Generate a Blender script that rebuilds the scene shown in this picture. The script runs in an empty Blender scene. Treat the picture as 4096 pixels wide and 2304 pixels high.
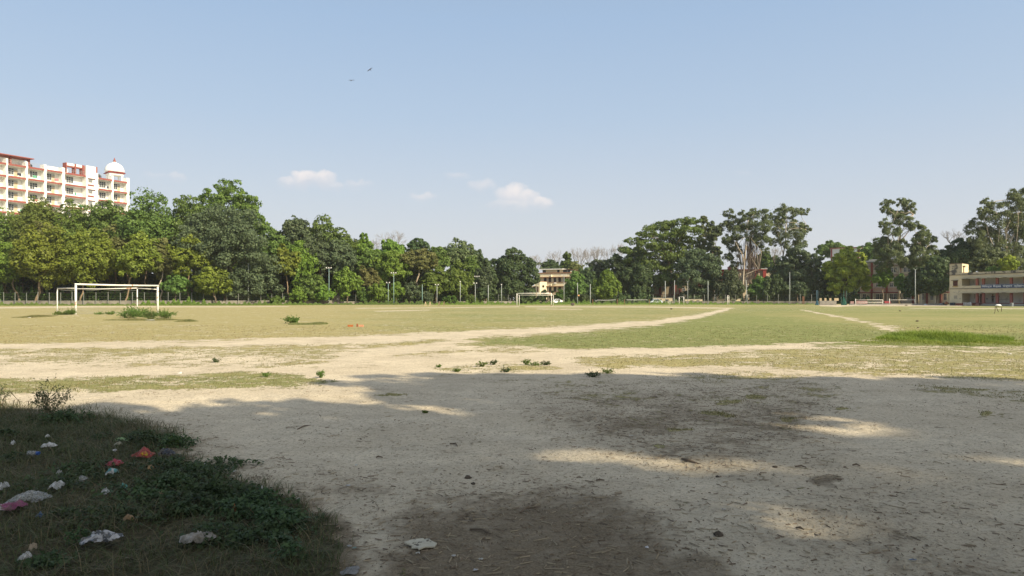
import bpy, math, random
import numpy as np
from mathutils import Vector, Matrix

SC = bpy.context.scene
COL = SC.collection
R = math.radians

# ---------------------------------------------------------------- camera, sky, sun, exposure
F, HZ, CH = 2900.0, 1196.0, 1.40          # focal length and horizon row in photo pixels, eye height (m)
cam = bpy.data.cameras.new('camera')
cam.sensor_width = 36.0
cam.lens = 36.0 * F / 4096.0
cam.shift_y = (HZ - 1152.0) / 4096.0
cam.clip_start, cam.clip_end = 0.1, 20000.0
camo = bpy.data.objects.new('camera', cam); COL.objects.link(camo)
camo.location = (0, 0, CH); camo.rotation_euler = (R(90), 0, 0)
SC.camera = camo

SUN_EL, SUN_AZ = R(33.0), math.atan2(0.77, -0.64)   # azimuth clockwise from +Y
SDIR = Vector((math.sin(SUN_AZ) * math.cos(SUN_EL), math.cos(SUN_AZ) * math.cos(SUN_EL), math.sin(SUN_EL)))
sl = bpy.data.lights.new('sun', 'SUN'); sl.energy = 5.0; sl.angle = R(0.53); sl.color = (1.0, 0.87, 0.64)
so = bpy.data.objects.new('sun', sl); COL.objects.link(so)
so.rotation_euler = SDIR.to_track_quat('Z', 'Y').to_euler(); so.location = (30, -30, 60)
SC.view_settings.view_transform = 'Standard'; SC.view_settings.look = 'None'
SC.view_settings.gamma = 1.0; SC.view_settings.exposure = 0.55
SC.cycles.max_bounces = 6; SC.cycles.volume_bounces = 1; SC.cycles.transparent_max_bounces = 8
SC.cycles.sample_clamp_indirect = 4.0

def sky_world():
    w = bpy.data.worlds.new('World'); SC.world = w; w.use_nodes = True
    nt = w.node_tree; N = nt.nodes; L = nt.links
    for n in list(N): N.remove(n)
    out = N.new('ShaderNodeOutputWorld'); bg = N.new('ShaderNodeBackground')
    L.new(bg.outputs[0], out.inputs[0]); bg.inputs[1].default_value = 0.1
    sky = N.new('ShaderNodeTexSky'); sky.sky_type = 'NISHITA'; sky.sun_disc = False
    sky.sun_elevation = SUN_EL; sky.sun_rotation = SUN_AZ
    sky.altitude = 80; sky.air_density = 1.3; sky.dust_density = 2.5; sky.ozone_density = 1.5
    tc = N.new('ShaderNodeTexCoord'); sep = N.new('ShaderNodeSeparateXYZ'); L.new(tc.outputs['Generated'], sep.inputs[0])
    def M(op, a, b=None, c=None, clamp=False):
        n = N.new('ShaderNodeMath'); n.operation = op; n.use_clamp = clamp
        for i, v in enumerate((a, b, c)):
            if v is None: continue
            if isinstance(v, (int, float)): n.inputs[i].default_value = v
            else: L.new(v, n.inputs[i])
        return n.outputs[0]
    def mix(f, a, b):
        n = N.new('ShaderNodeMix'); n.data_type = 'RGBA'
        for s, v in ((n.inputs[0], f), (n.inputs[6], a), (n.inputs[7], b)):
            if isinstance(v, (int, float)): s.default_value = v
            elif isinstance(v, tuple): s.default_value = v
            else: L.new(v, s)
        return n.outputs[2]
    # dusty air near the horizon: the Nishita sky is blended with a paler, hazier gradient by elevation
    rp = N.new('ShaderNodeValToRGB'); L.new(sep.outputs[2], rp.inputs[0])
    K = 7.3
    stops = [(0.0, (.655, .67, .715)), (.07, (.635, .665, .72)), (.14, (.565, .63, .725)), (.24, (.455, .57, .725)), (.36, (.37, .505, .70)), (.6, (.27, .35, .47)), (1.0, (.25, .285, .34))]
    el = rp.color_ramp.elements
    while len(el) < len(stops): el.new(0.5)
    for e, (p, c) in zip(el, stops): e.position = p; e.color = (c[0], c[1], c[2], 1)
    sc = N.new('ShaderNodeVectorMath'); sc.operation = 'SCALE'; L.new(rp.outputs[0], sc.inputs[0]); sc.inputs['Scale'].default_value = K
    col = mix(0.88, sky.outputs[0], sc.outputs[0])
    # broad bright haze round the sun, behind the photographer
    dp = N.new('ShaderNodeVectorMath'); dp.operation = 'DOT_PRODUCT'; L.new(tc.outputs['Generated'], dp.inputs[0]); dp.inputs[1].default_value = SDIR
    gl = M('MULTIPLY', M('POWER', M('MAXIMUM', dp.outputs['Value'], 0.0), 2.5), 5.5)
    gv = N.new('ShaderNodeVectorMath'); gv.operation = 'SCALE'; gv.inputs[0].default_value = (1.0, .93, .82); L.new(gl, gv.inputs['Scale'])
    ad = N.new('ShaderNodeVectorMath'); ad.operation = 'ADD'; L.new(col, ad.inputs[0]); L.new(gv.outputs[0], ad.inputs[1]); col = ad.outputs[0]
    # small fair-weather clouds low over the far trees, placed by direction
    y = M('MAXIMUM', sep.outputs[1], 0.001)
    u = M('DIVIDE', sep.outputs[0], y); v = M('DIVIDE', sep.outputs[2], y)
    cv = N.new('ShaderNodeCombineXYZ'); L.new(u, cv.inputs[0]); L.new(v, cv.inputs[1])
    def noise(scale, det):
        n = N.new('ShaderNodeTexNoise'); n.inputs['Scale'].default_value = scale; n.inputs['Detail'].default_value = det
        n.inputs['Roughness'].default_value = .6; L.new(cv.outputs[0], n.inputs['Vector']); return n
    n1 = noise(38, 5); n2 = noise(95, 4)
    sp = N.new('ShaderNodeSeparateColor'); L.new(n1.outputs['Color'], sp.inputs[0])
    uu = M('ADD', u, M('MULTIPLY', M('SUBTRACT', sp.outputs[0], .5), .030))
    vv = M('ADD', v, M('MULTIPLY', M('SUBTRACT', sp.outputs[1], .5), .022))
    top = M('GREATER_THAN', v, 0.0)
    dark = None
    blobs = [(1215, 708, 60, 32, 60, 1.0), (1285, 712, 75, 30, 55, .8), (1150, 725, 40, 16, 40, .55), (1345, 735, 40, 12, 30, .3), (1430, 732, 70, 16, 40, .22),
             (2050, 772, 75, 42, 60, .95), (2110, 790, 60, 30, 45, .8), (2170, 805, 55, 22, 40, .75), (2060, 815, 130, 20, 40, .35), (1930, 742, 65, 26, 35, .35),
             (1690, 785, 55, 20, 28, .4), (1830, 705, 60, 14, 24, .22), (2985, 690, 40, 12, 20, .08), (705, 705, 50, 18, 30, .28), (620, 700, 60, 14, 30, .12)]
    acc = None; white = None
    for (px, py, rx, rt, rb, s) in blobs:
        du = M('MULTIPLY', M('SUBTRACT', uu, (px - 2048) / F), F / rx)
        dv = M('SUBTRACT', vv, (HZ - py) / F)
        up = M('MULTIPLY', M('MAXIMUM', dv, 0.0), F / rt); dn = M('MULTIPLY', M('MINIMUM', dv, 0.0), F / rb)
        r2 = M('ADD', M('ADD', M('MULTIPLY', du, du), M('MULTIPLY', up, up)), M('MULTIPLY', dn, dn))
        a = M('MULTIPLY', M('SUBTRACT', 1.0, r2, clamp=True), s * 1.5)
        wv = M('MULTIPLY', a, M('ADD', M('MULTIPLY', dv, F / rt * .55), .42), clamp=True)
        acc = a if acc is None else M('MAXIMUM', acc, a)
        white = wv if white is None else M('MAXIMUM', white, wv)
    tex = M('ADD', M('MULTIPLY', n2.outputs[0], .9), .5)
    a1 = M('MULTIPLY', M('MULTIPLY', acc, tex), .42, clamp=True)
    col = mix(M('MINIMUM', a1, .8), col, (.70 * K, .685 * K, .72 * K, 1))
    a2 = M('MULTIPLY', M('MULTIPLY', white, tex), .9, clamp=True)
    col = mix(M('MINIMUM', a2, .92), col, (.93 * K, .86 * K, .83 * K, 1))
    L.new(col, bg.inputs[0])
sky_world()

# ---------------------------------------------------------------- helpers
def X(px, d): return (px - 2048.0) / F * d
def Z(py, d): return CH + (HZ - py) / F * d
def GD(py): return F * CH / (py - HZ)
def at(px, py): d = GD(py); return (X(px, d), d)

def tag(o, label=None, cat=None, group=None, kind=None):
    if label: o['label'] = label
    if cat: o['category'] = cat
    if group: o['group'] = group
    if kind: o['kind'] = kind
    return o
def thing(name, label, cat, loc=(0, 0, 0), rz=0.0, group=None):
    o = bpy.data.objects.new(name, None); COL.objects.link(o)
    o.empty_display_size = 0.3
    o.location = loc; o.rotation_euler = (0, 0, rz)
    return tag(o, label, cat, group)
def world_loc(o):
    v = Vector((0, 0, 0))
    while o is not None: v = v + o.location; o = o.parent
    return v
def copy_tree(o, parent=None):
    c = o.copy(); COL.objects.link(c); c.parent = parent
    for ch in list(o.children): copy_tree(ch, c)
    return c

def quad_mesh(name, V, mat, parent=None, k=4, smooth=False):
    """V: (n*k,3) loose k-gons in world space."""
    V = np.asarray(V, dtype=np.float32).reshape(-1, 3)
    if parent is not None: V = V - np.array(world_loc(parent), dtype=np.float32)
    n = len(V); me = bpy.data.meshes.new(name)
    me.vertices.add(n); me.vertices.foreach_set('co', V.ravel())
    me.loops.add(n); me.loops.foreach_set('vertex_index', np.arange(n, dtype=np.int32))
    me.polygons.add(n // k); me.polygons.foreach_set('loop_start', np.arange(0, n, k, dtype=np.int32))
    me.update(calc_edges=True)
    me.materials.append(mat)
    o = bpy.data.objects.new(name, me); COL.objects.link(o); o.parent = parent
    return o

class MB:
    """collects polygons and links them as ONE mesh object"""
    def __init__(s): s.v = []; s.f = []
    def poly(s, pts):
        b = len(s.v); s.v += [tuple(p) for p in pts]; s.f.append(tuple(range(b, b + len(pts)))); return s
    def raw(s, V, Fs):
        b = len(s.v); s.v += [tuple(p) for p in V]; s.f += [tuple(i + b for i in f) for f in Fs]; return s
    def hexa(s, p):  # 8 pts: bottom 4 ccw, top 4
        return s.raw(p, [(3, 2, 1, 0), (4, 5, 6, 7), (0, 1, 5, 4), (1, 2, 6, 5), (2, 3, 7, 6), (3, 0, 4, 7)])
    def box(s, x0, x1, y0, y1, z0, z1):
        return s.hexa([(x0, y0, z0), (x1, y0, z0), (x1, y1, z0), (x0, y1, z0), (x0, y0, z1), (x1, y0, z1), (x1, y1, z1), (x0, y1, z1)])
    def tube(s, pts, rad, n=6, caps=True):
        pts = [Vector(p) for p in pts]
        if not hasattr(rad, '__len__'): rad = [rad] * len(pts)
        b = len(s.v); m = len(pts); prev = None
        for i, p in enumerate(pts):
            t = (pts[min(i + 1, m - 1)] - pts[max(i - 1, 0)])
            t = t.normalized() if t.length > 1e-9 else Vector((0, 0, 1))
            a = Vector((1, 0, 0)) if abs(t.x) < .8 else Vector((0, 1, 0))
            if prev is not None and (prev - t * prev.dot(t)).length > .05: a = prev
            e1 = (a - t * a.dot(t)).normalized(); e2 = t.cross(e1); prev = e1
            for k in range(n):
                an = 2 * math.pi * k / n
                s.v.append(tuple(p + (e1 * math.cos(an) + e2 * math.sin(an)) * rad[i]))
        for i in range(m - 1):
            for k in range(n):
                k2 = (k + 1) % n
                s.f.append((b + i * n + k, b + i * n + k2, b + (i + 1) * n + k2, b + (i + 1) * n + k))
        if caps:
            s.f.append(tuple(b + k for k in reversed(range(n)))); s.f.append(tuple(b + (m - 1) * n + k for k in range(n)))
        return s
    def lathe(s, cx, cy, prof, n=24, sx=1.0, sy=1.0):
        b = len(s.v); m = len(prof)
        for (r, z) in prof:
            for k in range(n):
                a = 2 * math.pi * k / n; s.v.append((cx + r * sx * math.cos(a), cy + r * sy * math.sin(a), z))
        for i in range(m - 1):
            for k in range(n):
                k2 = (k + 1) % n
                s.f.append((b + i * n + k, b + i * n + k2, b + (i + 1) * n + k2, b + (i + 1) * n + k))
        s.f.append(tuple(b + k for k in reversed(range(n)))); s.f.append(tuple(b + (m - 1) * n + k for k in range(n)))
        return s
    def strip(s, pts, o0, o1, z0, z1):
        """prism along a plan polyline, between offsets o0 (inner) and o1 (outer, to the right of travel) and heights"""
        P = [Vector((p[0], p[1], 0)) for p in pts]; m = len(P); nrm = []
        for i in range(m):
            t = (P[min(i + 1, m - 1)] - P[max(i - 1, 0)]).normalized(); nrm.append(Vector((t.y, -t.x, 0)))
        b = len(s.v)
        for p, q in zip(P, nrm):
            a = p + q * o0; c = p + q * o1
            s.v += [(a.x, a.y, z0), (c.x, c.y, z0), (c.x, c.y, z1), (a.x, a.y, z1)]
        for i in range(m - 1):
            for k in range(4):
                k2 = (k + 1) % 4
                s.f.append((b + i * 4 + k, b + (i + 1) * 4 + k, b + (i + 1) * 4 + k2, b + i * 4 + k2))
        s.f.append((b, b + 1, b + 2, b + 3)); e = b + (m - 1) * 4; s.f.append((e + 3, e + 2, e + 1, e))
        return s
    def build(s, name, mat, parent=None, smooth=False, bevel=0.0, label=None):
        me = bpy.data.meshes.new(name); V = s.v
        if parent is not None:
            o = world_loc(parent); V = [(p[0] - o.x, p[1] - o.y, p[2] - o.z) for p in V]
        me.from_pydata(V, [], s.f); me.update(); me.materials.append(mat)
        if smooth: me.polygons.foreach_set('use_smooth', [True] * len(me.polygons))
        ob = bpy.data.objects.new(name, me); COL.objects.link(ob); ob.parent = parent
        if bevel:
            md = ob.modifiers.new('bevel', 'BEVEL'); md.width = bevel; md.segments = 2; md.limit_method = 'ANGLE'
        if label: ob['label'] = label
        return ob
class Frame:
    """box builder along a facade: a along it, o outward, z up"""
    def __init__(s, A, B):
        s.A = Vector((A[0], A[1], 0)); d = Vector((B[0] - A[0], B[1] - A[1], 0)); s.L = d.length; s.U = d.normalized(); s.N = Vector((s.U.y, -s.U.x, 0))
    def p(s, a, o, z): q = s.A + s.U * a + s.N * o; return (q.x, q.y, z)
    def box(s, mb, a0, a1, o0, o1, z0, z1):
        mb.hexa([s.p(a0, o1, z0), s.p(a1, o1, z0), s.p(a1, o0, z0), s.p(a0, o0, z0), s.p(a0, o1, z1), s.p(a1, o1, z1), s.p(a1, o0, z1), s.p(a0, o0, z1)])
        return mb
    def at_px(s, px, o=0.0):
        k = (px - 2048.0) / F; q = s.A + s.N * o      # q + a*U with x = k*y
        return (k * q.y - q.x) / (s.U.x - k * s.U.y)

# ---------------------------------------------------------------- materials
MATS = {}
def new_mat(name):
    m = bpy.data.materials.new(name); m.use_nodes = True
    nt = m.node_tree; b = nt.nodes['Principled BSDF']
    return m, nt, nt.nodes, nt.links, b
def nmix(N, L, f, a, b):
    n = N.new('ShaderNodeMix'); n.data_type = 'RGBA'
    for s, v in ((n.inputs[0], f), (n.inputs[6], a), (n.inputs[7], b)):
        if isinstance(v, (int, float)): s.default_value = v
        elif isinstance(v, tuple): s.default_value = (v + (1,))[:4]
        else: L.new(v, s)
    return n.outputs[2]
def nmath(N, L, op, a, b=None, clamp=False):
    n = N.new('ShaderNodeMath'); n.operation = op; n.use_clamp = clamp
    for i, v in enumerate((a, b)):
        if v is None: continue
        if isinstance(v, (int, float)): n.inputs[i].default_value = v
        else: L.new(v, n.inputs[i])
    return n.outputs[0]
def nnoise(N, L, vec, scale, det=3, rough=.55, dist=0.0):
    n = N.new('ShaderNodeTexNoise'); n.inputs['Scale'].default_value = scale; n.inputs['Detail'].default_value = det
    n.inputs['Roughness'].default_value = rough; n.inputs['Distortion'].default_value = dist
    if vec is not None: L.new(vec, n.inputs['Vector'])
    return n.outputs[0]
def nramp(N, L, f, lo, hi):
    n = N.new('ShaderNodeMapRange'); n.interpolation_type = 'SMOOTHSTEP'
    L.new(f, n.inputs[0]); n.inputs[1].default_value = lo; n.inputs[2].default_value = hi
    return n.outputs[0]

def surf(name, col, col2=None, scale=1.0, lo=.4, hi=.65, rough=.85, spec=.3, metal=0.0, bump=0.0, bscale=20, stain=None, stain_scale=.6, stain_lo=.55, stain_hi=.72, zstretch=1.0):
    """painted, plastered or metal surface with uneven tone and optional stains"""
    if name in MATS: return MATS[name]
    m, nt, N, L, b = new_mat(name)
    geo = N.new('ShaderNodeNewGeometry'); mp = N.new('ShaderNodeMapping'); L.new(geo.outputs['Position'], mp.inputs[0])
    mp.inputs['Scale'].default_value = (1, 1, zstretch); v = mp.outputs[0]
    col2 = col2 or tuple(c * .8 for c in col)
    c = nmix(N, L, nramp(N, L, nnoise(N, L, v, scale, 4), lo, hi), col, col2)
    fine = nramp(N, L, nnoise(N, L, v, scale * 9, 3), .3, .75)
    c = nmix(N, L, nmath(N, L, 'MULTIPLY', fine, .22), c, tuple(x * .72 for x in col2))
    if stain:
        c = nmix(N, L, nramp(N, L, nnoise(N, L, v, stain_scale, 6, .65), stain_lo, stain_hi), c, stain)
    L.new(c, b.inputs['Base Color']); b.inputs['Roughness'].default_value = rough
    b.inputs['Metallic'].default_value = metal; b.inputs['Specular IOR Level'].default_value = spec
    if bump:
        bp = N.new('ShaderNodeBump'); bp.inputs['Strength'].default_value = bump; bp.inputs['Distance'].default_value = .02
        L.new(nnoise(N, L, v, bscale, 4), bp.inputs['Height']); L.new(bp.outputs[0], b.inputs['Normal'])
    MATS[name] = m
    return m

def leaf(name, c1, c2, c3=None, trans=.36, patch=.35):
    if name in MATS: return MATS[name]
    m, nt, N, L, b = new_mat(name)
    geo = N.new('ShaderNodeNewGeometry'); oi = N.new('ShaderNodeObjectInfo')
    c = nmix(N, L, geo.outputs['Random Per Island'], c1, c2)
    c3 = c3 or tuple((x + y) * .36 for x, y in zip(c1, c2))
    n1 = nramp(N, L, nnoise(N, L, geo.outputs['Position'], patch, 3), .45, .7)
    c = nmix(N, L, nmath(N, L, 'MULTIPLY', n1, .6), c, c3)
    hs = N.new('ShaderNodeHueSaturation'); L.new(c, hs.inputs['Color'])
    L.new(nmath(N, L, 'ADD', nmath(N, L, 'MULTIPLY', oi.outputs['Random'], .035), .483), hs.inputs['Hue'])
    L.new(nmath(N, L, 'ADD', nmath(N, L, 'MULTIPLY', oi.outputs['Random'], .3), .85), hs.inputs['Value'])
    c = hs.outputs[0]
    L.new(c, b.inputs['Base Color']); b.inputs['Roughness'].default_value = .55; b.inputs['Specular IOR Level'].default_value = .25
    tr = N.new('ShaderNodeBsdfTranslucent'); L.new(c, tr.inputs[0])
    mx = N.new('ShaderNodeMixShader'); mx.inputs[0].default_value = trans
    L.new(b.outputs[0], mx.inputs[1]); L.new(tr.outputs[0], mx.inputs[2])
    L.new(mx.outputs[0], N['Material Output'].inputs[0])
    MATS[name] = m
    return m

# ---------------------------------------------------------------- ground: one sheet, with what grows where
def sst(a, b, x): t = np.clip((x - a) / (b - a), 0, 1); return t * t * (3 - 2 * t)
def polymask(Xa, Ya, pts, soft, ky=3.0):
    pts = [(p[0], p[1] * ky) for p in pts]; y = Ya * ky
    ins = np.zeros(Xa.shape, bool); dm = np.full(Xa.shape, 1e9)
    for (ax, ay), (bx, by) in zip(pts, pts[1:] + pts[:1]):
        c = ((ay > y) != (by > y)); t = (bx - ax) * (y - ay) / ((by - ay) if abs(by - ay) > 1e-9 else 1e-9) + ax
        ins ^= c & (Xa < t)
        ex, ey = bx - ax, by - ay; h = np.clip(((Xa - ax) * ex + (y - ay) * ey) / (ex * ex + ey * ey), 0, 1)
        dm = np.minimum(dm, np.hypot(Xa - ax - h * ex, y - ay - h * ey))
    return sst(-soft, soft, np.where(ins, dm, -dm))
def track(Xa, Ya, pts, w, soft=.8):
    """a worn line: pts in photo x order (x, y, halfwidth factor)"""
    xs = [p[0] for p in pts]; yc = np.interp(Xa, xs, [p[1] for p in pts]); ww = np.interp(Xa, xs, [p[2] for p in pts]) * w
    inside = (Xa >= xs[0]) & (Xa <= xs[-1])
    return np.where(inside, 1 - sst(1 - soft, 1 + soft, np.abs(Ya - yc) / ww), 0)
LITTER_POLY = [(-900, 1640), (0, 1655), (200, 1685), (480, 1700), (560, 1725), (690, 1772), (800, 1850), (900, 1905), (1010, 1945), (1150, 1995), (1190, 2060), (1240, 2170), (1320, 2290), (1400, 2400), (1500, 2700), (-1500, 2700)]
_TAB = np.random.default_rng(5).random((256, 256))
def vnoise(x, y, sc, off=0):
    x = x * sc + off * 17.3 + 1000.5; y = y * sc + off * 9.1 + 1000.5
    ix, iy = np.floor(x).astype(int), np.floor(y).astype(int); fx, fy = x - ix, y - iy
    fx, fy = fx * fx * (3 - 2 * fx), fy * fy * (3 - 2 * fy); T = _TAB
    a, b = T[ix % 256, iy % 256], T[(ix + 1) % 256, iy % 256]; c, d = T[ix % 256, (iy + 1) % 256], T[(ix + 1) % 256, (iy + 1) % 256]
    return (a * (1 - fx) + b * fx) * (1 - fy) + (c * (1 - fx) + d * fx) * fy
def fields(Xa, Ya):
    # ragged outlines: look the layout up at a point wandering by some decimetres
    Ya = np.maximum(Ya, HZ + 3); dd = F * CH / (Ya - HZ); wx = (Xa - 2048) / F * dd; far = np.clip(dd / 25, .25, 1) * np.clip(38 / dd, .22, 1)
    ax = (vnoise(wx, dd, .8, 1) - .5) * 1.1 + (vnoise(wx, dd, 2.7, 2) - .5) * .6 + (vnoise(wx, dd, 8, 3) - .5) * .3
    ay = (vnoise(wx, dd, .7, 4) - .5) * 1.5 + (vnoise(wx, dd, 2.3, 5) - .5) * .9 + (vnoise(wx, dd, 7, 6) - .5) * .4
    x2 = wx + ax * far; d2 = np.maximum(dd + ay * far, .5)
    Xa = 2048 + F * x2 / d2; Ya = HZ + F * CH / d2
    g = 0.55 * sst(1400, 1372, Ya) + 0.27 * sst(1250, 1232, Ya) * 0
    g = np.where(Ya < 1372, .60, g)
    g = np.maximum(g, .46 * sst(1600, 1300, Xa) * sst(1480, 1400, Ya) * sst(1378, 1385, Ya))          # sparse left strip below the path
    g = np.maximum(g, .32 * sst(1500, 1250, Xa) * sst(1500, 1440, Ya))
    green = polymask(Xa, Ya, [(1900, 1370), (2300, 1330), (2640, 1300), (2850, 1250), (3000, 1232), (5000, 1232), (5200, 1400), (3700, 1392), (3400, 1385), (2800, 1392), (2300, 1402)], 60)
    g = np.maximum(g, .72 * green)
    rlow = polymask(Xa, Ya, [(2300, 1420), (2800, 1404), (3300, 1380), (5000, 1390), (5400, 1560), (3900, 1524), (3500, 1502), (3100, 1478), (2700, 1462), (2350, 1452)], 60)
    g = np.maximum(g, .50 * rlow)
    g = np.maximum(g, .46 * polymask(Xa, Ya, [(1550, 1420), (1800, 1392), (2400, 1372), (2900, 1372), (2500, 1396), (2000, 1418), (1700, 1432)], 50))
    g = np.maximum(g, .45 * polymask(Xa, Ya, [(1690, 1470), (1900, 1450), (2200, 1452), (2230, 1470), (2000, 1488), (1780, 1490)], 45))
    g = np.maximum(g, .60 * polymask(Xa, Ya, [(2340, 1450), (2500, 1432), (2800, 1428), (3000, 1440), (2750, 1462), (2450, 1468)], 50))
    band = polymask(Xa, Ya, [(-900, 1510), (0, 1512), (500, 1502), (1000, 1490), (1250, 1494), (1350, 1524), (1230, 1545), (800, 1552), (420, 1570), (0, 1590), (-900, 1590)], 30)
    g = np.maximum(g, .50 * band)
    g = np.maximum(g, .45 * polymask(Xa, Ya, [(900, 1475), (1150, 1440), (1330, 1435), (1320, 1458), (1100, 1478)], 40))
    sh = polymask(Xa, Ya, [(1950, 1510), (2500, 1492), (3000, 1490), (3450, 1512), (3500, 1560), (3250, 1680), (3000, 1740), (2600, 1720), (2300, 1640), (2050, 1560)], 160)
    g = np.maximum(g, .22 * sh)
    g = np.maximum(g, .40 * polymask(Xa, Ya, [(2500, 1498), (3000, 1488), (3350, 1505), (3150, 1535), (2700, 1530)], 70))
    g = np.maximum(g, .36 * polymask(Xa, Ya, [(3650, 1530), (4096, 1545), (4600, 1560), (4600, 1640), (4000, 1600), (3700, 1570)], 70))
    for (cx, cy, rx, ry) in [(3068, 1600, 75, 14), (2899, 1653, 60, 9), (2653, 1787, 40, 11), (3960, 1653, 40, 9), (3840, 1550, 90, 9), (3180, 1690, 40, 8), (1610, 1577, 60, 7), (2950, 1618, 60, 9), (3300, 1630, 50, 9), (2760, 1725, 45, 9)]:
        g = np.maximum(g, .62 * (1 - sst(.6, 1.3, np.hypot((Xa - cx) / rx, (Ya - cy) / ry))))
    lit = polymask(Xa, Ya, LITTER_POLY, 95, 1.0)
    g = np.where(lit > .5, .35, g)
    # worn paths
    p = track(Xa, Ya, [(-900, 1392, 8), (0, 1389, 8), (954, 1371, 9), (1510, 1356, 12), (1908, 1339, 12), (2305, 1317, 10), (2623, 1291, 8), (2798, 1264, 6), (2915, 1236, 3)], 1.15)
    p = np.maximum(p, track(Xa, Ya, [(1280, 1500, 40), (1335, 1465, 22), (1463, 1425, 18), (1606, 1400, 14), (1828, 1368, 10), (1950, 1342, 6)], 1.0))
    p = np.maximum(p, .75 * track(Xa, Ya, [(1250, 1490, 30), (1700, 1440, 22), (2400, 1412, 14), (3000, 1393, 9), (3300, 1374, 5), (3520, 1356, 2.5)], 1.0))
    p = np.maximum(p, .8 * track(Xa, Ya, [(3205, 1239, 1.6), (3355, 1267, 3.5), (3498, 1296, 6), (3600, 1324, 9)], 1.0))
    p = np.maximum(p, .75 * track(Xa, Ya, [(2100, 1227, 1.6), (2600, 1228, 1.8), (2930, 1233, 2.2)], 1.0))
    p = np.maximum(p, .75 * track(Xa, Ya, [(-300, 1232, 2.6), (0, 1231, 2.6), (350, 1227, 2.8), (900, 1227, 1.8), (1150, 1226, 1.2)], 1.0))
    p = np.maximum(p, .8 * track(Xa, Ya, [(1420, 1233, 1.2), (1750, 1231, 1.2), (2080, 1227, 1.2)], 1.0))
    p = np.maximum(p, .7 * track(Xa, Ya, [(1500, 1245, 1.4), (1600, 1243, 1.8), (1720, 1240, 1.2)], 1.0))
    p = np.maximum(p, .6 * track(Xa, Ya, [(2150, 1236, 1.2), (2300, 1237, 1.8), (2330, 1237, 1.0)], 1.0))
    p = np.maximum(p, .9 * track(Xa, Ya, [(3280, 1222, 2.0), (3350, 1223, 4), (3420, 1221.5, 2.4), (3850, 1223, 2.0)], 1.0))
    p = np.maximum(p, .7 * track(Xa, Ya, [(3650, 1233, 1.0), (3900, 1234, 1.4), (4500, 1234, 1.4)], 1.0))
    g = g * (1 - .92 * p)
    # dry straw-coloured turf
    dry = .66 * sst(2000, 500, Xa) + .46
    dry = np.where(Ya > 1392, .55, dry) - .38 * green - .1 * polymask(Xa, Ya, [(700, 1235), (2700, 1232), (2600, 1280), (1500, 1320), (900, 1300)], 60)
    dry += .3 * polymask(Xa, Ya, [(2900, 1250), (3500, 1245), (5000, 1245), (5000, 1330), (3700, 1340), (3300, 1290)], 60)
    dry = np.clip(dry - .25 * band, 0, 1)
    # organic dirt: twigs and trodden leaves; near-edge shade is painted in too
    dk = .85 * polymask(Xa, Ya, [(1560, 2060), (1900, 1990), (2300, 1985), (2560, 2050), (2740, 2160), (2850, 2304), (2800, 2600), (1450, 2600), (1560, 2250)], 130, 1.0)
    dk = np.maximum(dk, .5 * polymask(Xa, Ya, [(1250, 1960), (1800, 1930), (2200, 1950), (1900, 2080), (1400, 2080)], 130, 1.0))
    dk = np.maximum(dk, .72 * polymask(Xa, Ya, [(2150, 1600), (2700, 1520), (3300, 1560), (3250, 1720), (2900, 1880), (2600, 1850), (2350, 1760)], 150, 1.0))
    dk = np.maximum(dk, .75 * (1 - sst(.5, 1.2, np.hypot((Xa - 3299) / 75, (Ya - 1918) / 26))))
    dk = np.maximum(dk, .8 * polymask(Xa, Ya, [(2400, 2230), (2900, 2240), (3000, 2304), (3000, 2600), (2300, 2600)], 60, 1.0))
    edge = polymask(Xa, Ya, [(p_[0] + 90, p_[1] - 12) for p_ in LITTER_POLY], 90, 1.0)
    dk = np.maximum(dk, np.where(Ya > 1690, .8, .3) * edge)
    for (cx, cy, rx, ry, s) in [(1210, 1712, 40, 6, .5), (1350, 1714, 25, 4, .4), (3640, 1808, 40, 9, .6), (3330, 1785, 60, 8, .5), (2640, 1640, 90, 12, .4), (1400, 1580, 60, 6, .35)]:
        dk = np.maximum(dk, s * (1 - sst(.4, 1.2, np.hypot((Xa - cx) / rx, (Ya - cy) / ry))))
    dk = dk + .42 * sst(1740, 2280, Ya) + .34 * (vnoise(wx, dd, 1.6, 7) - .45) + .3 * (vnoise(wx, dd, 6.0, 8) - .5) * (Ya > 1480)  # rises toward the camera: dirtier soil plus painted-in shade
    return g, dry, dk, lit
def bump_z(x, y):
    d = np.hypot(x, y); near = np.clip(1 - d / 30, 0, 1)
    z = .02 * near * (np.sin(x * 1.7 + 1.3 * np.sin(y * .9)) * np.cos(y * 1.3 + .5 * x)) + .008 * near * np.sin(x * 5.1 + 2 * np.sin(y * 3)) * np.cos(y * 4.3)
    z += .22 * np.exp(-(((x + 32) / 6) ** 2 + ((y - 55) / 3.5) ** 2))           # the low mound at the goal mouth
    z += .10 * np.exp(-(((x + 7) / 3) ** 2 + ((y - 6) / 4.0) ** 2))             # rubbish bank
    k = np.clip(1.6 - d / 12, 0, 1)
    z += k * (.018 * (vnoise(x, y, 2.2, 11) - .5) + .012 * (vnoise(x, y, 6, 12) - .5) + .008 * (vnoise(x, y, 15, 13) - .5) - .012 * np.clip(vnoise(x, y, 3.6, 14) - .72, 0, 1) * 3)
    return z

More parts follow.
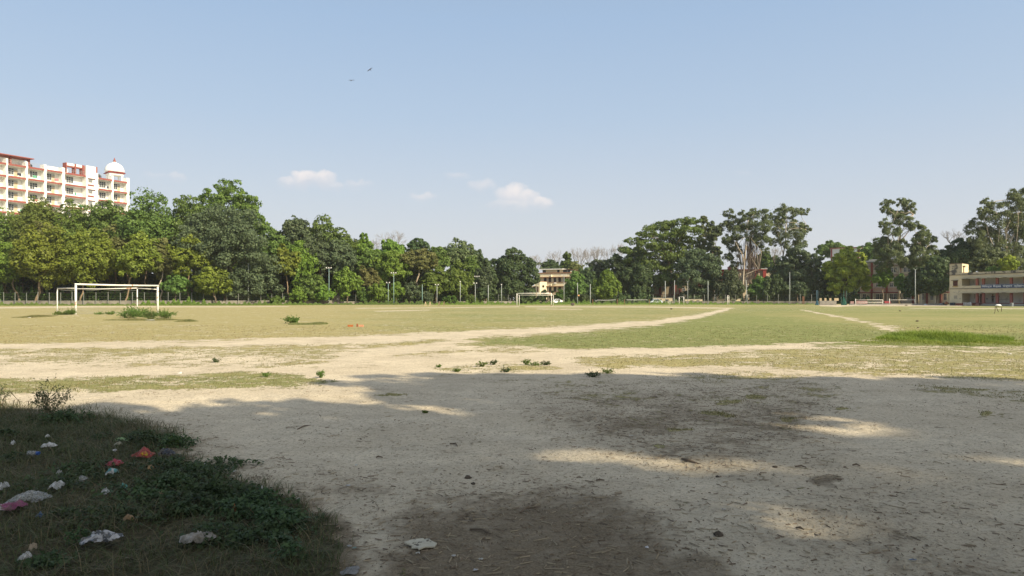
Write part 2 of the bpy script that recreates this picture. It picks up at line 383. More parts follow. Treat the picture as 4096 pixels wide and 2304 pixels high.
def ground_mat():
    m, nt, N, L, b = new_mat('ground')
    geo = N.new('ShaderNodeNewGeometry'); P = geo.outputs['Position']
    def attr(n): a = N.new('ShaderNodeAttribute'); a.attribute_name = n; return a.outputs['Fac']
    g, dry, dk, bank = attr('grass'), attr('dry'), attr('dirt'), attr('bank')
    nA = nnoise(N, L, P, .55, 4, .6, .4); nB = nnoise(N, L, P, 2.6, 5, .65, .6); nC = nnoise(N, L, P, 17, 4, .6); nD = nnoise(N, L, P, 75, 3, .6); nE = nnoise(N, L, P, .09, 3)
    # soil
    soil = nmix(N, L, nramp(N, L, nA, .35, .65), (.67, .585, .44), (.58, .50, .37))
    soil = nmix(N, L, nmath(N, L, 'MULTIPLY', nramp(N, L, nC, .46, .70), .6), soil, (.37, .31, .225))
    soil = nmix(N, L, nmath(N, L, 'MULTIPLY', nramp(N, L, nD, .56, .64), .55), soil, (.19, .155, .11))
    soil = nmix(N, L, nmath(N, L, 'MULTIPLY', nramp(N, L, nB, .42, .68), .45), soil, (.42, .355, .26))
    soil = nmix(N, L, nmath(N, L, 'MULTIPLY', nramp(N, L, nnoise(N, L, P, 34, 2, .5), .6, .66), .5), soil, (.16, .13, .09))
    dn = nmath(N, L, 'ADD', nmath(N, L, 'MULTIPLY', nB, .8), nmath(N, L, 'MULTIPLY', nC, .5))
    soil = nmix(N, L, nmath(N, L, 'MULTIPLY', dk, .75, True), soil, (.30, .255, .185))  # smooth soil darkening, painted near-edge shade included
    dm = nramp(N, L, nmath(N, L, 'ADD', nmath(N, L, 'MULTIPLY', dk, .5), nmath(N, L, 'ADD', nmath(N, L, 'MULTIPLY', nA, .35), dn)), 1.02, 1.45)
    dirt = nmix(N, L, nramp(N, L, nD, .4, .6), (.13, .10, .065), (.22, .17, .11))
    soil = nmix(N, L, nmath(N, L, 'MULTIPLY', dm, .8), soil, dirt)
    # turf
    t = nmix(N, L, nramp(N, L, nB, .42, .62), (.225, .245, .09), (.14, .17, .058))
    t = nmix(N, L, nmath(N, L, 'MULTIPLY', nramp(N, L, nC, .45, .68), .6), t, (.30, .285, .125))
    straw = nmix(N, L, nramp(N, L, nC, .4, .65), (.39, .335, .16), (.28, .25, .11))
    sm = nramp(N, L, nmath(N, L, 'ADD', nmath(N, L, 'MULTIPLY', dry, .75), nmath(N, L, 'ADD', nmath(N, L, 'MULTIPLY', nE, .55), nmath(N, L, 'ADD', nmath(N, L, 'MULTIPLY', nA, .45), nmath(N, L, 'MULTIPLY', nB, .3)))), .72, 1.2)
    t = nmix(N, L, sm, t, straw)
    t = nmix(N, L, nmath(N, L, 'MULTIPLY', nramp(N, L, nC, .58, .66), .55), t, (.10, .115, .045))
    t = nmix(N, L, nmath(N, L, 'MULTIPLY', nramp(N, L, nnoise(N, L, P, 1.1, 5, .7), .58, .68), .6), t, (.44, .375, .22))
    gn = nmath(N, L, 'ADD', nmath(N, L, 'MULTIPLY', nA, .45), nmath(N, L, 'ADD', nmath(N, L, 'MULTIPLY', nB, .75), nmath(N, L, 'MULTIPLY', nC, .55)))
    gm = nramp(N, L, nmath(N, L, 'ADD', g, nmath(N, L, 'MULTIPLY', nmath(N, L, 'SUBTRACT', gn, .875), 1.9)), .32, .50)
    c = nmix(N, L, gm, soil, t)
    humus = nmix(N, L, nramp(N, L, nC, .4, .62), (.062, .056, .030), (.115, .095, .055))  # dark soil, its colour deepened further to carry the bank's shade
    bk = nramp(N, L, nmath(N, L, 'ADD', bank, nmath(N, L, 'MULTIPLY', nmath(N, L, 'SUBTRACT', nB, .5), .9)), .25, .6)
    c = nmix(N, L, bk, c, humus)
    L.new(c, b.inputs['Base Color']); b.inputs['Roughness'].default_value = .95; b.inputs['Specular IOR Level'].default_value = .1
    h = nmath(N, L, 'ADD', nmath(N, L, 'MULTIPLY', nC, .6), nmath(N, L, 'ADD', nmath(N, L, 'MULTIPLY', nD, .25), nmath(N, L, 'MULTIPLY', gm, .5)))
    bp = N.new('ShaderNodeBump'); bp.inputs['Strength'].default_value = .8; bp.inputs['Distance'].default_value = .05
    L.new(h, bp.inputs['Height']); L.new(bp.outputs[0], b.inputs['Normal'])
    return m
def build_ground():
    Ys = np.concatenate([np.arange(1202.2, 1250, .75), np.arange(1250, 1420, 1.5), np.arange(1420, 1720, 1.8), np.arange(1720, 2420, 2.6), np.arange(2420, 3400, 60)])
    ys = np.concatenate([GD(Ys), [1.4, .6, -1, -4, -10, -20, -35, -70, -160]])
    Xs = np.concatenate([[-90000, -20000, -8000, -4000, -2000, -1200], np.arange(-600, 4700, 11), [5200, 6000, 8000, 12000, 24000, 90000]])
    XX, YY = np.meshgrid((Xs - 2048) / F, ys); W = np.maximum(YY, 2.0)
    x = np.clip(XX * W, -640 + XX * .01, 640 + XX * .01); y = YY
    pyy = HZ + F * CH / np.maximum(y, .8); pxx = 2048 + F * x / np.maximum(y, .8)
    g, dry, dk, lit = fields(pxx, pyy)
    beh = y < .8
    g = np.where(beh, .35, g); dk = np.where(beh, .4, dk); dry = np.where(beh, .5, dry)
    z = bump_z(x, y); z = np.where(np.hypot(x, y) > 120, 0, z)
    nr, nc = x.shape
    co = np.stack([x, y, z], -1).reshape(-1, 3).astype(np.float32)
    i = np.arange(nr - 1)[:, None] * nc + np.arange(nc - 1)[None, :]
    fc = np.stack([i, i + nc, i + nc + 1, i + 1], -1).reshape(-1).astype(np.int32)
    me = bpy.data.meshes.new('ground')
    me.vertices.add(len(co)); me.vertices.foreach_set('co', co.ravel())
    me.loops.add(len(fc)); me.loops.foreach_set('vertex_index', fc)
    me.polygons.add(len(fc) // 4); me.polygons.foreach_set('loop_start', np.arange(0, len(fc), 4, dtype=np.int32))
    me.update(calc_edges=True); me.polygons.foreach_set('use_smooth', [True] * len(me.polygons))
    for nm, a in (('grass', g), ('dry', dry), ('dirt', dk), ('bank', np.where(beh, .3, lit))):  # the dirt layer also carries the painted near-edge shade
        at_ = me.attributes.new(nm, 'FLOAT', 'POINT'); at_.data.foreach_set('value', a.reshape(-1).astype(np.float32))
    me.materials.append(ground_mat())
    o = bpy.data.objects.new('ground', me); COL.objects.link(o)
    tag(o, 'flat sandy sports ground with worn paths and patchy turf', None, None, 'structure')
build_ground()

# ---------------------------------------------------------------- foliage builders
def unit(v): return v / np.maximum(np.linalg.norm(v, axis=-1, keepdims=True), 1e-9)
def rdir(rng, n): return unit(rng.normal(size=(n, 3)))
def leaves(P, Nn, size, rng, asp=.6, droop=.15):
    n = len(P); t = rdir(rng, n); t = unit(t - Nn * (t * Nn).sum(1, keepdims=True)); b = np.cross(Nn, t)
    s = (size * rng.uniform(.65, 1.35, (n, 1)))
    tip = P + t * s * .5; tip[:, 2] -= (s * droop)[:, 0]
    return np.stack([P - t * s * .5, P + b * s * asp * .5, tip, P - b * s * asp * .5], 1)
def crown_points(rng, lobes, n, clump=.34, flat=.75, inner=.12, fuzz=.25):
    """lobes: (cx,cy,cz,rx,ry,rz). Leaves sit on the shells of clumps that sit on the shells of the lobes."""
    Lb = np.array(lobes, float); area = (Lb[:, 3] * Lb[:, 5]) ** 1.0; wsum = area / area.sum()
    PP, NN = [], []
    for k, l in enumerate(Lb):
        nk = int(n * wsum[k]) + 20
        c = l[:3]; r = l[3:]; rm = r.mean()
        nc = max(6, int(16 * (rm / 2.0) ** .7))
        d = rdir(rng, nc); d[:, 2] = d[:, 2] * .9 + .12; d = unit(d)
        cc = c + d * r * rng.uniform(.55, .98, (nc, 1)); cr = rm * clump * rng.uniform(.7, 1.35, (nc, 1))
        idx = rng.integers(0, nc, nk); q = rdir(rng, nk)
        q = unit(q + d[idx] * .55 + np.array([0, 0, .25]))
        rad = cr[idx] * (rng.uniform(.35, 1.0, (nk, 1)) ** .6) * (1 + fuzz * rng.exponential(.5, (nk, 1)) * (rng.random((nk, 1)) < .3))
        off = q * rad; off[:, 2] *= flat
        P = cc[idx] + off; Nn = unit(q * .8 + np.array([0, 0, .35]) + rng.normal(size=(nk, 3)) * .45)
        PP.append(P); NN.append(Nn)
        ni = int(nk * inner); di = rdir(rng, ni)
        PP.append(c + di * r * rng.uniform(.2, .75, (ni, 1))); NN.append(unit(rng.normal(size=(ni, 3)) + di))
    return np.concatenate(PP), np.concatenate(NN)
BARK = surf('bark', (.19, .145, .10), (.11, .085, .06), 1.5, bump=.4, bscale=9, zstretch=.3)
BARK_PALE = surf('pale_bark', (.50, .43, .34), (.36, .29, .21), .5, .45, .6, stain=(.25, .18, .12), stain_scale=.5, zstretch=.35)
BARK_TAN = surf('tan_bark', (.30, .22, .14), (.20, .145, .09), 1.2, zstretch=.3)
BARK_GREY = surf('grey_bark', (.21, .19, .17), (.15, .135, .125), 1.2)
KINDS = {
    'olive': leaf('olive_leaf', (.118, .18, .034), (.18, .235, .048), (.082, .125, .03)),
    'yellow': leaf('yellow_leaf', (.155, .215, .030), (.23, .28, .040), (.108, .15, .028)),
    'brown': leaf('dry_leaf', (.155, .17, .055), (.21, .21, .072), (.115, .13, .045)),
    'green': leaf('green_leaf', (.105, .18, .04), (.165, .245, .055), (.075, .13, .035)),
    'bright': leaf('bright_leaf', (.135, .225, .032), (.21, .30, .05), (.095, .16, .03)),
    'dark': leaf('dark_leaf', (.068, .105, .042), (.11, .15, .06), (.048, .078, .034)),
    'grey': leaf('greygreen_leaf', (.085, .12, .058), (.14, .178, .09), (.06, .086, .043)),
    'euc': leaf('eucalypt_leaf', (.115, .15, .062), (.19, .22, .095), (.078, .105, .048)),
    'lime': leaf('lime_leaf', (.25, .31, .04), (.37, .41, .06), (.16, .22, .03)),
}
def limb(mb, a, b, r0, r1, rng, seg=4, sag=.08, n=5):
    a, b = np.array(a, float), np.array(b, float); L = np.linalg.norm(b - a); pts = []
    for i in range(seg + 1):
        t = i / seg; p = a + (b - a) * t + (rng.normal(size=3) * L * sag * math.sin(math.pi * t) if 0 < i < seg else 0)
        if 0 < i < seg: p[2] += L * .06 * math.sin(math.pi * t)
        pts.append(p)
    mb.tube(pts, [r0 + (r1 - r0) * i / seg for i in range(seg + 1)], n)
    return pts
TSEED = [100]
def tree(name, label, px, d, top, hw, bot, kind, group=None, n=5200, size=.42, lobes=None, trunk=.16, lean=0.0, bark=None, nl=13, clump=.34, flat=.75, depth=1.0,
         taper=1.0, cat='tree', limbs=True, droop=.15, asp=.62, inner=.12, trunk_px=None, base_z=0.0):
    """px: crown centre column, d: distance, top/bot: crown top and bottom rows, hw: half width in photo pixels"""
    TSEED[0] += 1; rng = np.random.default_rng(TSEED[0])
    cx = X(px, d); zt, zb = Z(top, d), max(Z(bot, d), .1); w = hw / F * d
    tx = X(trunk_px, d) if trunk_px is not None else cx - lean
    root = thing(name, label, cat, (tx, d, base_z), 0, group)
    H = (zt - zb) / 2; zc = (zt + zb) / 2
    LB = []
    if lobes:
        for l in lobes:
            dd = d + (l[4] if len(l) > 4 else rng.uniform(-.25, .25) * w)
            rx, rz = l[2] / F * d, l[3] / F * d
            LB.append((X(l[0], d), dd, Z(l[1], d), rx, min(rx, w * .6) * .9, rz))
    else:
        s = min(w, H)
        for i in range(nl):
            if i == 0: q = np.array([rng.uniform(-.15, .15), 0, .62])
            elif i == 1: q = np.array([-.62, -.1, rng.uniform(-.3, .2)])
            elif i == 2: q = np.array([.62, -.1, rng.uniform(-.3, .2)])
            elif i == 3: q = np.array([0, -.55, -.1])
            else: q = rdir(rng, 1)[0] * rng.uniform(.35, .68)
            tp = 1 - (1 - taper) * max(0, (q[2] + .3))
            rr = s * rng.uniform(.48, .66) * (tp if q[2] > 0 else 1)
            LB.append((cx + q[0] * w * tp, d + q[1] * w * depth, zc + q[2] * H, min(rr * 1.1, w * .6), rr, min(rr, H * .55)))
    size = size * 1.42
    P, Nn = crown_points(rng, LB, int(n * 2.0), clump, flat, inner)
    P[:, 2] = np.maximum(P[:, 2], .15)
    quad_mesh('crown', leaves(P, Nn, size, rng, asp, droop), KINDS[kind], root)
    if trunk:
        mb = MB(); bk = bark or BARK
        zf = zb + (zt - zb) * .30; fx = cx + (tx - cx) * .25
        fork = (fx, d, zf)
        limb(mb, (tx, d, -.1), fork, trunk * 1.25, trunk * .8, rng, 6, .035, 7)
        mb.tube([(tx, d, -.1), (tx, d, .5)], [trunk * 1.7, trunk * 1.15], 7)
        if limbs:
            for l in LB[:9]:
                limb(mb, (fork[0], fork[1], fork[2] - (zt - zb) * rng.uniform(0, .12)), (l[0], l[1], l[2] + l[5] * .2), trunk * .6, trunk * .12, rng, 4, .09, 4)
        mb.build('trunk', bk, root, smooth=True)
    return root
def bare_tree(name, label, px, d, top, hw, bot, group=None, trunk=.16, col=None, spread=.55, depth=4):
    TSEED[0] += 1; rng = np.random.default_rng(TSEED[0])
    root = thing(name, label, 'tree', (X(px, d), d, 0), 0, group)
    zt, zb = Z(top, d), Z(bot, d); w = hw / F * d * .85; trunk *= 1.2; mb = MB(); tw = MB()
    x = X(px, d); zf = zb + (zt - zb) * .18
    limb(mb, (x, d, -.1), (x + rng.normal() * .2, d, zf), trunk * 1.2, trunk * .8, rng, 5, .03, 6)
    top_l = zt - zf
    def grow(p, dr, L, r, lev):
        q = p + dr * L
        (mb if lev < 2 else tw).tube([p, (p + q) / 2 + rng.normal(size=3) * L * .05, q], [r, r * .8, r * .62], 3 if lev > 1 else 5, False)
        if lev >= depth: return
        for k in range(3 if lev < 3 else 2 + (rng.random() < .4)):
            nd = unit(dr + rng.normal(size=3) * spread * np.array([w / top_l * 2.0, w / top_l * 1.6, .6]) + np.array([0, 0, .16]))
            grow(p + (q - p) * (1.0 if k < 2 else rng.uniform(.5, .9)), nd, L * rng.uniform(.62, .82), max(r * .6, .022), lev + 1)
    for k in range(4):
        a = k * math.pi / 2 + rng.uniform(-.4, .4)
        dr = unit(np.array([math.cos(a) * w / top_l * 1.1, math.sin(a) * w / top_l, .9]))
        grow(np.array([x, d, zf - .3 * k * .3]), dr, top_l * .34, trunk * .6, 0)
    mb.build('trunk', col or BARK_GREY, root); tw.build('twig_crown', col or BARK_GREY, root)
    return root

# ---------------------------------------------------------------- buildings
CREAM = surf('cream_plaster', (.74, .66, .48), (.68, .60, .43), .35, stain=(.50, .45, .35), stain_scale=.5, stain_lo=.62, stain_hi=.8, zstretch=.4)
WHITEWALL = surf('white_plaster', (.84, .83, .78), (.80, .79, .74), .3, stain=(.66, .64, .57), stain_scale=.4, stain_lo=.62, stain_hi=.82, zstretch=.3)
REDPAINT = surf('red_paint', (.28, .085, .07), (.24, .075, .06), .6, stain=(.24, .11, .09), stain_scale=1.2)
MAROON = surf('maroon_paint', (.20, .03, .028), (.26, .04, .035), .8)
DARKGLASS = surf('dark_glass', (.03, .035, .04), (.05, .055, .06), .8, rough=.15, spec=.5)
WHITEFRAME = surf('white_frame', (.72, .72, .68), (.62, .62, .58), 2)
RAILGREY = surf('rail_grey', (.42, .43, .42), (.34, .35, .35), 2, rough=.5)
CONC = surf('grey_concrete', (.34, .32, .28), (.26, .245, .215), .7, stain=(.12, .115, .10), stain_scale=.8, bump=.2)
DOORTAN = surf('tan_door', (.52, .42, .27), (.45, .36, .23), 1.5)
BROWN = surf('brown_paint', (.13, .055, .04), (.10, .045, .035), 1.5)

def rail(fr, mb, a0, a1, o, z0, h=1.0, step=.55, r=.022):
    mb.tube([fr.p(a0, o, z0 + h), fr.p(a1, o, z0 + h)], r * 1.3, 4); mb.tube([fr.p(a0, o, z0 + h * .55), fr.p(a1, o, z0 + h * .55)], r, 4)
    n = max(2, int((a1 - a0) / step))
    for i in range(n + 1):
        a = a0 + (a1 - a0) * i / n; mb.tube([fr.p(a, o, z0), fr.p(a, o, z0 + h)], r, 4)
def window(fr, root, a0, a1, o, z0, z1, cols=3, rows=2, fm=None, gm=None, name='window', t=.07):
    f = MB()
    for i in range(cols + 1):
        a = a0 + (a1 - a0) * i / cols; fr.box(f, a - t / 2, a + t / 2, o, o + .09, z0, z1)
    zs = [z0, z1] if rows == 1 else [z0, z0 + (z1 - z0) * .66, z1]
    for i in range(cols):
        b0 = a0 + (a1 - a0) * i / cols + t / 2; b1 = a0 + (a1 - a0) * (i + 1) / cols - t / 2
        for z in zs: fr.box(f, b0, b1, o, o + .085, z - t / 2 if z != z0 else z, z + t / 2 if z != z1 else z)
    w = f.build(name, fm or WHITEFRAME, root)
    g = MB(); fr.box(g, a0 + t / 2, a1 - t / 2, o + .004, o + .035, z0 + .01, z1 - .01); g.build('pane', gm or DARKGLASS, w)
    return w

def hostel():
    A, B = (X(0, 185), 185), (X(515, 217), 217)
    fr = Frame(A, B); px = lambda p: fr.at_px(p)
    zr, pit = 36.1, 3.12
    root = thing('hostel_building', 'tall cream hostel block with red balcony slabs and a white rooftop dome', 'building', (A[0], A[1], 0))
    aL = px(0) - 14; aR = px(516)
    w = MB(); fr.box(w, aL, aR, -14, -1.5, 0, zr + .1); fr.box(w, aL, aR, -1.9, -1.5, zr + .1, zr + .35)
    w.build('wall', WHITEWALL, root)
    pil = [(22, 30), (101, 110), (174, 185), (246, 258), (380, 391), (445, 453), (505, 516)]
    aa = px(22) - 5.6
    for i, (p0, p1) in enumerate(pil):
        m = MB(); a0, a1 = px(p0), px(p1)
        fr.box(m, a0, a1, -1.49, .12, 0, zr + 1.45); m.build('pillar', WHITEWALL, root)
    m = MB(); fr.box(m, aa - .6, aa, -1.49, .12, 0, zr + 1.45); m.build('pillar', WHITEWALL, root)
    bays = [(aa, px(22), 0), (px(30), px(101), 0), (px(110), px(174), 1), (px(185), px(246), 0), (px(258), px(339), 2), (px(391), px(445), 1), (px(453), px(505), 0)]
    rng = random.Random(4)
    for bi, (a0, a1, kind) in enumerate(bays):
        for k in range(0, 7):
            z = zr - k * pit
            s = MB(); fr.box(s, a0, a1, -1.48, .38, z - .2, z + .2); bal = s.build('balcony', WHITEWALL, root)
            s = MB(); fr.box(s, a0, a1, .384, .46, z - .28, z + .21); s.build('fascia', REDPAINT, bal)
            r = MB(); rail(fr, r, a0 + .05, a1 - .05, .3, z + .22, 1.0); r.build('railing', RAILGREY, bal)
            if k == 0: continue
            L = a1 - a0; f0 = z + .3
            if kind == 0: wa, da = a0 + L * .08, a0 + L * .55
            elif kind == 1: wa, da = a0 + L * .34, a0 + L * .05
            else: wa, da = a0 + L * .24, a0 + L * .03
            window(fr, root, wa, wa + 1.95, -1.5, f0 + .55, f0 + 2.25, 3, 2)
            d_ = MB(); fr.box(d_, da, da + .85, -1.5, -1.42, f0 - .06, f0 + 1.75); d_.build('door', DOORTAN, root)
            v = MB(); fr.box(v, da, da + .85, -1.5, -1.44, f0 + 1.8, f0 + 2.3); v.build('ventilator', RAILGREY, root)
            if rng.random() < .7:   # washing hung over the railing
                c = MB(); b0 = rng.uniform(a0 + .6, a1 - 1.4); b1 = b0 + rng.uniform(.5, 1.3); zt = z + 1.2
                pts = []
                for j in range(6):
                    aa_ = b0 + (b1 - b0) * j / 5; pts.append((fr.p(aa_, .36 + .03 * math.sin(j * 2.1), zt), fr.p(aa_, .37 + .05 * math.sin(j * 1.7 + 1), zt - rng.uniform(.55, .9))))
                for (p, q), (p2, q2) in zip(pts, pts[1:]): c.poly([q, q2, p2, p])
                col = rng.choice([('cloth_grey', (.35, .36, .38)), ('cloth_dark', (.05, .05, .07)), ('cloth_green', (.12, .35, .22)), ('cloth_pink', (.55, .22, .22)), ('cloth_white', (.7, .7, .7))])
                c.build('laundry', surf(*col), bal)
    # stair tower between bays
    a0, a1 = px(340), px(379)
    m = MB(); fr.box(m, a0, a1, -1.48, .55, 0, zr + 3.0); m.build('stair_tower', WHITEWALL, root)
    for k in range(0, 6):
        z = zr - k * pit - .9
        window(fr, root, a0 + (a1 - a0) * .2, a0 + (a1 - a0) * .62, .551, z - .75, z + .25, 4, 1)
        s = MB(); fr.box(s, a0 + (a1 - a0) * .14, a0 + (a1 - a0) * .9, .56, .9, z + .3, z + .42); s.build('sunshade', REDPAINT, root)
        s = MB(); fr.box(s, a0 + (a1 - a0) * .14, a0 + (a1 - a0) * .78, .56, .62, z - 1.75, z - 1.3); s.build('painted_band', REDPAINT, root)
    # rooftop frames
    zt = zr + 2.75
    for p0, p1 in ((263, 267), (299, 304), (329, 338)):
        m = MB(); fr.box(m, px(p0), px(p1), -1.4, .1, zr + .36, zt + .25); m.build('roof_column', REDPAINT, root)
    for z0, z1, mt in ((zt - .45, zt + .2, WHITEWALL), (zt - .85, zt - .5, REDPAINT)):
        for p0, p1 in ((267, 299), (304, 329)):
            m = MB(); fr.box(m, px(p0) + .01, px(p1) - .01, -1.0, -.1, z0, z1); m.build('roof_beam', mt, root)
    m = MB(); fr.box(m, px(379.5), px(387), -1.0, .3, zr + 1.5, zr + 3.1); m.build('roof_column', REDPAINT, root)
    m = MB(); fr.box(m, px(258), px(339), -8, -7.6, zr + .36, zr + 2.6); m.build('parapet', WHITEWALL, root)
    zc = zr + 2.25
    m = MB(); fr.box(m, aL, px(132), -3.5, .6, zc, zc + .22); m.build('roof_canopy', REDPAINT, root)
    m = MB(); fr.box(m, aL, px(125), -3.4, -3.2, zr + .36, zc - .004); m.build('canopy_wall', WHITEWALL, root)
    for p0, p1 in ((45, 51), (117, 125)):
        m = MB(); fr.box(m, px(p0), px(p1), -1.2, -.5, zr + .36, zc - .004); m.build('roof_column', REDPAINT, root)
    # domed kiosk
    ca = fr.at_px(458, -4.0); c = fr.p(ca, -4.0, 0); kz = Z(694, c[1])
    base = MB(); base.lathe(c[0], c[1], [(2.9, zr + .1), (2.9, zr + .6)], 4); kiosk = base.build('rooftop_kiosk', WHITEWALL, root)
    for sx, sy in ((0, -1), (1, 0), (0, 1), (-1, 0)):
        m = MB(); m.lathe(c[0] + sx * 2.3, c[1] + sy * 2.3, [(.26, zr + .6), (.26, kz - .62)], 8); m.build('kiosk_column', WHITEWALL, kiosk)
    m = MB(); m.lathe(c[0], c[1], [(2.75, kz - .62), (2.75, kz - .12)], 4); m.build('kiosk_beam', WHITEWALL, kiosk)
    m = MB(); m.lathe(c[0], c[1], [(3.35, kz - .12), (3.4, kz), (2.8, kz + .28)], 4); m.build('kiosk_eave', MAROON, kiosk)
    H = Z(652, c[1]) - kz - .28
    prof = [(2.62, kz + .28)] + [(2.72 * math.cos(t) ** .85 if t < 1.5 else .12, kz + .28 + H * math.sin(t)) for t in [i * 1.42 / 12 for i in range(1, 13)]]
    m = MB(); m.lathe(c[0], c[1], prof, 12); m.build('dome', WHITEWALL, kiosk, smooth=True)
    zt = prof[-1][1]
    m = MB(); m.lathe(c[0], c[1], [(.62, zt - .1), (.68, zt + .1), (.42, zt + .3)], 12); m.build('dome_collar', WHITEWALL, kiosk)
    m = MB(); m.lathe(c[0], c[1], [(.34, zt + .3), (.42, zt + .55), (.22, zt + 1.0), (.14, zt + 1.35), (.02, zt + 1.65)], 10); m.build('finial', REDPAINT, kiosk, smooth=True)
    # a tank and a dish on the roof terrace
    for p, o in ((143, -3), (416, -2.5)):
        q = fr.p(px(p), o, 0); m = MB(); m.lathe(q[0], q[1], [(.7, zr + .4), (.75, zr + .6), (.75, zr + 1.2), (.5, zr + 1.5), (.2, zr + 1.6)], 12); m.build('water_tank', surf('black_tank', (.03, .03, .035)), root)
hostel()

def block(fr, root, a0, a1, o0, o1, z0, z1, mat, name, **k):
    m = MB(); fr.box(m, a0, a1, o0, o1, z0, z1); return m.build(name, mat, root, **k)

def central_building():
    A, B = (X(2090, 254), 254), (X(2300, 247), 247)
    fr = Frame(A, B); px = lambda p, o=0: fr.at_px(p, o); z = lambda y: Z(y, 250)
    tan = surf('tan_plaster', (.60, .53, .39), (.55, .48, .35), .3, stain=(.42, .37, .28), stain_scale=.5, stain_lo=.62, stain_hi=.8)
    lite = surf('pale_tan_plaster', (.70, .63, .46), (.66, .58, .42), .3)
    trim = surf('rust_trim', (.30, .13, .075), (.26, .115, .065), 1)
    root = thing('hall_building', 'three storey tan building with dark windows behind the far goal', 'building', (A[0], A[1], 0))
    aL, aR = px(2138), px(2300)
    block(fr, root, aL, aR, -14, 0, 0, z(1091), tan, 'wall')
    block(fr, root, px(2060), aL - .003, -12, .3, 0, z(1143), tan, 'wing_wall')
    block(fr, root, px(2060), aL - .003, .305, .7, z(1147), z(1143.5), lite, 'cornice')
    block(fr, root, aL - .1, aR + .4, .004, .25, z(1093), z(1091) + .06, trim, 'coping')
    for y in (1107, 1143.5):
        block(fr, root, aL - .05, aR + .3, .004, .9, z(y + 2.4), z(y), lite, 'chajja')
        block(fr, root, aL - .05, aR + .32, .91, .98, z(y + 2.6), z(y + .8), trim, 'chajja_edge')
    block(fr, root, aL - .05, aR + .3, .004, .7, z(1182), z(1179), trim, 'chajja')
    for (p0, y0, y1) in [(2176, 1110, 1128), (2195, 1110, 1128), (2215, 1110, 1128), (2234, 1110, 1128), (2254, 1110, 1128), (2186 - 8, 1148, 1167), (2196, 1148, 1167), (2215, 1148, 1167), (2234, 1148, 1167), (2180, 1186, 1204), (2200, 1186, 1204), (2222, 1186, 1204)]:
        window(fr, root, px(p0), px(p0 + 9.5), .004, z(y1), z(y0), 2, 1, BROWN, DARKGLASS)
    for y in (1128.5, 1167.5):
        block(fr, root, px(2170), px(2262), .1, .22, z(y + 1.2), z(y), trim, 'sill_band')
    for p, y in ((2180, 1132), (2218, 1132), (2188, 1171)):
        block(fr, root, px(p), px(p + 8), .1, .75, z(y + 3), z(y - 2), WHITEFRAME, 'air_conditioner')
    for y in (1101, 1137):
        block(fr, root, px(2206), px(2209), .01, 1.1, z(y + 6), z(y - 2), lite, 'rain_spout')
    # penthouse under a thin roof
    block(fr, root, px(2176), px(2245), -9, -2, z(1091) + .06, z(1078), tan, 'penthouse')
    for a0, a1 in ((2163, 2174), (2222, 2231), (2246, 2262), (2264, 2280)):
        block(fr, root, px(a0), px(a1), -2.3, -1.9, z(1089), z(1079), DARKGLASS, 'dark_opening')
    block(fr, root, px(2153), px(2248), -11, -.6, z(1078) + .003, z(1074.5), WHITEFRAME, 'penthouse_roof')
    block(fr, root, px(2248) + .003, px(2283), -11, -1.5, z(1078) + .003, z(1077), BROWN, 'penthouse_roof')
    for p in (2280, 2317 - 20):
        block(fr, root, px(p), px(p + 1.6), -1.0, -.6, z(1091) + .06, z(1084), lite, 'parapet_post')
    # stair tower standing proud of the front
    fr2 = Frame((X(2141, 247), 247), (X(2160, 246), 246)); q = lambda p: fr2.at_px(p)
    block(fr2, root, q(2143), q(2159), -5, 0, 0, z(1127), lite, 'stair_tower')
    block(fr2, root, q(2142.4), q(2160), -5.2, .3, z(1127) + .003, z(1126), trim, 'tower_coping')
    block(fr2, root, q(2149), q(2153.5), .004, .1, z(1168), z(1147), BROWN, 'tower_window')
    block(fr2, root, q(2148), q(2154), .004, .8, z(1145.5), z(1144), lite, 'sunshade')
    block(fr2, root, q(2147), q(2154), .004, .1, z(1209), z(1184), BROWN, 'doorway')
    for (p0, y0, y1) in [(2097, 1147, 1165), (2115, 1147, 1165), (2133, 1147, 1165), (2095, 1185, 1204), (2124, 1185, 1204)]:
        window(fr, root, px(p0), px(p0 + 8), .305, z(y1), z(y0), 2, 1, BROWN, DARKGLASS)
central_building()

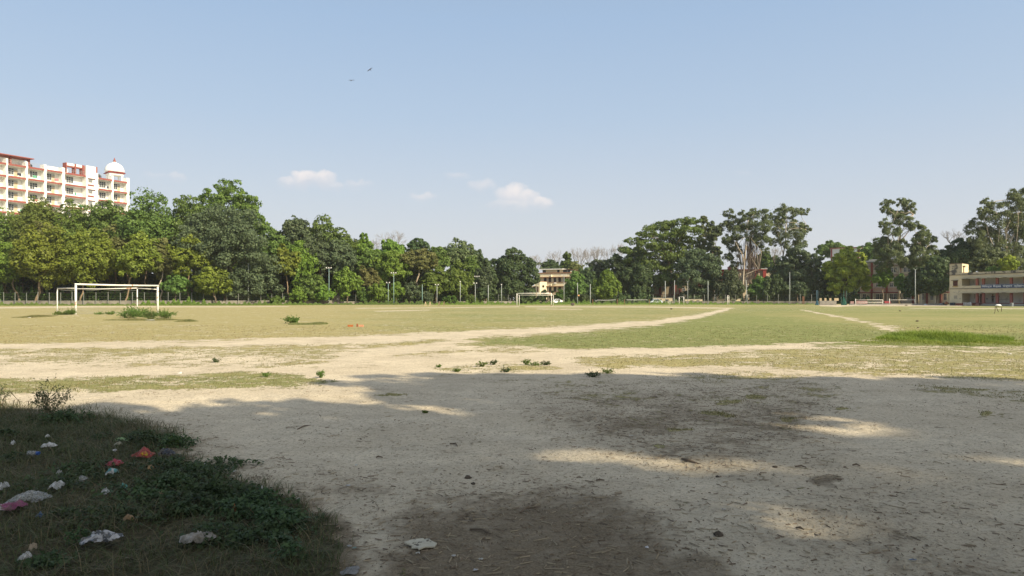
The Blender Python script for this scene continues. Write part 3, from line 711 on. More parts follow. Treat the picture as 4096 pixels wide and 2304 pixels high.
def quarters():
    # low cream and maroon block half hidden by trees
    A, B = (X(2608, 232), 232), (X(2800, 226), 226); fr = Frame(A, B); px = fr.at_px; z = lambda y: Z(y, 229)
    cr = surf('yellow_cream_plaster', (.48, .40, .27), (.42, .35, .24), .35, stain=(.30, .25, .18), stain_scale=.5)  # plaster colour taken down to stand in for the shade on these walls
    root = thing('quarters_building', 'two storey cream quarters with red pilasters behind floodlight poles and dark trees', 'building', (A[0], A[1], 0))
    block(fr, root, px(2611), px(2800), -12, 0, 0, z(1118), cr, 'wall')
    block(fr, root, px(2609), px(2802), -12.2, .5, z(1118) + .003, z(1115), REDPAINT, 'roof_edge')
    for p in (2637, 2697, 2716, 2790): block(fr, root, px(p), px(p + 8), .004, .45, 0, z(1118) - .01, REDPAINT, 'pilaster')
    for p, y0, y1 in ((2650, 1150, 1164), (2680, 1148, 1162), (2730, 1150, 1164), (2757, 1150, 1164), (2620, 1186, 1200), (2652, 1186, 1200), (2740, 1186, 1198)):
        window(fr, root, px(p), px(p + 11), .004, z(y1), z(y0), 2, 2)
    block(fr, root, px(2611), px(2760), .46, 1.8, z(1181), z(1178), MAROON, 'veranda_roof')
    # taller block further right, maroon pilasters
    A, B = (X(2860, 240), 240), (X(3150, 236), 236); fr = Frame(A, B); px2 = fr.at_px; z2 = lambda y: Z(y, 238)
    gr = surf('shaded_cream_plaster', (.52, .44, .32), (.46, .39, .29), .35, stain=(.30, .26, .20), stain_scale=.5)
    root = thing('hostel_wing', 'three storey cream wing with maroon pilasters behind the tall pale trunks', 'building', (A[0], A[1], 0))
    block(fr, root, px2(2868), px2(3120), -12, 0, 0, z2(1081), gr, 'wall')
    block(fr, root, px2(2860), px2(3125), -12.4, .7, z2(1081) + .003, z2(1077), MAROON, 'roof_edge')
    block(fr, root, px2(3043), px2(3070), -1, .75, z2(1077) + .003, z2(1075), WHITEFRAME, 'roof_slab')
    for p in (2886, 2918, 3018, 3051, 3095): block(fr, root, px2(p), px2(p + 13), .004, .55, 0, z2(1081) - .01, MAROON, 'pilaster')
    for p in (2900, 2935, 2960, 2985, 3034, 3068, 3108):
        for y0, y1 in ((1106, 1122), (1140, 1158), (1176, 1192)): window(fr, root, px2(p), px2(p + 15), .004, z2(y1), z2(y0), 3, 2)
    block(fr, root, px2(2926), px2(2952), -8, -2, z2(1077) + .003, z2(1063), cr, 'stair_head')
    block(fr, root, px2(2921), px2(2926) - .003, -8, -1.8, z2(1077) + .003, z2(1063), REDPAINT, 'stair_head_column')
    # white roof block far behind
    A, B = (X(3310, 300), 300), (X(3450, 292), 292); fr = Frame(A, B); z3 = lambda y: Z(y, 296); px3 = fr.at_px
    root = thing('distant_building', 'white flat-roofed block with red trim showing over the lime green tree', 'building', (A[0], A[1], 0))
    block(fr, root, px3(3322), px3(3440), -12, 0, 0, z3(993), WHITEWALL, 'wall')
    block(fr, root, px3(3318), px3(3444), -12.3, .5, z3(993) + .003, z3(990), REDPAINT, 'roof_edge')
    for p, w_ in ((3324, 5), (3430, 8)): block(fr, root, px3(p), px3(p + w_), .004, .4, 0, z3(994), REDPAINT, 'pilaster')
    # cream block behind the right trees
    A, B = (X(3420, 222), 222), (X(3810, 205), 205); fr = Frame(A, B); z4 = lambda y: Z(y, 213); px4 = fr.at_px
    cw = surf('pale_cream_plaster', (.70, .63, .49), (.63, .56, .43), .35, stain=(.45, .40, .32), stain_scale=.5)
    root = thing('college_building', 'four storey cream block with brown pilasters behind the two tall right-hand trees', 'building', (A[0], A[1], 0))
    root['label'] = 'four storey cream block with rust pilasters beside the two-storey pavilion'
    block(fr, root, px4(3440), px4(3800), -12, 0, 0, z4(1046), cw, 'wall')
    for i, (y, d) in enumerate(((1041, .2), (1037, -.6), (1033, -1.4))):
        block(fr, root, px4(3452 + i * 10), px4(3790), -12, d + .5, z4(y + 3.5), z4(y + .3), CONC if i % 2 else WHITEFRAME, 'roof_step')
    for p in (3485, 3545, 3598, 3650, 3705, 3760): block(fr, root, px4(p), px4(p + 7), .004, .7, 0, z4(1046) - .01, surf('rust_paint', (.26, .075, .05), (.21, .06, .045), .7), 'pilaster')
    for y in (1060, 1098, 1150): block(fr, root, px4(3440), px4(3800), .004, .5, z4(y + 1.5), z4(y), REDPAINT if y < 1150 else WHITEFRAME, 'ledge')
    for p in (3452, 3505, 3520, 3560, 3575, 3615, 3630, 3668, 3685, 3722, 3740, 3775):
        for y0, y1 in ((1070, 1088), (1108, 1126), (1132, 1146), (1176, 1200)): window(fr, root, px4(p), px4(p + 12), .004, z4(y1), z4(y0), 2, 2)
    block(fr, root, px4(3440), px4(3800), .51, 2.6, z4(1172), z4(1168), MAROON, 'veranda_roof')
    for p in (3450, 3500, 3555, 3610, 3690, 3745): block(fr, root, px4(p), px4(p + 4), 2.0, 2.4, 0, z4(1172) - .004, cw, 'veranda_column')
    # low plastered yard walls in front of the quarters
    for name, p0, p1, d, y0, lab in (('yard_wall', 2612, 2690, 214, 1193, 'low yellow yard wall beside the small white goal frame'), ('yard_wall', 2740, 2810, 214, 1198, 'low shadowed cream yard wall near the tall dark mango tree'), ('yard_wall', 2868, 2962, 213, 1196, 'low cream yard wall with windows behind the ladder-like white posts')):
        fr = Frame((X(p0, d), d), (X(p1, d), d)); root = thing(name, lab, 'wall', (X(p0, d), d, 0), 0, 'yard walls of the quarters')
        block(fr, root, 0, fr.L, -.25, 0, 0, Z(y0, d), cr, 'wall_face')
        block(fr, root, -.05, fr.L + .05, -.3, .06, Z(y0, d) + .003, Z(y0, d) + .12, CONC, 'coping')
        for i in range(2):
            a = fr.L * (.3 + .35 * i); block(fr, root, a, a + .9, .004, .05, Z(y0, d) * .35, Z(y0, d) * .8, DARKGLASS, 'opening')
quarters()

def pavilion():
    cr = surf('pavilion_plaster', (.64, .56, .38), (.58, .50, .34), .4, stain=(.24, .22, .18), stain_scale=.55, stain_lo=.60, stain_hi=.74, zstretch=1.6)
    cr2 = surf('pavilion_mouldy_plaster', (.52, .46, .32), (.46, .40, .28), .5, stain=(.10, .095, .085), stain_scale=.7, stain_lo=.47, stain_hi=.62, zstretch=1.5)
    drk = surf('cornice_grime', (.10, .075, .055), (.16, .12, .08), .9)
    pink = surf('pink_column_paint', (.36, .14, .115), (.32, .125, .10), .7, stain=(.25, .10, .08), stain_scale=1.1)
    wht = surf('veranda_whitewash', (.62, .60, .56), (.56, .54, .50), .4, stain=(.40, .38, .34), stain_scale=.7)
    p0 = (X(3798, 157.6), 157.6); p1 = (X(3848, 155.2), 155.2)
    q2 = (X(3905, 152.0), 152.0); q3 = (X(4096, 141.5), 141.5)
    u = (Vector(q3) - Vector(q2)).normalized(); q4 = Vector(q3) + u * 9
    # gentle bend between the end block and the long front
    bend = []
    for i in range(7):
        t = i / 6; a = Vector(p1); c = Vector((X(3880, 153.7), 153.7)); e = Vector(q2)
        bend.append(tuple((1 - t) ** 2 * a + 2 * t * (1 - t) * c + t * t * e))
    front = bend + [tuple(Vector(q2) + (q4 - Vector(q2)) * i / 6) for i in range(1, 7)]
    root = thing('sports_pavilion', 'two storey cream pavilion with pink columns, roof tower and a blue Hindi sign', 'building', (p1[0], p1[1], 0))
    D = -5.5
    m = MB(); m.strip([p0, p1], D, 0, 0, 6.5); m.build('end_block', cr, root)
    m = MB(); m.strip([p0, p1], D, .02, 6.62, 7.02); m.build('end_parapet', cr2, root)
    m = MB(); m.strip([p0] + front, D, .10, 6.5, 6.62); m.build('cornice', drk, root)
    m = MB(); m.strip(front, -.25, .02, 6.62, 7.05); m.build('roof_parapet', cr2, root)
    m = MB(); m.strip(front, D, 0, 5.75, 6.5); m.build('roof_band', cr, root)
    m = MB(); m.strip(front, 0.004, .75, 5.66, 5.78); m.build('upper_chajja', cr2, root)
    m = MB(); m.strip(front, 0.004, .55, 2.62, 2.74); m.build('lower_chajja', cr2, root)
    m = MB(); m.strip(front, D, 0, 2.74, 3.55); m.build('floor_band', cr, root)
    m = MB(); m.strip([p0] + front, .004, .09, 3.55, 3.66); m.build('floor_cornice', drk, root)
    m = MB(); m.strip(front, -.18, 0.0, 3.55, 4.22); m.build('balcony_parapet', cr, root)
    m = MB(); m.strip(front, D, -2.6, .6, 2.74); m.build('back_wall', wht, root)
    m = MB(); m.strip(front, D, -2.6, 3.55, 5.75); m.build('upper_back_wall', wht, root)
    m = MB(); m.strip(front, D, .02, 0, .6); m.build('plinth', surf('red_plinth', (.20, .07, .055), (.15, .06, .05), .6), root)
    fr = Frame(q2, tuple(q4)); L = fr.L
    # columns
    for pc in (3903.5, 3929, 3984, 4040, 4095):
        a = fr.at_px(pc); w = .26
        for z0, z1 in ((.6, 2.738), (4.222, 5.748)):
            m = MB(); fr.box(m, a - w, a + w, -.5, -.19, z0, z1); m.build('column', pink, root)
    for i in range(3):
        m = MB(); a0 = fr.at_px(3935); fr.box(m, a0 + i * .003, L - i * .003, .021 + i * .36, .38 + i * .36, 0, .46 - i * .15); m.build('step', CONC, root)
    # sign board along the balcony
    a0, a1 = fr.at_px(3926), L - .4
    m = MB(); fr.box(m, a0, a1, .095, .16, 3.62, 4.34); sign = m.build('sign_board', surf('sign_blue', (.07, .095, .17), (.06, .085, .15), 1.5), root)
    m = MB()
    for z0, z1 in ((4.34, 4.38), (3.58, 3.62)): fr.box(m, a0 - .03, a1 + .03, .09, .18, z0, z1)
    m.build('sign_rim', surf('sign_rim_white', (.55, .56, .58)), sign)
    # "चिकित्सा विज्ञान संस्थान क्रीडांगन": vowel signs written before their letters because the text object does not shape
    words = [('\u093f\u091a\u093f\u0915\u0924\u094d\u0938\u093e', 3930, 3970), ('\u093f\u0935\u091c\u094d\u091e\u093e\u0928', 3975, 4007), ('\u0938\u0902\u0938\u094d\u0925\u093e\u0928', 4013, 4052), ('\u0915\u094d\u0930\u0940\u0921\u093e\u0902\u0917\u0928', 4058, 4106)]
    tv, tf = [], []
    for txt, w0, w1 in words:
        cu = bpy.data.curves.new('sign_text', 'FONT'); cu.body = txt; cu.size = 1.0; cu.extrude = .02; cu.offset = .022
        to = bpy.data.objects.new('sign_text', cu); COL.objects.link(to)
        dg = bpy.context.evaluated_depsgraph_get(); me = bpy.data.meshes.new_from_object(to.evaluated_get(dg))
        v = np.array([tuple(q.co) for q in me.vertices]); fs = [tuple(p.vertices) for p in me.polygons]
        bpy.data.objects.remove(to); bpy.data.curves.remove(cu); bpy.data.meshes.remove(me)
        if not len(v): continue
        b0, b1 = fr.at_px(w0), fr.at_px(w1); mn, mx = v.min(0), v.max(0)
        ax = b0 + (v[:, 0] - mn[0]) / (mx[0] - mn[0]) * (b1 - b0); zz = 3.68 + (v[:, 1] - mn[1]) / (mx[1] - mn[1]) * .58
        base = len(tv); tv += [fr.p(a, .175 + z, h) for a, z, h in zip(ax, v[:, 2], zz)]; tf += [tuple(i + base for i in f) for f in fs]
    mt = MB(); mt.raw(tv, tf); mt.build('lettering', surf('sign_white', (.75, .76, .78)), sign)
    # end-block window, jali and stains
    fe = Frame(p0, p1)
    e = fe.at_px
    window(fe, root, e(3814), e(3830), .004, 4.25, 5.3, 2, 1, BROWN, BROWN)
    block(fe, root, e(3810), e(3833), .01, .5, 5.34, 5.44, drk, 'window_hood')
    block(fe, root, e(3812), e(3832), .01, .25, 4.08, 4.2, surf('ochre_sill', (.45, .28, .08)), 'window_sill')
    for i in range(4): block(fe, root, e(3816.5 + i * 3.4), e(3818 + i * 3.4), .004, .03, 1.45, 2.15, CONC, 'jali_slot')
    block(fe, root, e(3805), e(3822), .03, .5, 0, .62, surf('dark_crate', (.05, .055, .07)), 'meter_box')
    block(fe, root, e(3822) + .05, e(3848), .004, .03, 0, .5, REDPAINT, 'dado')
    # open bay beside the end block, doors and openings on the back walls
    for (c0, c1, z0, z1, mat_, nm) in ((3871, 3876, 4.0, 5.3, BROWN, 'door'), (3878, 3887, 4.0, 5.3, surf('opening_green', (.03, .05, .02)), 'opening'), (3891, 3899, 1.5, 2.5, BROWN, 'window_opening'), (3921, 3927, .62, 2.45, BROWN, 'door'), (3936, 3941, .62, 2.4, BROWN, 'door')):
        frb = fr if c0 > 3905 else Frame(front[2], front[6]); o = -2.59
        b0, b1 = frb.at_px(c0, o), frb.at_px(c1, o); block(frb, root, b0, b1, o, o + .06, z0, z1, mat_, nm)
    for c0, z0, s in ((3993, 1.75, .22), (4043, 1.9, .4), (3945, 1.3, .22)):
        b0 = fr.at_px(c0, -2.5); block(fr, root, b0, b0 + s, -2.59, -2.52, z0, z0 + s * 1.3, DARKGLASS, 'switch_board')
    b0, b1 = fr.at_px(3990, -2.5), fr.at_px(4036, -2.5); block(fr, root, b0, b1, -2.59, -2.5, 1.3, 1.36, CONC, 'wall_rail')
    # roof tower over the end block
    n = Vector((fe.N.x, fe.N.y)); rec = Vector((X(3874, 160.2) - p1[0], 160.2 - p1[1]))
    c = [Vector(p0), Vector(p1), Vector(p1) + rec, Vector(p0) + rec]
    pts = [(v.x, v.y, 7.024) for v in c] + [(v.x, v.y, 9.0) for v in c]
    tw = MB().hexa(pts).build('roof_tower', cr2, root)
    pts = []
    cen = sum(c, Vector((0, 0))) / 4
    for zz in (9.002, 9.1): pts += [((v.x - cen.x) * 1.05 + cen.x, (v.y - cen.y) * 1.05 + cen.y, zz) for v in c]
    MB().hexa(pts).build('tower_coping', drk, tw)
    ft = Frame(tuple(c[1]), tuple(c[2]))
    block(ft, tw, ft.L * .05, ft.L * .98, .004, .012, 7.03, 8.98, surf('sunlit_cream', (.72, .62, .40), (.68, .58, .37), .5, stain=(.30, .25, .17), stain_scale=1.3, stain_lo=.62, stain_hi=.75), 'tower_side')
    block(ft, tw, ft.L * .16, ft.L * .3, .013, .06, 7.06, 8.45, BROWN, 'tower_door')
    block(ft, tw, ft.L * .1, ft.L * .5, .013, .4, 8.5, 8.56, drk, 'door_hood')
pavilion()

# ---------------------------------------------------------------- the tree belt
GL = 'trees of the belt beyond the wall'
T = tree
# behind: tops against the hostel and the sky
T('tree', 'dull olive tree top at the far end of the belt, under the hostel\'s edge', 15, 182, 832, 95, 1080, 'olive', GL, 4600)
T('tree', 'loose dark olive crown rising in front of the hostel\'s lower balconies', 165, 180, 785, 95, 1040, 'olive', GL, 4300, clump=.3)
T('tree', 'olive crown hiding the hostel below its narrow stair windows', 300, 181, 808, 95, 1060, 'olive', GL, 4600)
T('tree', 'olive-green crown just below the hostel\'s white dome', 430, 180, 805, 95, 1060, 'green', GL, 4600)
T('tree', 'rounded green crown beside the hostel\'s end wall', 600, 178, 764, 110, 1040, 'green', GL, 5600)
T('tree', 'mid green crown between the rounded crown and the tallest crown', 770, 182, 786, 85, 1010, 'green', GL, 4600)
T('tall_tree', 'tallest leafy crown of the belt with ragged sprays against the sky', 925, 186, 724, 135, 1050, 'olive', GL, 7600, lobes=[(920, 765, 62, 42), (850, 800, 50, 40), (985, 815, 55, 45), (925, 835, 75, 55), (1010, 860, 52, 42), (860, 870, 65, 60), (1035, 905, 45, 40), (960, 920, 90, 60)], clump=.32)
T('dark_tree', 'huge dense grey-green tree with foliage right down to the wall', 900, 172, 828, 180, 1195, 'grey', GL, 17000, size=.40, lobes=[(850, 885, 100, 60), (960, 890, 85, 55), (780, 930, 62, 48), (905, 960, 130, 75), (1015, 985, 85, 65), (800, 1000, 80, 60), (900, 1050, 110, 70), (1050, 1075, 70, 65), (960, 1120, 95, 60), (840, 1110, 65, 55), (1060, 1140, 60, 45), (930, 1165, 80, 36)], nl=12, trunk=.35)
T('tree', 'grey-green crown at the step down from the tallest crown', 1180, 188, 872, 72, 1060, 'grey', GL, 4600)
T('tree', 'bluish green pair of rounded tops above the bright hanging tree', 1275, 190, 872, 85, 1060, 'green', GL, 5200)
T('tree', 'green crown sloping down toward the pointed tree', 1365, 192, 914, 65, 1070, 'green', GL, 4400)
T('pointed_tree', 'bright green cone-shaped tree standing above its neighbours', 1455, 194, 911, 52, 1075, 'bright', GL, 5200, taper=.35, nl=12)
T('tree', 'green crown under the leafless grey tree top', 1565, 196, 952, 58, 1090, 'bright', GL, 4600, taper=.6)
T('tree', 'dark bluish flat-topped crown beside the leafless tree top', 1665, 200, 955, 62, 1080, 'dark', GL, 4600, flat=.5)
T('tree', 'thin-topped tree with wispy sprays in the dip of the skyline', 1745, 200, 990, 52, 1090, 'green', GL, 3800)
T('tree', 'pale green domed crown, last rise of the belt before the gap', 1835, 204, 966, 62, 1085, 'euc', GL, 5000)
T('tree', 'small dark crown on the slope down to the gap', 1900, 206, 1000, 48, 1110, 'dark', GL, 4000)
T('tree', 'low dark green crown at the end of the belt beside the round tree', 1945, 206, 1040, 42, 1190, 'dark', GL, 4200)
SKYL = [(-60, 850), (0, 835), (600, 775), (1000, 800), (1100, 890), (1300, 885), (1500, 930), (1700, 975), (1950, 1040)]
for i, p_ in enumerate(range(-40, 1950, 66)):
    t_ = np.interp(p_, [q[0] for q in SKYL], [q[1] for q in SKYL]); q_ = (i * 37) % 11
    T('tree', 'green tree crown filling the middle of the belt between front and skyline trees', p_, 177 + p_ * .013 + q_ * .4, t_ + 55 + q_ * 7, 68 + q_ * 2, 1165, ['green', 'olive', 'grey', 'green', 'bright', 'green', 'dark', 'olive'][i % 8], 'trees filling the middle of the belt', 4200, limbs=False)
T('tree', 'green crown right beside the huge dark tree, at the step of the skyline', 1095, 184, 895, 62, 1120, 'green', GL, 4600)
T('tree', 'olive crown between the step of the skyline and the bluish green tops', 1225, 192, 905, 60, 1080, 'olive', GL, 4400)
bare_tree('bare_tree', 'leafless grey tree top poking out above the bright green crowns', 1572, 205, 915, 55, 1060, None)
bare_tree('bare_tree', 'faint leafless twigs between the cone-shaped tree and the grey tree top', 1505, 208, 950, 40, 1060, None, .1)
# front of the belt
T('tree', 'bright green low crown above the fence at the very end of the belt', 40, 168, 985, 80, 1150, 'bright', GL, 4600, trunk_px=75)
T('leaning_tree', 'big yellow-olive tree on a leaning tan trunk near the goal', 190, 167, 905, 110, 1150, 'yellow', GL, 7600, trunk_px=138, bark=BARK_TAN, trunk=.26)
T('tree', 'brownish olive crown tucked behind the leaning yellow-olive tree', 165, 174, 895, 85, 1080, 'brown', GL, 4400)
T('tree', 'yellow-olive tree on slim pale trunks behind the goal\'s crossbar', 360, 168, 930, 100, 1135, 'yellow', GL, 6600, trunk_px=318, bark=BARK_TAN)
T('tree', 'olive crown above the goal\'s near crossbar corner', 290, 176, 880, 80, 1075, 'olive', GL, 4400)
T('tree', 'olive-brown crown between the two yellow-olive trees', 460, 175, 905, 85, 1090, 'brown', GL, 4800)
T('tree', 'golden green tree whose bright side faces the dark huge tree', 565, 168, 945, 85, 1125, 'yellow', GL, 6200, trunk_px=493, bark=BARK_TAN)
T('tree', 'green feathery crown behind the goal\'s bare pale trunks', 520, 178, 855, 90, 1060, 'green', GL, 5000)
T('sparse_tree', 'sparse grey-brown tree with a straight pale trunk beside the goal post', 655, 169, 945, 52, 1120, 'brown', GL, 3000, trunk_px=646, bark=BARK_PALE, trunk=.13)
T('tree', 'golden green tree with an arching bare limb over a pale trunk', 755, 169, 925, 75, 1110, 'yellow', GL, 5200, trunk_px=760, bark=BARK_TAN)
T('tree', 'bright yellow-green low tree in front of the huge dark tree', 845, 167, 1068, 70, 1185, 'yellow', GL, 4200, trunk_px=868)
T('tree', 'dark green gap-filling crown behind the sparse grey-brown tree', 690, 180, 850, 80, 1190, 'dark', GL, 5000)
T('tree', 'small green tree hugging the fence behind the goal\'s far post', 702, 168, 1100, 48, 1200, 'green', GL, 2600)
T('slim_tree', 'yellow slim tree on one thin tan trunk beyond the dark tree', 1140, 176, 978, 52, 1130, 'yellow', GL, 3600, trunk_px=1157, bark=BARK_TAN, trunk=.12, nl=9)
T('hanging_tree', 'vivid green tree with hanging foliage beside the yellow slim tree', 1205, 180, 965, 60, 1150, 'bright', GL, 5200, flat=1.3, droop=.4)
T('tree', 'grey-green crown with a dark forked trunk above the ornate gate posts', 1270, 184, 935, 75, 1100, 'grey', GL, 5200, trunk=.3, trunk_px=1295)
T('tree', 'dusty grey-green crown behind a three-lamp floodlight pole', 1350, 186, 970, 65, 1110, 'grey', GL, 4600)
T('tree', 'brighter green low tree between gate posts and yellow-brown tree', 1390, 180, 1075, 50, 1195, 'bright', GL, 3200)
T('tree', 'green low tree just before the ornate gate posts', 1255, 178, 1105, 50, 1205, 'green', GL, 3200)
T('tree', 'yellow-brown drying tree beside the twin floodlight poles', 1470, 186, 1070, 45, 1165, 'brown', GL, 3600)
T('tree', 'rich green rounded tree behind the tall three-lamp floodlight', 1560, 190, 1010, 75, 1135, 'bright', GL, 6200)
T('tree', 'deep green crown left of the rich green rounded tree', 1480, 192, 990, 65, 1110, 'green', GL, 4600)
T('umbrella_tree', 'dusty spreading tree with pinkish bare limbs under a flat crown', 1680, 192, 995, 75, 1090, 'brown', GL, 4600, flat=.45, trunk_px=1674, bark=BARK_PALE, trunk=.22)
T('tree', 'dull green crown filling the space under the spreading dusty tree', 1650, 198, 1030, 70, 1190, 'grey', GL, 5000)
T('tree', 'light olive tree with layered leaves beside a two-lamp pole', 1745, 190, 1075, 60, 1200, 'olive', GL, 5200, flat=.5)
T('tree', 'yellow-topped tree draped in creeper near the lone bright lamp', 1830, 194, 1055, 55, 1200, 'olive', GL, 5200, flat=1.2)
T('tree', 'dark green creeper-hung tree behind the yellow-topped tree', 1880, 200, 1030, 55, 1200, 'green', GL, 5000, flat=1.2)
T('tree', 'grey-brown tree with a touch of yellow by two close poles', 1925, 198, 1065, 40, 1195, 'grey', GL, 3600)
# round tree and the gap
T('round_tree', 'broad dark round tree just beside the far goal', 2048, 212, 992, 98, 1212, 'dark', None, 14000, size=.42, lobes=[(2055, 1030, 42, 34), (2100, 1060, 42, 42), (2000, 1065, 42, 40), (2050, 1090, 75, 60), (1985, 1120, 40, 45), (2120, 1110, 38, 42), (2050, 1150, 85, 50), (2000, 1180, 55, 36), (2095, 1180, 48, 36)], trunk=.35)
GB = 'leafless trees behind the tan building'
bare_tree('bare_tree', 'small leafless tree between the round tree and the tan building', 2147, 262, 1012, 28, 1110, GB, .12)
bare_tree('bare_tree', 'leafless tree above the dark flat crown behind the tan building', 2222, 285, 997, 38, 1090, GB)
bare_tree('bare_tree', 'tallest leafless tree, dark trunk beside the tan building\'s end', 2318, 275, 980, 42, 1110, GB, .24)
bare_tree('bare_tree', 'leafless tree standing alone between two taller leafless trees', 2362, 280, 992, 30, 1100, GB)
bare_tree('bare_tree', 'second tall leafless tree with a rounded top of twigs', 2390, 285, 980, 32, 1090, GB, .2)
bare_tree('bare_tree', 'thin leafless tree third from the tan building', 2432, 285, 988, 30, 1080, GB, .12)
bare_tree('bare_tree', 'leafless tree half hidden by the spreading silk-cotton tree', 2474, 285, 972, 30, 1080, GB, .14)
T('tree', 'dark flat-topped crown over the tan building\'s roof', 2200, 275, 1038, 46, 1100, 'dark', None, 4200, size=.5, flat=.55)
T('tree', 'narrow half-bare green tree behind the tan building\'s roof', 2267, 275, 1003, 26, 1110, 'green', None, 2600, size=.5)
T('tree', 'yellowish brown crown at the tan building\'s roof corner', 2300, 272, 1050, 32, 1115, 'brown', None, 2600, size=.5)
T('conifer_shrub', 'dark narrow columnar bush against the tan building\'s stair tower', 2174, 236, 1130, 13, 1212, 'dark', None, 2200, size=.36, taper=.5, trunk=.08, nl=9, cat='bush')
T('conifer_shrub', 'short columnar bush behind the far goal\'s post', 2208, 236, 1155, 12, 1212, 'dark', None, 1700, size=.36, taper=.5, trunk=.08, nl=8, cat='bush')
T('conifer_shrub', 'tall green columnar bush beside the parked white car', 2240, 232, 1150, 19, 1214, 'green', None, 2600, size=.36, taper=.6, trunk=.08, nl=9, cat='bush')
T('tree', 'small green tree inside the far goal\'s frame', 2098, 226, 1168, 20, 1212, 'green', None, 1800, size=.34)
T('tree', 'low bush-like tree in front of the tan building\'s doorway', 2132, 228, 1186, 18, 1216, 'green', None, 1500, size=.32)
T('tree', 'thin dark sapling tree inside the far goal, right of centre', 2166, 226, 1176, 18, 1214, 'dark', None, 1200, size=.32)
T('tree', 'bright-topped green tree hiding the tan building\'s corner', 2298, 222, 1092, 44, 1212, 'green', None, 6000, size=.4)
T('tree', 'dusky green tree behind the bright-topped one', 2345, 232, 1060, 48, 1212, 'dark', None, 5600)
T('hanging_tree', 'light green tree with hanging clusters behind the sagging net', 2425, 220, 1090, 48, 1208, 'bright', None, 5600, flat=1.2)
T('tree', 'grey-green crown above the light hanging tree', 2395, 236, 1035, 55, 1200, 'grey', None, 5000)
T('tree', 'dark tree joining the hanging-cluster tree to the silk-cotton tree', 2475, 230, 1010, 62, 1212, 'dark', None, 7600)
T('tree', 'dark bluish tree draped to the ground beside the second net', 2555, 226, 1000, 66, 1214, 'dark', None, 9000, flat=1.2)
T('silk_cotton_tree', 'wide spreading tree with flat tiers of leaves and a dark straight trunk', 2680, 228, 872, 190, 1090, 'green', None, 15000, size=.46, flat=.5, clump=.42, inner=.06, trunk=.42, trunk_px=2678, droop=.3,
  lobes=[(2700, 890, 55, 14), (2760, 885, 40, 12), (2640, 905, 60, 15), (2585, 935, 45, 14), (2545, 965, 42, 16), (2740, 925, 65, 16), (2670, 945, 70, 16), (2600, 985, 60, 18), (2530, 1005, 50, 20), (2700, 985, 75, 18), (2770, 960, 45, 16), (2640, 1025, 75, 20), (2560, 1050, 60, 30), (2740, 1030, 70, 30), (2620, 1080, 70, 36), (2700, 1075, 60, 34), (2560, 1110, 50, 36), (2650, 1120, 50, 30)])
T('mango_tree', 'dense grey-olive domed tree in front of the maroon and cream wing', 2805, 218, 992, 88, 1205, 'grey', None, 13000, size=.42, lobes=[(2790, 1020, 52, 30), (2835, 1050, 52, 34), (2750, 1060, 50, 36), (2800, 1080, 80, 44), (2850, 1100, 40, 34), (2760, 1120, 50, 44), (2825, 1145, 60, 44), (2790, 1180, 55, 30)], trunk=.3)
T('slim_tree', 'tall slender tree between silk-cotton tree and pale eucalypts', 2812, 232, 866, 26, 1040, 'euc', None, 3800, size=.4, lobes=[(2812, 885, 20, 20), (2800, 915, 20, 18), (2828, 935, 22, 22), (2810, 965, 24, 24), (2800, 1000, 26, 22)], trunk=.2)
T('slim_tree', 'second slender tree with drooping dark sprays below the first', 2852, 232, 885, 34, 1050, 'euc', None, 4200, size=.4, lobes=[(2846, 905, 24, 20), (2872, 925, 22, 20), (2850, 950, 24, 24), (2840, 990, 30, 26), (2868, 1010, 22, 26)], trunk=.2)

def eucalypt(label, px, d, lobes, forks, kind='euc', n=6000, group='tall pale-trunked eucalypts', r=.34, size=.40, name='eucalypt'):
    """lobes as (px,py,rx,ry); forks: pale trunk and limb lines as lists of (px,py) with start radius"""
    TSEED[0] += 1; rng = np.random.default_rng(TSEED[0])
    root = thing(name, label, 'tree', (X(px, d), d, 0), 0, group)
    LB = []
    for l in lobes:
        rx, rz = l[2] / F * d, l[3] / F * d; LB.append((X(l[0], d), d + rng.uniform(-1, 1) * 2.2, Z(l[1], d), rx, rx * .85, rz))
    P, Nn = crown_points(rng, LB, int(n * 2.5), .35, .8, .06, .6)
    quad_mesh('crown', leaves(P, Nn, size * .95, rng, .5, .45), KINDS[kind], root)
    mb = MB()
    for f in forks:
        pts = [(X(a, d), d + rng.normal() * .25 * (i > 0), Z(b, d)) for i, (a, b) in enumerate(f[1:])]
        dense = []
        for a, b in zip(pts, pts[1:]): dense += [a, tuple((np.array(a) + np.array(b)) / 2 + rng.normal(size=3) * .10)]
        dense.append(pts[-1]); m = len(dense)
        mb.tube(dense, [f[0] * .72 * (1 - .75 * i / (m - 1)) for i in range(m)], 7)
    for l in LB:
        j = rng.integers(0, len(forks)); f = forks[j]; a = f[1 + rng.integers(len(f) // 2, len(f) - 1)]
        limb(mb, (X(a[0], d), d, Z(a[1], d)), (l[0], l[1], l[2]), .10, .03, rng, 4, .08, 4)
    mb.build('trunk', BARK_PALE, root, smooth=True)
    return root
eucalypt('pale forked eucalypt with loose top, second of the tall group', 2975, 224,
  [(2912, 858, 22, 20), (2935, 890, 30, 28), (2905, 905, 26, 22), (2940, 935, 30, 30), (2965, 905, 26, 26), (2925, 975, 26, 26), (2950, 1000, 24, 26), (2915, 1030, 26, 20), (2900, 960, 22, 20), (2940, 1060, 22, 20)],
  [(.36, (2968, 1216), (2970, 1130), (2960, 1020), (2945, 950), (2932, 890)), (.28, (2965, 1060), (2950, 1000), (2940, 930)), (.24, (2972, 1130), (2955, 1085), (2948, 1040))], n=6600)
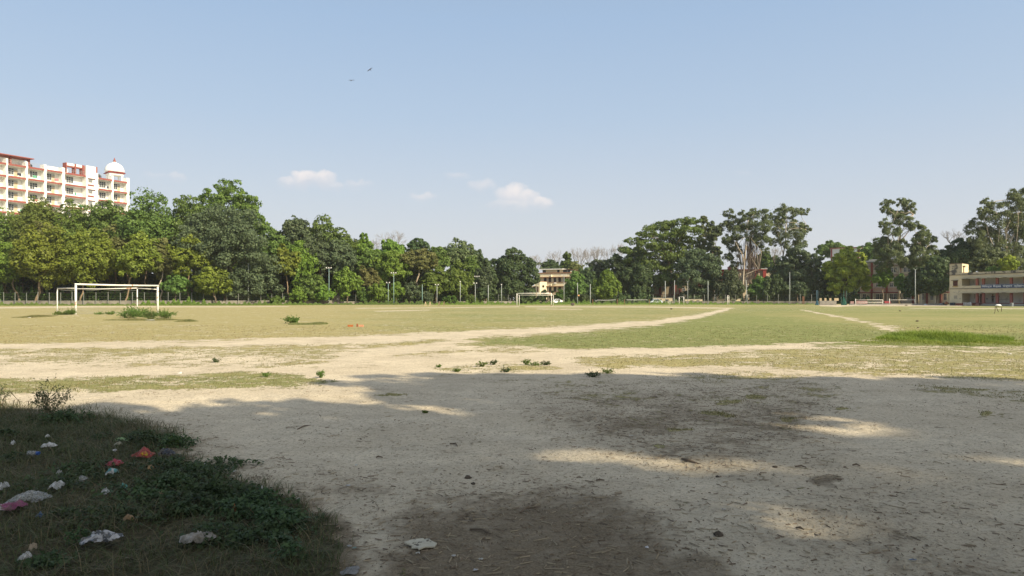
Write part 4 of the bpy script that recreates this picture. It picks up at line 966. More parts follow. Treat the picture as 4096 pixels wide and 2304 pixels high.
eucalypt('twin-stemmed pale eucalypt rising over the maroon wing', 2990, 220,
  [(2985, 862, 26, 22), (3015, 850, 24, 18), (3050, 858, 30, 20), (3000, 900, 30, 26), (3040, 905, 36, 30), (3070, 890, 22, 22), (3010, 945, 26, 26), (3050, 960, 34, 28), (3065, 1000, 18, 22)],
  [(.42, (2972, 1216), (2973, 1150), (2974, 1080), (2980, 1010), (2988, 930), (2992, 880)), (.28, (2973, 1060), (2966, 1010), (2950, 985), (2938, 965)), (.22, (2976, 1030), (3000, 950), (3020, 890)), (.16, (2976, 1100), (3005, 1088), (3035, 1078))], n=7000)
eucalypt('tallest eucalypt of the group with a rounded open crown', 3140, 226,
  [(3135, 838, 34, 22), (3175, 850, 28, 20), (3110, 860, 26, 20), (3215, 845, 26, 14), (3090, 885, 28, 22), (3150, 890, 40, 28), (3200, 905, 32, 24), (3120, 930, 36, 26), (3175, 940, 38, 28), (3230, 915, 22, 16), (3105, 965, 28, 20), (3160, 985, 36, 26), (3200, 970, 28, 20)],
  [(.42, (3133, 1216), (3135, 1100), (3134, 1020), (3142, 950), (3146, 890), (3148, 850)), (.22, (3135, 1035), (3165, 985), (3205, 945), (3225, 920)), (.18, (3134, 1020), (3118, 960), (3100, 900))], n=9000)
def vine_tree():
    d = 221; rng = np.random.default_rng(77)
    root = thing('creeper_tree', 'dead creeper hanging in brown curtains between the pale eucalypts', 'tree', (X(3003, d), d, 0))
    mb = MB(); limb(mb, (X(3003, d), d, 0), (X(3002, d), d, Z(925, d)), .38, .2, rng, 7, .012, 6); mb.build('trunk', BARK, root)
    v = MB()
    for i in range(150):
        p = 3003 + rng.normal() * 19; y0 = rng.uniform(915, 1010) + abs(p - 3003) * 1.5; y1 = y0 + rng.uniform(50, 170)
        v.tube([(X(p, d), d + rng.normal() * .6, Z(y0, d)), (X(p + rng.normal() * 2, d), d + rng.normal() * .6, Z((y0 + y1) / 2, d)), (X(p + rng.normal() * 3, d), d + rng.normal() * .6, Z(min(y1, 1150), d))], [.05, .055, .03], 3, False)
    v.build('hanging_vine', surf('dead_vine', (.13, .095, .075), (.08, .06, .05), 1.5), root, label=None)['kind'] = 'stuff'
vine_tree()
T('tree', 'light olive rounded crown in the distance behind the maroon wing', 3055, 262, 1015, 66, 1090, 'green', None, 4600, size=.5)
bare_tree('bare_tree', 'thin leafless tree under the tallest eucalypt\'s crown', 3102, 258, 985, 30, 1080, None, .14)
T('tree', 'grey-green tree under the tallest eucalypt', 3130, 218, 1035, 62, 1190, 'grey', None, 6800)
T('tree', 'dusky grey tree with a brown dead patch near the blue net posts', 3215, 214, 985, 78, 1205, 'grey', None, 9000, lobes=[(3200, 1015, 48, 30), (3245, 1045, 42, 34), (3170, 1050, 40, 34), (3215, 1080, 60, 40), (3255, 1110, 38, 40), (3180, 1120, 46, 40), (3230, 1160, 50, 34)])
T('tree', 'dark lush tree with vivid leaves at the twin-stemmed eucalypt\'s foot', 3035, 214, 1105, 40, 1212, 'green', None, 5000, flat=1.2)
T('willowy_tree', 'dusty drooping tree in front of the maroon wing\'s lower floors', 2915, 214, 1092, 46, 1205, 'grey', None, 5600, flat=1.5, droop=.5)
T('willowy_tree', 'drooping dark tree under the bare branch and maroon pilasters', 3095, 212, 1108, 46, 1208, 'dark', None, 5000, flat=1.5, droop=.5)
T('tree', 'low grey-green tree on brown guard posts', 3190, 208, 1128, 42, 1192, 'grey', None, 3400)
T('lime_tree', 'bright lime-green tree beside the white roof block', 3385, 205, 985, 105, 1178, 'lime', None, 11000, size=.44, lobes=[(3400, 1005, 30, 20), (3375, 1035, 50, 30), (3425, 1040, 42, 30), (3350, 1065, 45, 30), (3400, 1080, 60, 36), (3450, 1095, 40, 30), (3340, 1110, 36, 28), (3390, 1130, 60, 34), (3465, 1135, 32, 26), (3330, 1150, 30, 22)], trunk=.24)
T('tree', 'dark tree in the shade behind the lime-green tree', 3320, 216, 1050, 60, 1195, 'dark', None, 5600)
T('tree', 'feathery green crown behind the white roof block', 3320, 305, 968, 62, 1040, 'green', None, 4000, size=.55)
T('tree', 'feathery green crown between white roof block and tall twin-tier tree', 3490, 262, 958, 58, 1060, 'green', None, 4600, size=.5)
eucalypt('very tall pale-trunked tree with two separate tiers of foliage', 3598, 196,
  [(3555, 815, 26, 16), (3595, 812, 24, 14), (3635, 820, 30, 20), (3530, 838, 20, 12), (3665, 842, 18, 12), (3580, 855, 34, 20), (3600, 880, 40, 18), (3620, 845, 26, 16),
   (3535, 900, 24, 20), (3560, 930, 34, 24), (3635, 900, 28, 16), (3545, 965, 38, 26), (3590, 985, 34, 30), (3530, 1005, 36, 28), (3570, 1030, 44, 30), (3605, 1050, 30, 30), (3540, 1060, 36, 26)],
  [(.46, (3597, 1218), (3597, 1100), (3602, 1000), (3604, 930), (3598, 885), (3590, 845)), (.24, (3604, 960), (3625, 935), (3648, 915)), (.2, (3598, 890), (3630, 868), (3655, 858)), (.24, (3598, 985), (3580, 960), (3565, 935)), (.2, (3590, 1090), (3575, 1060), (3550, 1020))], n=13000, r=.42, group=None)
eucalypt('shorter leafy tree hugging the very tall two-tier tree', 3690, 194,
  [(3690, 910, 20, 16), (3650, 905, 22, 16), (3715, 930, 26, 20), (3675, 950, 34, 26), (3735, 955, 20, 18), (3705, 985, 40, 30), (3660, 1000, 30, 26), (3735, 1000, 26, 26), (3690, 1035, 44, 30), (3650, 1050, 30, 26), (3725, 1045, 30, 24)],
  [(.36, (3672, 1218), (3672, 1100), (3682, 1000), (3674, 930)), (.18, (3676, 1080), (3690, 1030), (3698, 1000))], n=10000, group=None)
T('creeper_tree', 'leafy creeper-wrapped trunk below the two-tier tree', 3605, 192, 1095, 24, 1175, 'green', None, 2600, flat=1.3, nl=8)
T('tree', 'small pale green tree between lime tree and two-tier tree', 3530, 198, 1066, 36, 1155, 'bright', None, 3600)
T('tree', 'dark dense tree beside the pavilion\'s end block', 3745, 184, 1025, 62, 1200, 'dark', None, 9000)
T('tree', 'dark tree in deep shade between the two-tier tree and the pavilion', 3672, 188, 1075, 48, 1205, 'dark', None, 5600)
bare_tree('bare_tree', 'fan-shaped leafless tree on the skyline beside the pavilion', 3808, 245, 910, 48, 1000, None, .2)
T('tree', 'dark blue-green crown behind the pavilion\'s roof tower', 3835, 196, 962, 72, 1085, 'dark', None, 7000)
T('tree', 'olive mottled crown close behind the pavilion roof', 3960, 176, 1000, 90, 1120, 'euc', None, 6000)
eucalypt('massive many-topped eucalypt towering over the pavilion', 4010, 190,
  [(4030, 785, 22, 22), (4075, 775, 34, 26), (3930, 815, 26, 20), (3990, 825, 34, 26), (4050, 825, 40, 30), (4110, 815, 40, 34), (3905, 850, 24, 16), (3950, 865, 36, 28), (4010, 880, 46, 34), (4070, 885, 46, 34), (3920, 905, 40, 30), (3975, 930, 48, 34), (4040, 940, 54, 36), (4105, 940, 50, 40), (3910, 955, 40, 30), (3960, 985, 50, 34), (4030, 1000, 56, 36), (4100, 1010, 54, 40), (3930, 1020, 40, 30), (4000, 1050, 50, 30), (4080, 1060, 50, 30), (4160, 880, 50, 60), (4170, 980, 50, 60)],
  [(.5, (4020, 1218), (4020, 1100), (4022, 1000), (4026, 930), (4030, 850), (4030, 800)), (.3, (4022, 1010), (4060, 930), (4080, 850), (4085, 800)), (.26, (4020, 1060), (3980, 1000), (3950, 930), (3930, 870))], n=20000, group=None, size=.44)
T('small_tree', 'yellow-green small tree peeping over the pavilion roof', 4035, 166, 1024, 30, 1085, 'lime', None, 2400, size=.36)
T('small_tree', 'low green tree along the pavilion roof\'s back edge', 3975, 168, 1066, 46, 1095, 'green', None, 2400, size=.36)

# shrubs at the foot of the belt
GS = 'shrubs along the boundary wall'
for (px_, d_, top_, hw_, bot_, k_, lab_) in [
    (1515, 183, 1128, 42, 1214, 'bright', 'rounded bright green shrub left of the twin floodlight poles'), (1585, 184, 1128, 32, 1214, 'bright', 'bright green shrub right of the tall three-lamp pole'),
    (1455, 183, 1155, 24, 1212, 'green', 'green shrub below the yellow-brown drying tree'), (1640, 186, 1130, 36, 1212, 'grey', 'dull grey-green shrub under the spreading dusty tree'),
    (1700, 186, 1165, 34, 1212, 'grey', 'brownish grey shrub behind the wooden trestles'), (1800, 190, 1182, 36, 1214, 'green', 'dark leafy shrub behind the second pair of trestles'),
    (1930, 196, 1148, 34, 1212, 'dark', 'dark shrub between two plain poles near the round tree'), (1885, 192, 1180, 26, 1214, 'green', 'green shrub at the foot of two close poles'),
    (1195, 175, 1150, 32, 1216, 'bright', 'fresh green shrub at the slim yellow tree\'s foot'), (1110, 172, 1185, 34, 1218, 'green', 'dull shrub at the huge dark tree\'s skirt'), (1300, 177, 1140, 34, 1214, 'bright', 'bright shrub just before the gate posts'),
    (2010, 205, 1190, 34, 1215, 'dark', 'dark low shrub under the round tree, by a short pole'), (2330, 210, 1175, 40, 1214, 'dark', 'dark shrub behind the pole with a small lamp box')]:
    T('shrub', lab_, px_, d_, top_, hw_, bot_, k_, GS, 2600, size=.34, trunk=.07, cat='shrub', nl=9)

# creeping greenery over the low wall, grass and weeds along the field edge, dark growth deep in the belt
def strip_leaves(name, label, pts, h0, h1, n, size, kind, rough=1.2, asp=.6, seed=1, dens=None):
    """pts: (px, d, height factor) line; leafy mass of uneven height along it"""
    rng = np.random.default_rng(seed); a = np.array(pts, float)
    t = rng.uniform(a[0, 0], a[-1, 0], n); d = np.interp(t, a[:, 0], a[:, 1]) + rng.normal(size=n) * rough; hf = np.interp(t, a[:, 0], a[:, 2])
    lump = .55 + .45 * np.sin(t * .11 + 3 * np.sin(t * .023)) * np.sin(t * .047 + 1) + .25 * np.sin(t * .31)
    keep = rng.random(n) < np.clip(hf * 2, 0, 1)
    z = rng.random(n) ** 1.2 * np.clip(lump, .6 if h1 > 4.5 else .15, 1.2) * (h0 + (h1 - h0) * hf)
    P = np.stack([(t - 2048) / F * d, d, z + .03], 1)[keep]; Nn = unit(rng.normal(size=P.shape) * .7 + np.array([.1, -.5, .5]))
    o = quad_mesh(name, leaves(P, Nn, size, rng, asp, .2), KINDS[kind]); return tag(o, label, None, None, 'stuff')
strip_leaves('wall_creeper', 'bright leafy creeper sprawling over the low wall', [(560, 160.5, .3), (620, 160.5, 1), (760, 161.5, 1), (860, 163, .4), (1000, 164, .25), (1250, 172, .2)], .2, 1.6, 16000, .26, 'bright', 1.0, seed=3)
strip_leaves('edge_weeds', 'tall weeds and grass along the far edge of the field', [(-120, 158, .5), (300, 159, .25), (700, 160, .25), (900, 161, .7), (1080, 166, .9), (1250, 172, .3), (1450, 176, .5), (1650, 180, 1), (1780, 184, .7), (1900, 186, 1), (2080, 188, .8), (2120, 189, .9), (2300, 190, .9), (2450, 190, .8), (2650, 194, .9), (2900, 194, .6), (3150, 190, .3), (3270, 184, .1)], .2, 1.25, 60000, .26, 'green', 2.2, .35, 5)
strip_leaves('edge_grass', 'pale dry tall grass below the low wall', [(-120, 151, .9), (60, 152, .9), (200, 153, .8), (330, 155, .3), (900, 158, .2), (1100, 162, .5), (1300, 168, .25)], .1, .9, 15000, .24, 'olive', 2.0, .2, 6)
strip_leaves('edge_grass', 'low bright grass strip behind the far goal line', [(1740, 176, .7), (1900, 177, 1), (2060, 178, .9), (2250, 180, .9), (2600, 182, .7), (3000, 182, .5), (3180, 180, .2)], .1, .75, 30000, .22, 'bright', 3.0, .2, 7)
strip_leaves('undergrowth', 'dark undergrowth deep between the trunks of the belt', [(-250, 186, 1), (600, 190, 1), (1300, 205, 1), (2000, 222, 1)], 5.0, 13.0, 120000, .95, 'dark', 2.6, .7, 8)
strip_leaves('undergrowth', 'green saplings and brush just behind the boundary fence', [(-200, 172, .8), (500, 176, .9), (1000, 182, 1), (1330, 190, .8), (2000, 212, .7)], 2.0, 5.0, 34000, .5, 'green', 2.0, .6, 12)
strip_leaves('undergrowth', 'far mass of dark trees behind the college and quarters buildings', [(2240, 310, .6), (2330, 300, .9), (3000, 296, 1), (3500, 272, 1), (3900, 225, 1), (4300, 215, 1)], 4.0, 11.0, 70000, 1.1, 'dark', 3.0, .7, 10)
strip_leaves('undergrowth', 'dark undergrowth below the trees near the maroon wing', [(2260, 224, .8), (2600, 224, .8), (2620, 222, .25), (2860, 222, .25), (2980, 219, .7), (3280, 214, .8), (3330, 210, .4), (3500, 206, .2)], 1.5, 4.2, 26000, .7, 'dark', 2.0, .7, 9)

# ---------------------------------------------------------------- boundary: low wall, fence posts, gate
def boundary():
    gp = surf('old_wall_plaster', (.24, .22, .18), (.17, .155, .13), .5, stain=(.11, .10, .085), stain_scale=.6, stain_lo=.5, stain_hi=.7)
    post = surf('fence_post_paint', (.24, .25, .23), (.18, .19, .175), 1)
    def run(name, label, pts, h, npost, ph, sect=.09):
        root = thing(name, label, 'fence', (pts[0][0], pts[0][1], 0), 0, None)
        m = MB(); m.strip(pts, -.22, 0, -.05, h); m.build('low_wall', gp, root)
        m = MB(); m.strip(pts, -.26, .04, h + .002, h + .08); m.build('coping', CONC, root)
        seg = [Vector(p) for p in pts]; Ls = [(b - a).length for a, b in zip(seg, seg[1:])]; tot = sum(Ls)
        def along(s):
            for a, b, l in zip(seg, seg[1:], Ls):
                if s <= l: return a + (b - a) * (s / l)
                s -= l
            return seg[-1]
        for i in range(npost):
            q = along(tot * (i + .3) / npost); m = MB(); m.box(q.x - sect / 2, q.x + sect / 2, q.y - .5, q.y - .5 + sect, 0, ph * (1 + .04 * math.sin(i * 2.3))); m.build('post', post, root)
        w = MB()
        for zz in (h + .5, h + 1.0, ph - .1):
            w.tube([(along(tot * k / 24).x, along(tot * k / 24).y - .46, zz + .03 * math.sin(k * 1.9)) for k in range(25)], .012, 3)
        w.build('fence_wire', surf('rusty_wire', (.12, .11, .10)), root)
        return root
    run('boundary_fence', 'grey low wall with thin posts in front of the yellow-olive trees', [(X(-130, 161), 161), (X(330, 161.5), 161.5), (X(760, 166), 166), (X(1000, 171), 171), (X(1328, 180), 180)], .95, 32, 2.9)
    run('boundary_fence', 'low wall with posts between the ornate gate and the far goal', [(X(1362, 181), 181), (X(1700, 192), 192), (X(2062, 204), 204)], .7, 16, 2.6)
    run('boundary_fence', 'long low shadowed wall with posts under the dark trees near the pale eucalypts', [(X(2600, 209), 209), (X(2990, 206), 206), (X(3275, 200), 200)], .75, 16, 2.7)
    st = surf('dark_gate_stone', (.12, .105, .095), (.20, .18, .16), 1.2)
    for p, lab in ((1337, 'dark carved stone gate post nearest the huge dark tree'), (1353, 'dark carved stone gate post with a small white notice')):
        x = X(p, 180.5); root = thing('gate_post', lab, 'gate post', (x, 180.5, 0), 0, 'ornate stone gate posts')
        m = MB(); m.box(x - .5, x + .5, 180, 181, 0, .4); m.box(x - .38, x + .38, 180.12, 180.88, .4, 1.9); m.box(x - .5, x + .5, 180.0, 181.0, 1.9, 2.1); m.build('shaft', st, root)
        m = MB(); m.lathe(x, 180.5, [(.42, 2.1), (.5, 2.25), (.3, 2.4), (.34, 2.6), (.12, 2.85), (.02, 2.95)], 10); m.build('cap', st, root)
        if p == 1353:
            m = MB(); m.box(x - .2, x + .05, 179.96, 179.99, 1.3, 1.6); m.build('notice', WHITEFRAME, root)
    x0, x1 = X(1341, 180), X(1349.5, 180)
    root = thing('field_gate', 'thin metal bar gate between the dark carved posts', 'gate', (x0, 180, 0)); m = MB()
    for zz in (.25, 1.0, 1.75): m.tube([(x0, 180.2, zz), (x1, 180.2, zz)], .03, 5)
    m.build('gate_frame', RAILGREY, root); m = MB()
    for i in range(5): m.tube([(x0 + (x1 - x0) * i / 4, 180.2, .1), (x0 + (x1 - x0) * i / 4, 180.2, 1.85)], .02, 5)
    m.build('gate_bar', RAILGREY, root)
    br = surf('dark_brick_wall', (.16, .085, .06), (.11, .06, .045), .8, stain=(.05, .045, .035), stain_scale=.5)
    root = thing('brick_wall', 'dark red-brown brick wall glimpsed between the trunks', 'wall', (X(-300, 196), 196, 0))
    m = MB(); m.strip([(X(-300, 196), 196), (X(700, 202), 202), (X(1400, 216), 216), (X(1950, 230), 230)], -.3, 0, 0, 2.6); m.build('wall_face', br, root)
    m = MB(); m.strip([(X(-300, 196), 196), (X(700, 202), 202), (X(1400, 216), 216), (X(1950, 230), 230)], -.34, .05, 2.602, 2.72); m.build('coping', CONC, root)
    # broken wall with piers near the nets
    d = 165; root = thing('ruined_wall', 'grey ruined wall with a row of stub piers beside the blue net posts', 'wall', (X(3280, d), d, 0))
    fr = Frame((X(3278, d), d), (X(3346, d - 1), d - 1)); h = Z(1203, d)
    block(fr, root, 0, fr.L, -.4, 0, 0, h, surf('ruin_concrete', (.30, .28, .24), (.22, .20, .18), .7, stain=(.11, .10, .09), stain_scale=.9, bump=.5), 'wall_face')
    for i, w in enumerate((.45, .42, .42, .9)): block(fr, root, .02 + i * fr.L * .29, .02 + i * fr.L * .29 + w, -.38, -.02, h + .002, Z(1192.5, d), DOORTAN, 'pier')
    root = thing('rubble_wall', 'low dark rubble kerb of broken concrete along the right edge of the field', 'wall', (X(3350, 165), 165, 0))
    root['label'] = 'low dark concrete kerb in the shade behind the white rail frames'
    m = MB(); m.strip([(X(3400, 163), 163), (X(3790, 159.5), 159.5)], -.5, 0, 0, .36); m.build('kerb', CONC, root)
boundary()

# shade trees beside and behind the photographer: their crowns cast the long shadow over the near ground
def shade_tree(label, gx, gy, zc, rx, ry, rz, n, nl, seed):
    """placed so that its crown shades the ground round (gx, gy)"""
    thin = n < 4000; size = .12 if thin else .30; n = int(n * (19 if thin else 1)); zc = zc * (1.9 if thin else 1)
    rng = np.random.default_rng(seed); k = zc / math.tan(SUN_EL); hd = Vector((SDIR.x, SDIR.y)).normalized()
    x, y = gx + hd.x * k, gy + hd.y * k
    root = thing('shade_tree', label, 'tree', (x, y, 0), 0, 'shade trees beside the field')
    LB = []
    for i in range(nl):
        q = rdir(rng, 1)[0] * rng.uniform(.25, .72); r = rng.uniform(.34, .46)
        LB.append((x + q[0] * rx, y + q[1] * ry, zc + q[2] * rz, rx * r, ry * r, rz * r * 1.1))
    P, Nn = crown_points(rng, LB, n, .36, .8, .3)
    quad_mesh('crown', leaves(P, Nn, size, rng, .62, .2), KINDS['green'], root)
    mb = MB(); limb(mb, (x, y, -.1), (x, y, zc - rz * .4), .34, .22, rng, 6, .03, 8)
    for l in LB[:8]: limb(mb, (x, y, zc - rz * .6), l[:3], .16, .04, rng, 4, .1, 5)
    mb.build('trunk', BARK, root, smooth=True)
SHADE = [(-6.6, 3.2, 9.0, 4.2, 4.2, 3.0, 15000, 16), (-2.5, 6.8, 9.5, 4.2, 3.6, 2.8, 16000, 16), (1.8, 10.9, 10.5, 4.4, 3.2, 1.6, 12000, 16), (6.0, 10.4, 11.0, 4.2, 3.2, 1.5, 11000, 16), (10.6, 8.6, 10.5, 4.2, 3.4, 1.6, 10000, 16),
         (-1.6, 3.6, 10.0, 3.2, 3.2, 2.2, 12000, 16), (1.2, 8.0, 10.5, 2.8, 1.6, 1.0, 1500, 8), (5.4, 7.0, 10.5, 3.4, 1.5, .9, 900, 8), (9.0, 6.0, 10.5, 3.0, 1.5, .9, 800, 7), (3.2, 4.3, 10.5, 3.0, 1.4, .9, 620, 7), (-4.0, -1.0, 9.5, 4.6, 4.5, 2.6, 15000, 16), (1.8, -6.5, 10.5, 5.0, 3.4, 1.8, 8000, 14), (6.2, 2.4, 10.5, 3.0, 1.4, .9, 560, 7), (2.6, .6, 10.5, 3.0, 1.6, 1.0, 1600, 8)]
SHADE.append((2.6, 5.3, 10.0, 4.6, 2.6, 1.2, 130, 20))  # extra thin crown, unseen, added to dim the sun patches
SHADE.append((-4.6, 4.6, 5.2, 5.2, 2.8, 1.0, 12000, 16))  # unseen low crown added overhead to darken the near ground
SHADE.append((-.9, 3.0, 5.2, 3.4, 2.2, .9, 9000, 14))  # second unseen low crown, added to deepen the near shade
SHADE.append((-6.2, 4.4, 7.6, 5.4, 3.2, 1.4, 12000, 16))  # unseen crown added over the camera for a darker foreground
for i, s in enumerate(SHADE): shade_tree('unseen broad leafy shade tree whose shadow covers the near sand', *s, seed=500 + i)

# ---------------------------------------------------------------- goals, nets, floodlights and other things of the sports ground
GOALW = surf('goal_white_paint', (.74, .72, .66), (.66, .64, .58), 1.2, rough=.6, stain=(.40, .17, .07), stain_scale=2.3, stain_lo=.54, stain_hi=.66)
POLEG = surf('pole_grey_paint', (.40, .43, .42), (.33, .36, .36), .8, rough=.5)
POLET = surf('pole_teal_paint', (.22, .38, .36), (.30, .36, .34), .5, rough=.5)
LAMPW = surf('lamp_housing', (.50, .50, .48), (.42, .42, .40), 2, rough=.4)
WOOD = surf('weathered_wood', (.24, .17, .11), (.17, .12, .08), 2)
RUSTPOST = surf('rust_brown_post', (.27, .13, .075), (.20, .10, .06), 1.5)
def gz(x, y): return float(bump_z(np.array(x), np.array(y))) if math.hypot(x, y) < 120 else 0.0

def goal_left():
    fl, frr = at(303, 1264), at(631, 1257); bl, brr = at(229, 1257.5), at(549, 1257)
    h = 2.62; z0 = lambda p: gz(*p) - .15
    root = thing('football_goal', 'white football goal with rust-streaked posts and weeds round its feet', 'goal', (fl[0], fl[1], 0), 0, None)
    for p, r in ((fl, .085), (frr, .085)): MB().tube([(p[0], p[1], z0(p)), (p[0], p[1], h - .085)], r, 10).build('goal_post', GOALW, root, smooth=True)
    MB().tube([(fl[0] - .06, fl[1] - .03, h), (fl[0] * .5 + frr[0] * .5, fl[1] * .5 + frr[1] * .5, h - .03), (frr[0] + .06, frr[1] + .03, h)], .075, 10).build('crossbar', GOALW, root, smooth=True)
    hb = 2.36
    for p in (bl, brr): MB().tube([(p[0], p[1], z0(p)), (p[0], p[1], hb - .05)], .05, 8).build('back_post', GOALW, root, smooth=True)
    mid = tuple((Vector(bl) + Vector(brr)) / 2)
    MB().tube([(bl[0], bl[1], hb), (mid[0], mid[1], hb - .05), (brr[0], brr[1], hb + .04)], .042, 8).build('back_bar', GOALW, root, smooth=True)
    for a, b, n in ((bl, fl, 'side_bar'), (brr, frr, 'side_bar')):
        MB().tube([(a[0], a[1], hb + .02), (b[0], b[1], hb - .08)], .038, 8).build(n, GOALW, root, smooth=True)
    net = MB(); rng = random.Random(3); u = (Vector(brr) - Vector(bl))
    for i in range(41):
        t = i / 40; net.tube([(bl[0] + u.x * t, bl[1] + u.y * t - .05, .02), (bl[0] + u.x * t + rng.uniform(-.03, .03), bl[1] + u.y * t - .12, .55 + .12 * math.sin(i * .7))], .008, 3, False)
    for j in range(5):
        net.tube([(bl[0] + u.x * k / 16, bl[1] + u.y * k / 16 - .08, .06 + .12 * j + .03 * math.sin(k * 1.3 + j)) for k in range(17)], .008, 3, False)
    net.tube([(bl[0] + u.x * k / 20, bl[1] + u.y * k / 20 + .06, hb - .08 - .10 * abs(math.sin(k * .55))) for k in range(21)], .014, 4, False)
    net.build('goal_net', surf('net_grey', (.30, .30, .28)), root)
goal_left()
def goal_far():
    d = 145.0; db = 150.0
    root = thing('football_goal', 'far white football goal standing in front of the tan building', 'goal', (X(2067, d), d, 0))
    h = Z(1174, d)
    for p in (2067.5, 2205.5): MB().tube([(X(p, d), d, -.1), (X(p, d), d, h)], .085, 8).build('goal_post', GOALW, root, smooth=True)
    MB().tube([(X(2066, d), d, h), (X(2136, d), d, h + .05), (X(2207, d), d, h)], .08, 8).build('crossbar', GOALW, root, smooth=True)
    hb = Z(1180.5, db)
    for p in (2077, 2213): MB().tube([(X(p, db), db, -.1), (X(p, db), db, hb)], .06, 8).build('back_post', GOALW, root, smooth=True)
    MB().tube([(X(2076, db), db, hb), (X(2214, db), db, hb)], .05, 8).build('back_bar', GOALW, root, smooth=True)
    for a, b in ((2067.5, 2077), (2205.5, 2213)): MB().tube([(X(a, d), d, h - .25), (X(b, db), db, hb)], .04, 6).build('side_bar', GOALW, root, smooth=True)
goal_far()

def lamp_pole(label, px, top, base_row, d, nl, mat=None, r=.075, tilt=0.0, bent=False, name='floodlight_pole', group='floodlight poles round the field'):
    x = X(px, d); h = Z(top, d); root = thing(name, label, 'floodlight pole', (x, d, 0), 0, group)
    m = MB(); m.tube([(x, d, -.05), (x + tilt * .5, d, h * .5), (x + tilt, d, h)], [r, r * .85, r * .7], 8); m.build('pole', mat or POLEG, root, smooth=True)
    MB().box(x - .22, x + .22, d - .22, d + .22, 0, .16).build('footing', CONC, root)
    x += tilt
    if nl:
        w = .28 + .42 * (nl - 1)
        MB().tube([(x - w / 2, d - .1, h), (x + w / 2, d - .1, h)], .04, 6).build('lamp_arm', RAILGREY, root)
        for i in range(nl):
            lx = x + (i - (nl - 1) / 2) * (w / max(nl - 1, 1) if nl > 1 else 0); q = MB()
            e = .75; q.hexa([(lx - .19 * e, d - .34 * e, h + .05), (lx + .19 * e, d - .34 * e, h + .05), (lx + .15 * e, d - .12 * e, h + .02), (lx - .15 * e, d - .12 * e, h + .02), (lx - .19 * e, d - .28 * e, h + .42 * e), (lx + .19 * e, d - .28 * e, h + .42 * e), (lx + .15 * e, d - .08 * e, h + .38 * e), (lx - .15 * e, d - .08 * e, h + .38 * e)])
            lm = q.build('lamp', LAMPW, root)
            g = MB(); g.poly([(lx - .11, d - .348 * e, h + .09), (lx + .11, d - .348 * e, h + .09), (lx + .11, d - .296 * e, h + .29), (lx - .11, d - .296 * e, h + .29)]); g.build('lamp_glass', surf('lamp_glass', (.62, .60, .54), (.55, .53, .48), 3, rough=.2), lm)
    if bent:
        for s in (-1, 1): MB().tube([(x, d, h - .1), (x + s * .25, d, h + .12), (x + s * .5, d - .1, h + .18)], .03, 5).build('lamp_bracket', RAILGREY, root)
    return root
for a in [
    ('thin plain pole in front of the huge dark tree', 993, 1052, 1212, 170, 0, POLEG, .07),
    ('three-lamp floodlight on a teal pole beside the ornate gate posts', 1316, 1074, 1213, 176, 3, POLET, .08),
    ('shorter two-lamp floodlight on a teal pole, paired with a taller one', 1553, 1133, 1213, 180, 2, POLET, .08),
    ('tall three-lamp floodlight on a teal pole right beside a shorter one', 1575, 1094, 1213, 181, 3, POLET, .08),
    ('plain lampless teal pole under the spreading dusty tree', 1689, 1138, 1213, 182, 0, POLET, .08),
    ('two-lamp grey floodlight pole behind the wooden trestles', 1748, 1141, 1213, 182, 2, POLEG, .08),
    ('single-lamp floodlight pole before the yellow-topped tree', 1841, 1129, 1212, 186, 1, POLEG, .085),
    ('two-lamp floodlight pole of a close pair before the grey-brown tree', 1901, 1135, 1212, 186, 2, POLEG, .085),
    ('thinner three-lamp floodlight pole just behind its two-lamp twin', 1908, 1108, 1209, 196, 3, POLEG, .07),
    ('plain pole with no lamp just before the round tree', 1953, 1140, 1214, 186, 0, POLEG, .10),
    ('single-lamp pole under the round tree', 2006, 1141, 1214, 186, 1, POLEG, .085),
    ('three-lamp floodlight standing against the tan building\'s parapet', 2256, 1103, 1210, 200, 3, POLEG, .08),
    ('plain grey pole with a small orange-white box halfway up', 2310, 1131, 1217, 182, 0, POLEG, .09),
    ('plain grey pole left of the sagging net', 2361, 1136, 1214, 184, 0, POLEG, .095),
    ('plain pole before the yellow quarters wall beside two white stumps', 2661, 1124, 1217, 184, 0, POLEG, .10),
    ('plain pole beside the little white goal frame', 2698, 1121, 1216, 185, 0, POLEG, .09),
    ('pole with two bare bent brackets near the mango tree', 2751, 1126, 1213, 192, 0, POLEG, .07, 0, True),
    ('plain pole in front of the dense mango tree', 2832, 1124, 1217, 184, 0, POLEG, .10),
    ('pole with an empty cross arm below the pale eucalypts', 2989, 1122, 1217, 184, 0, POLEG, .10, -.3, True),
    ('slim pole in front of the dusky trees near the brown guard posts', 3159, 1088, 1214, 192, 0, POLEG, .09),
    ('plain pole at the end of the white rail frame near the pavilion', 3661, 1078, 1220, 168, 0, POLEG, .095, 0, True)]: lamp_pole(*a)
r_ = thing('pole_box', 'small orange and white box strapped to the plain grey pole', 'box', (X(2313, 181.8), 181.8, 0))
MB().box(X(2311.6, 181.8), X(2318, 181.8), 181.7, 182.1, Z(1184, 182), Z(1179, 182)).build('box_body', surf('box_orange_white', (.75, .62, .50), (.70, .35, .12), 2.5), r_)
MB().box(X(2311.4, 181.8), X(2316, 181.8), 181.68, 182.12, Z(1179, 182) + .003, Z(1177.6, 182)).build('box_lid', BROWN, r_)

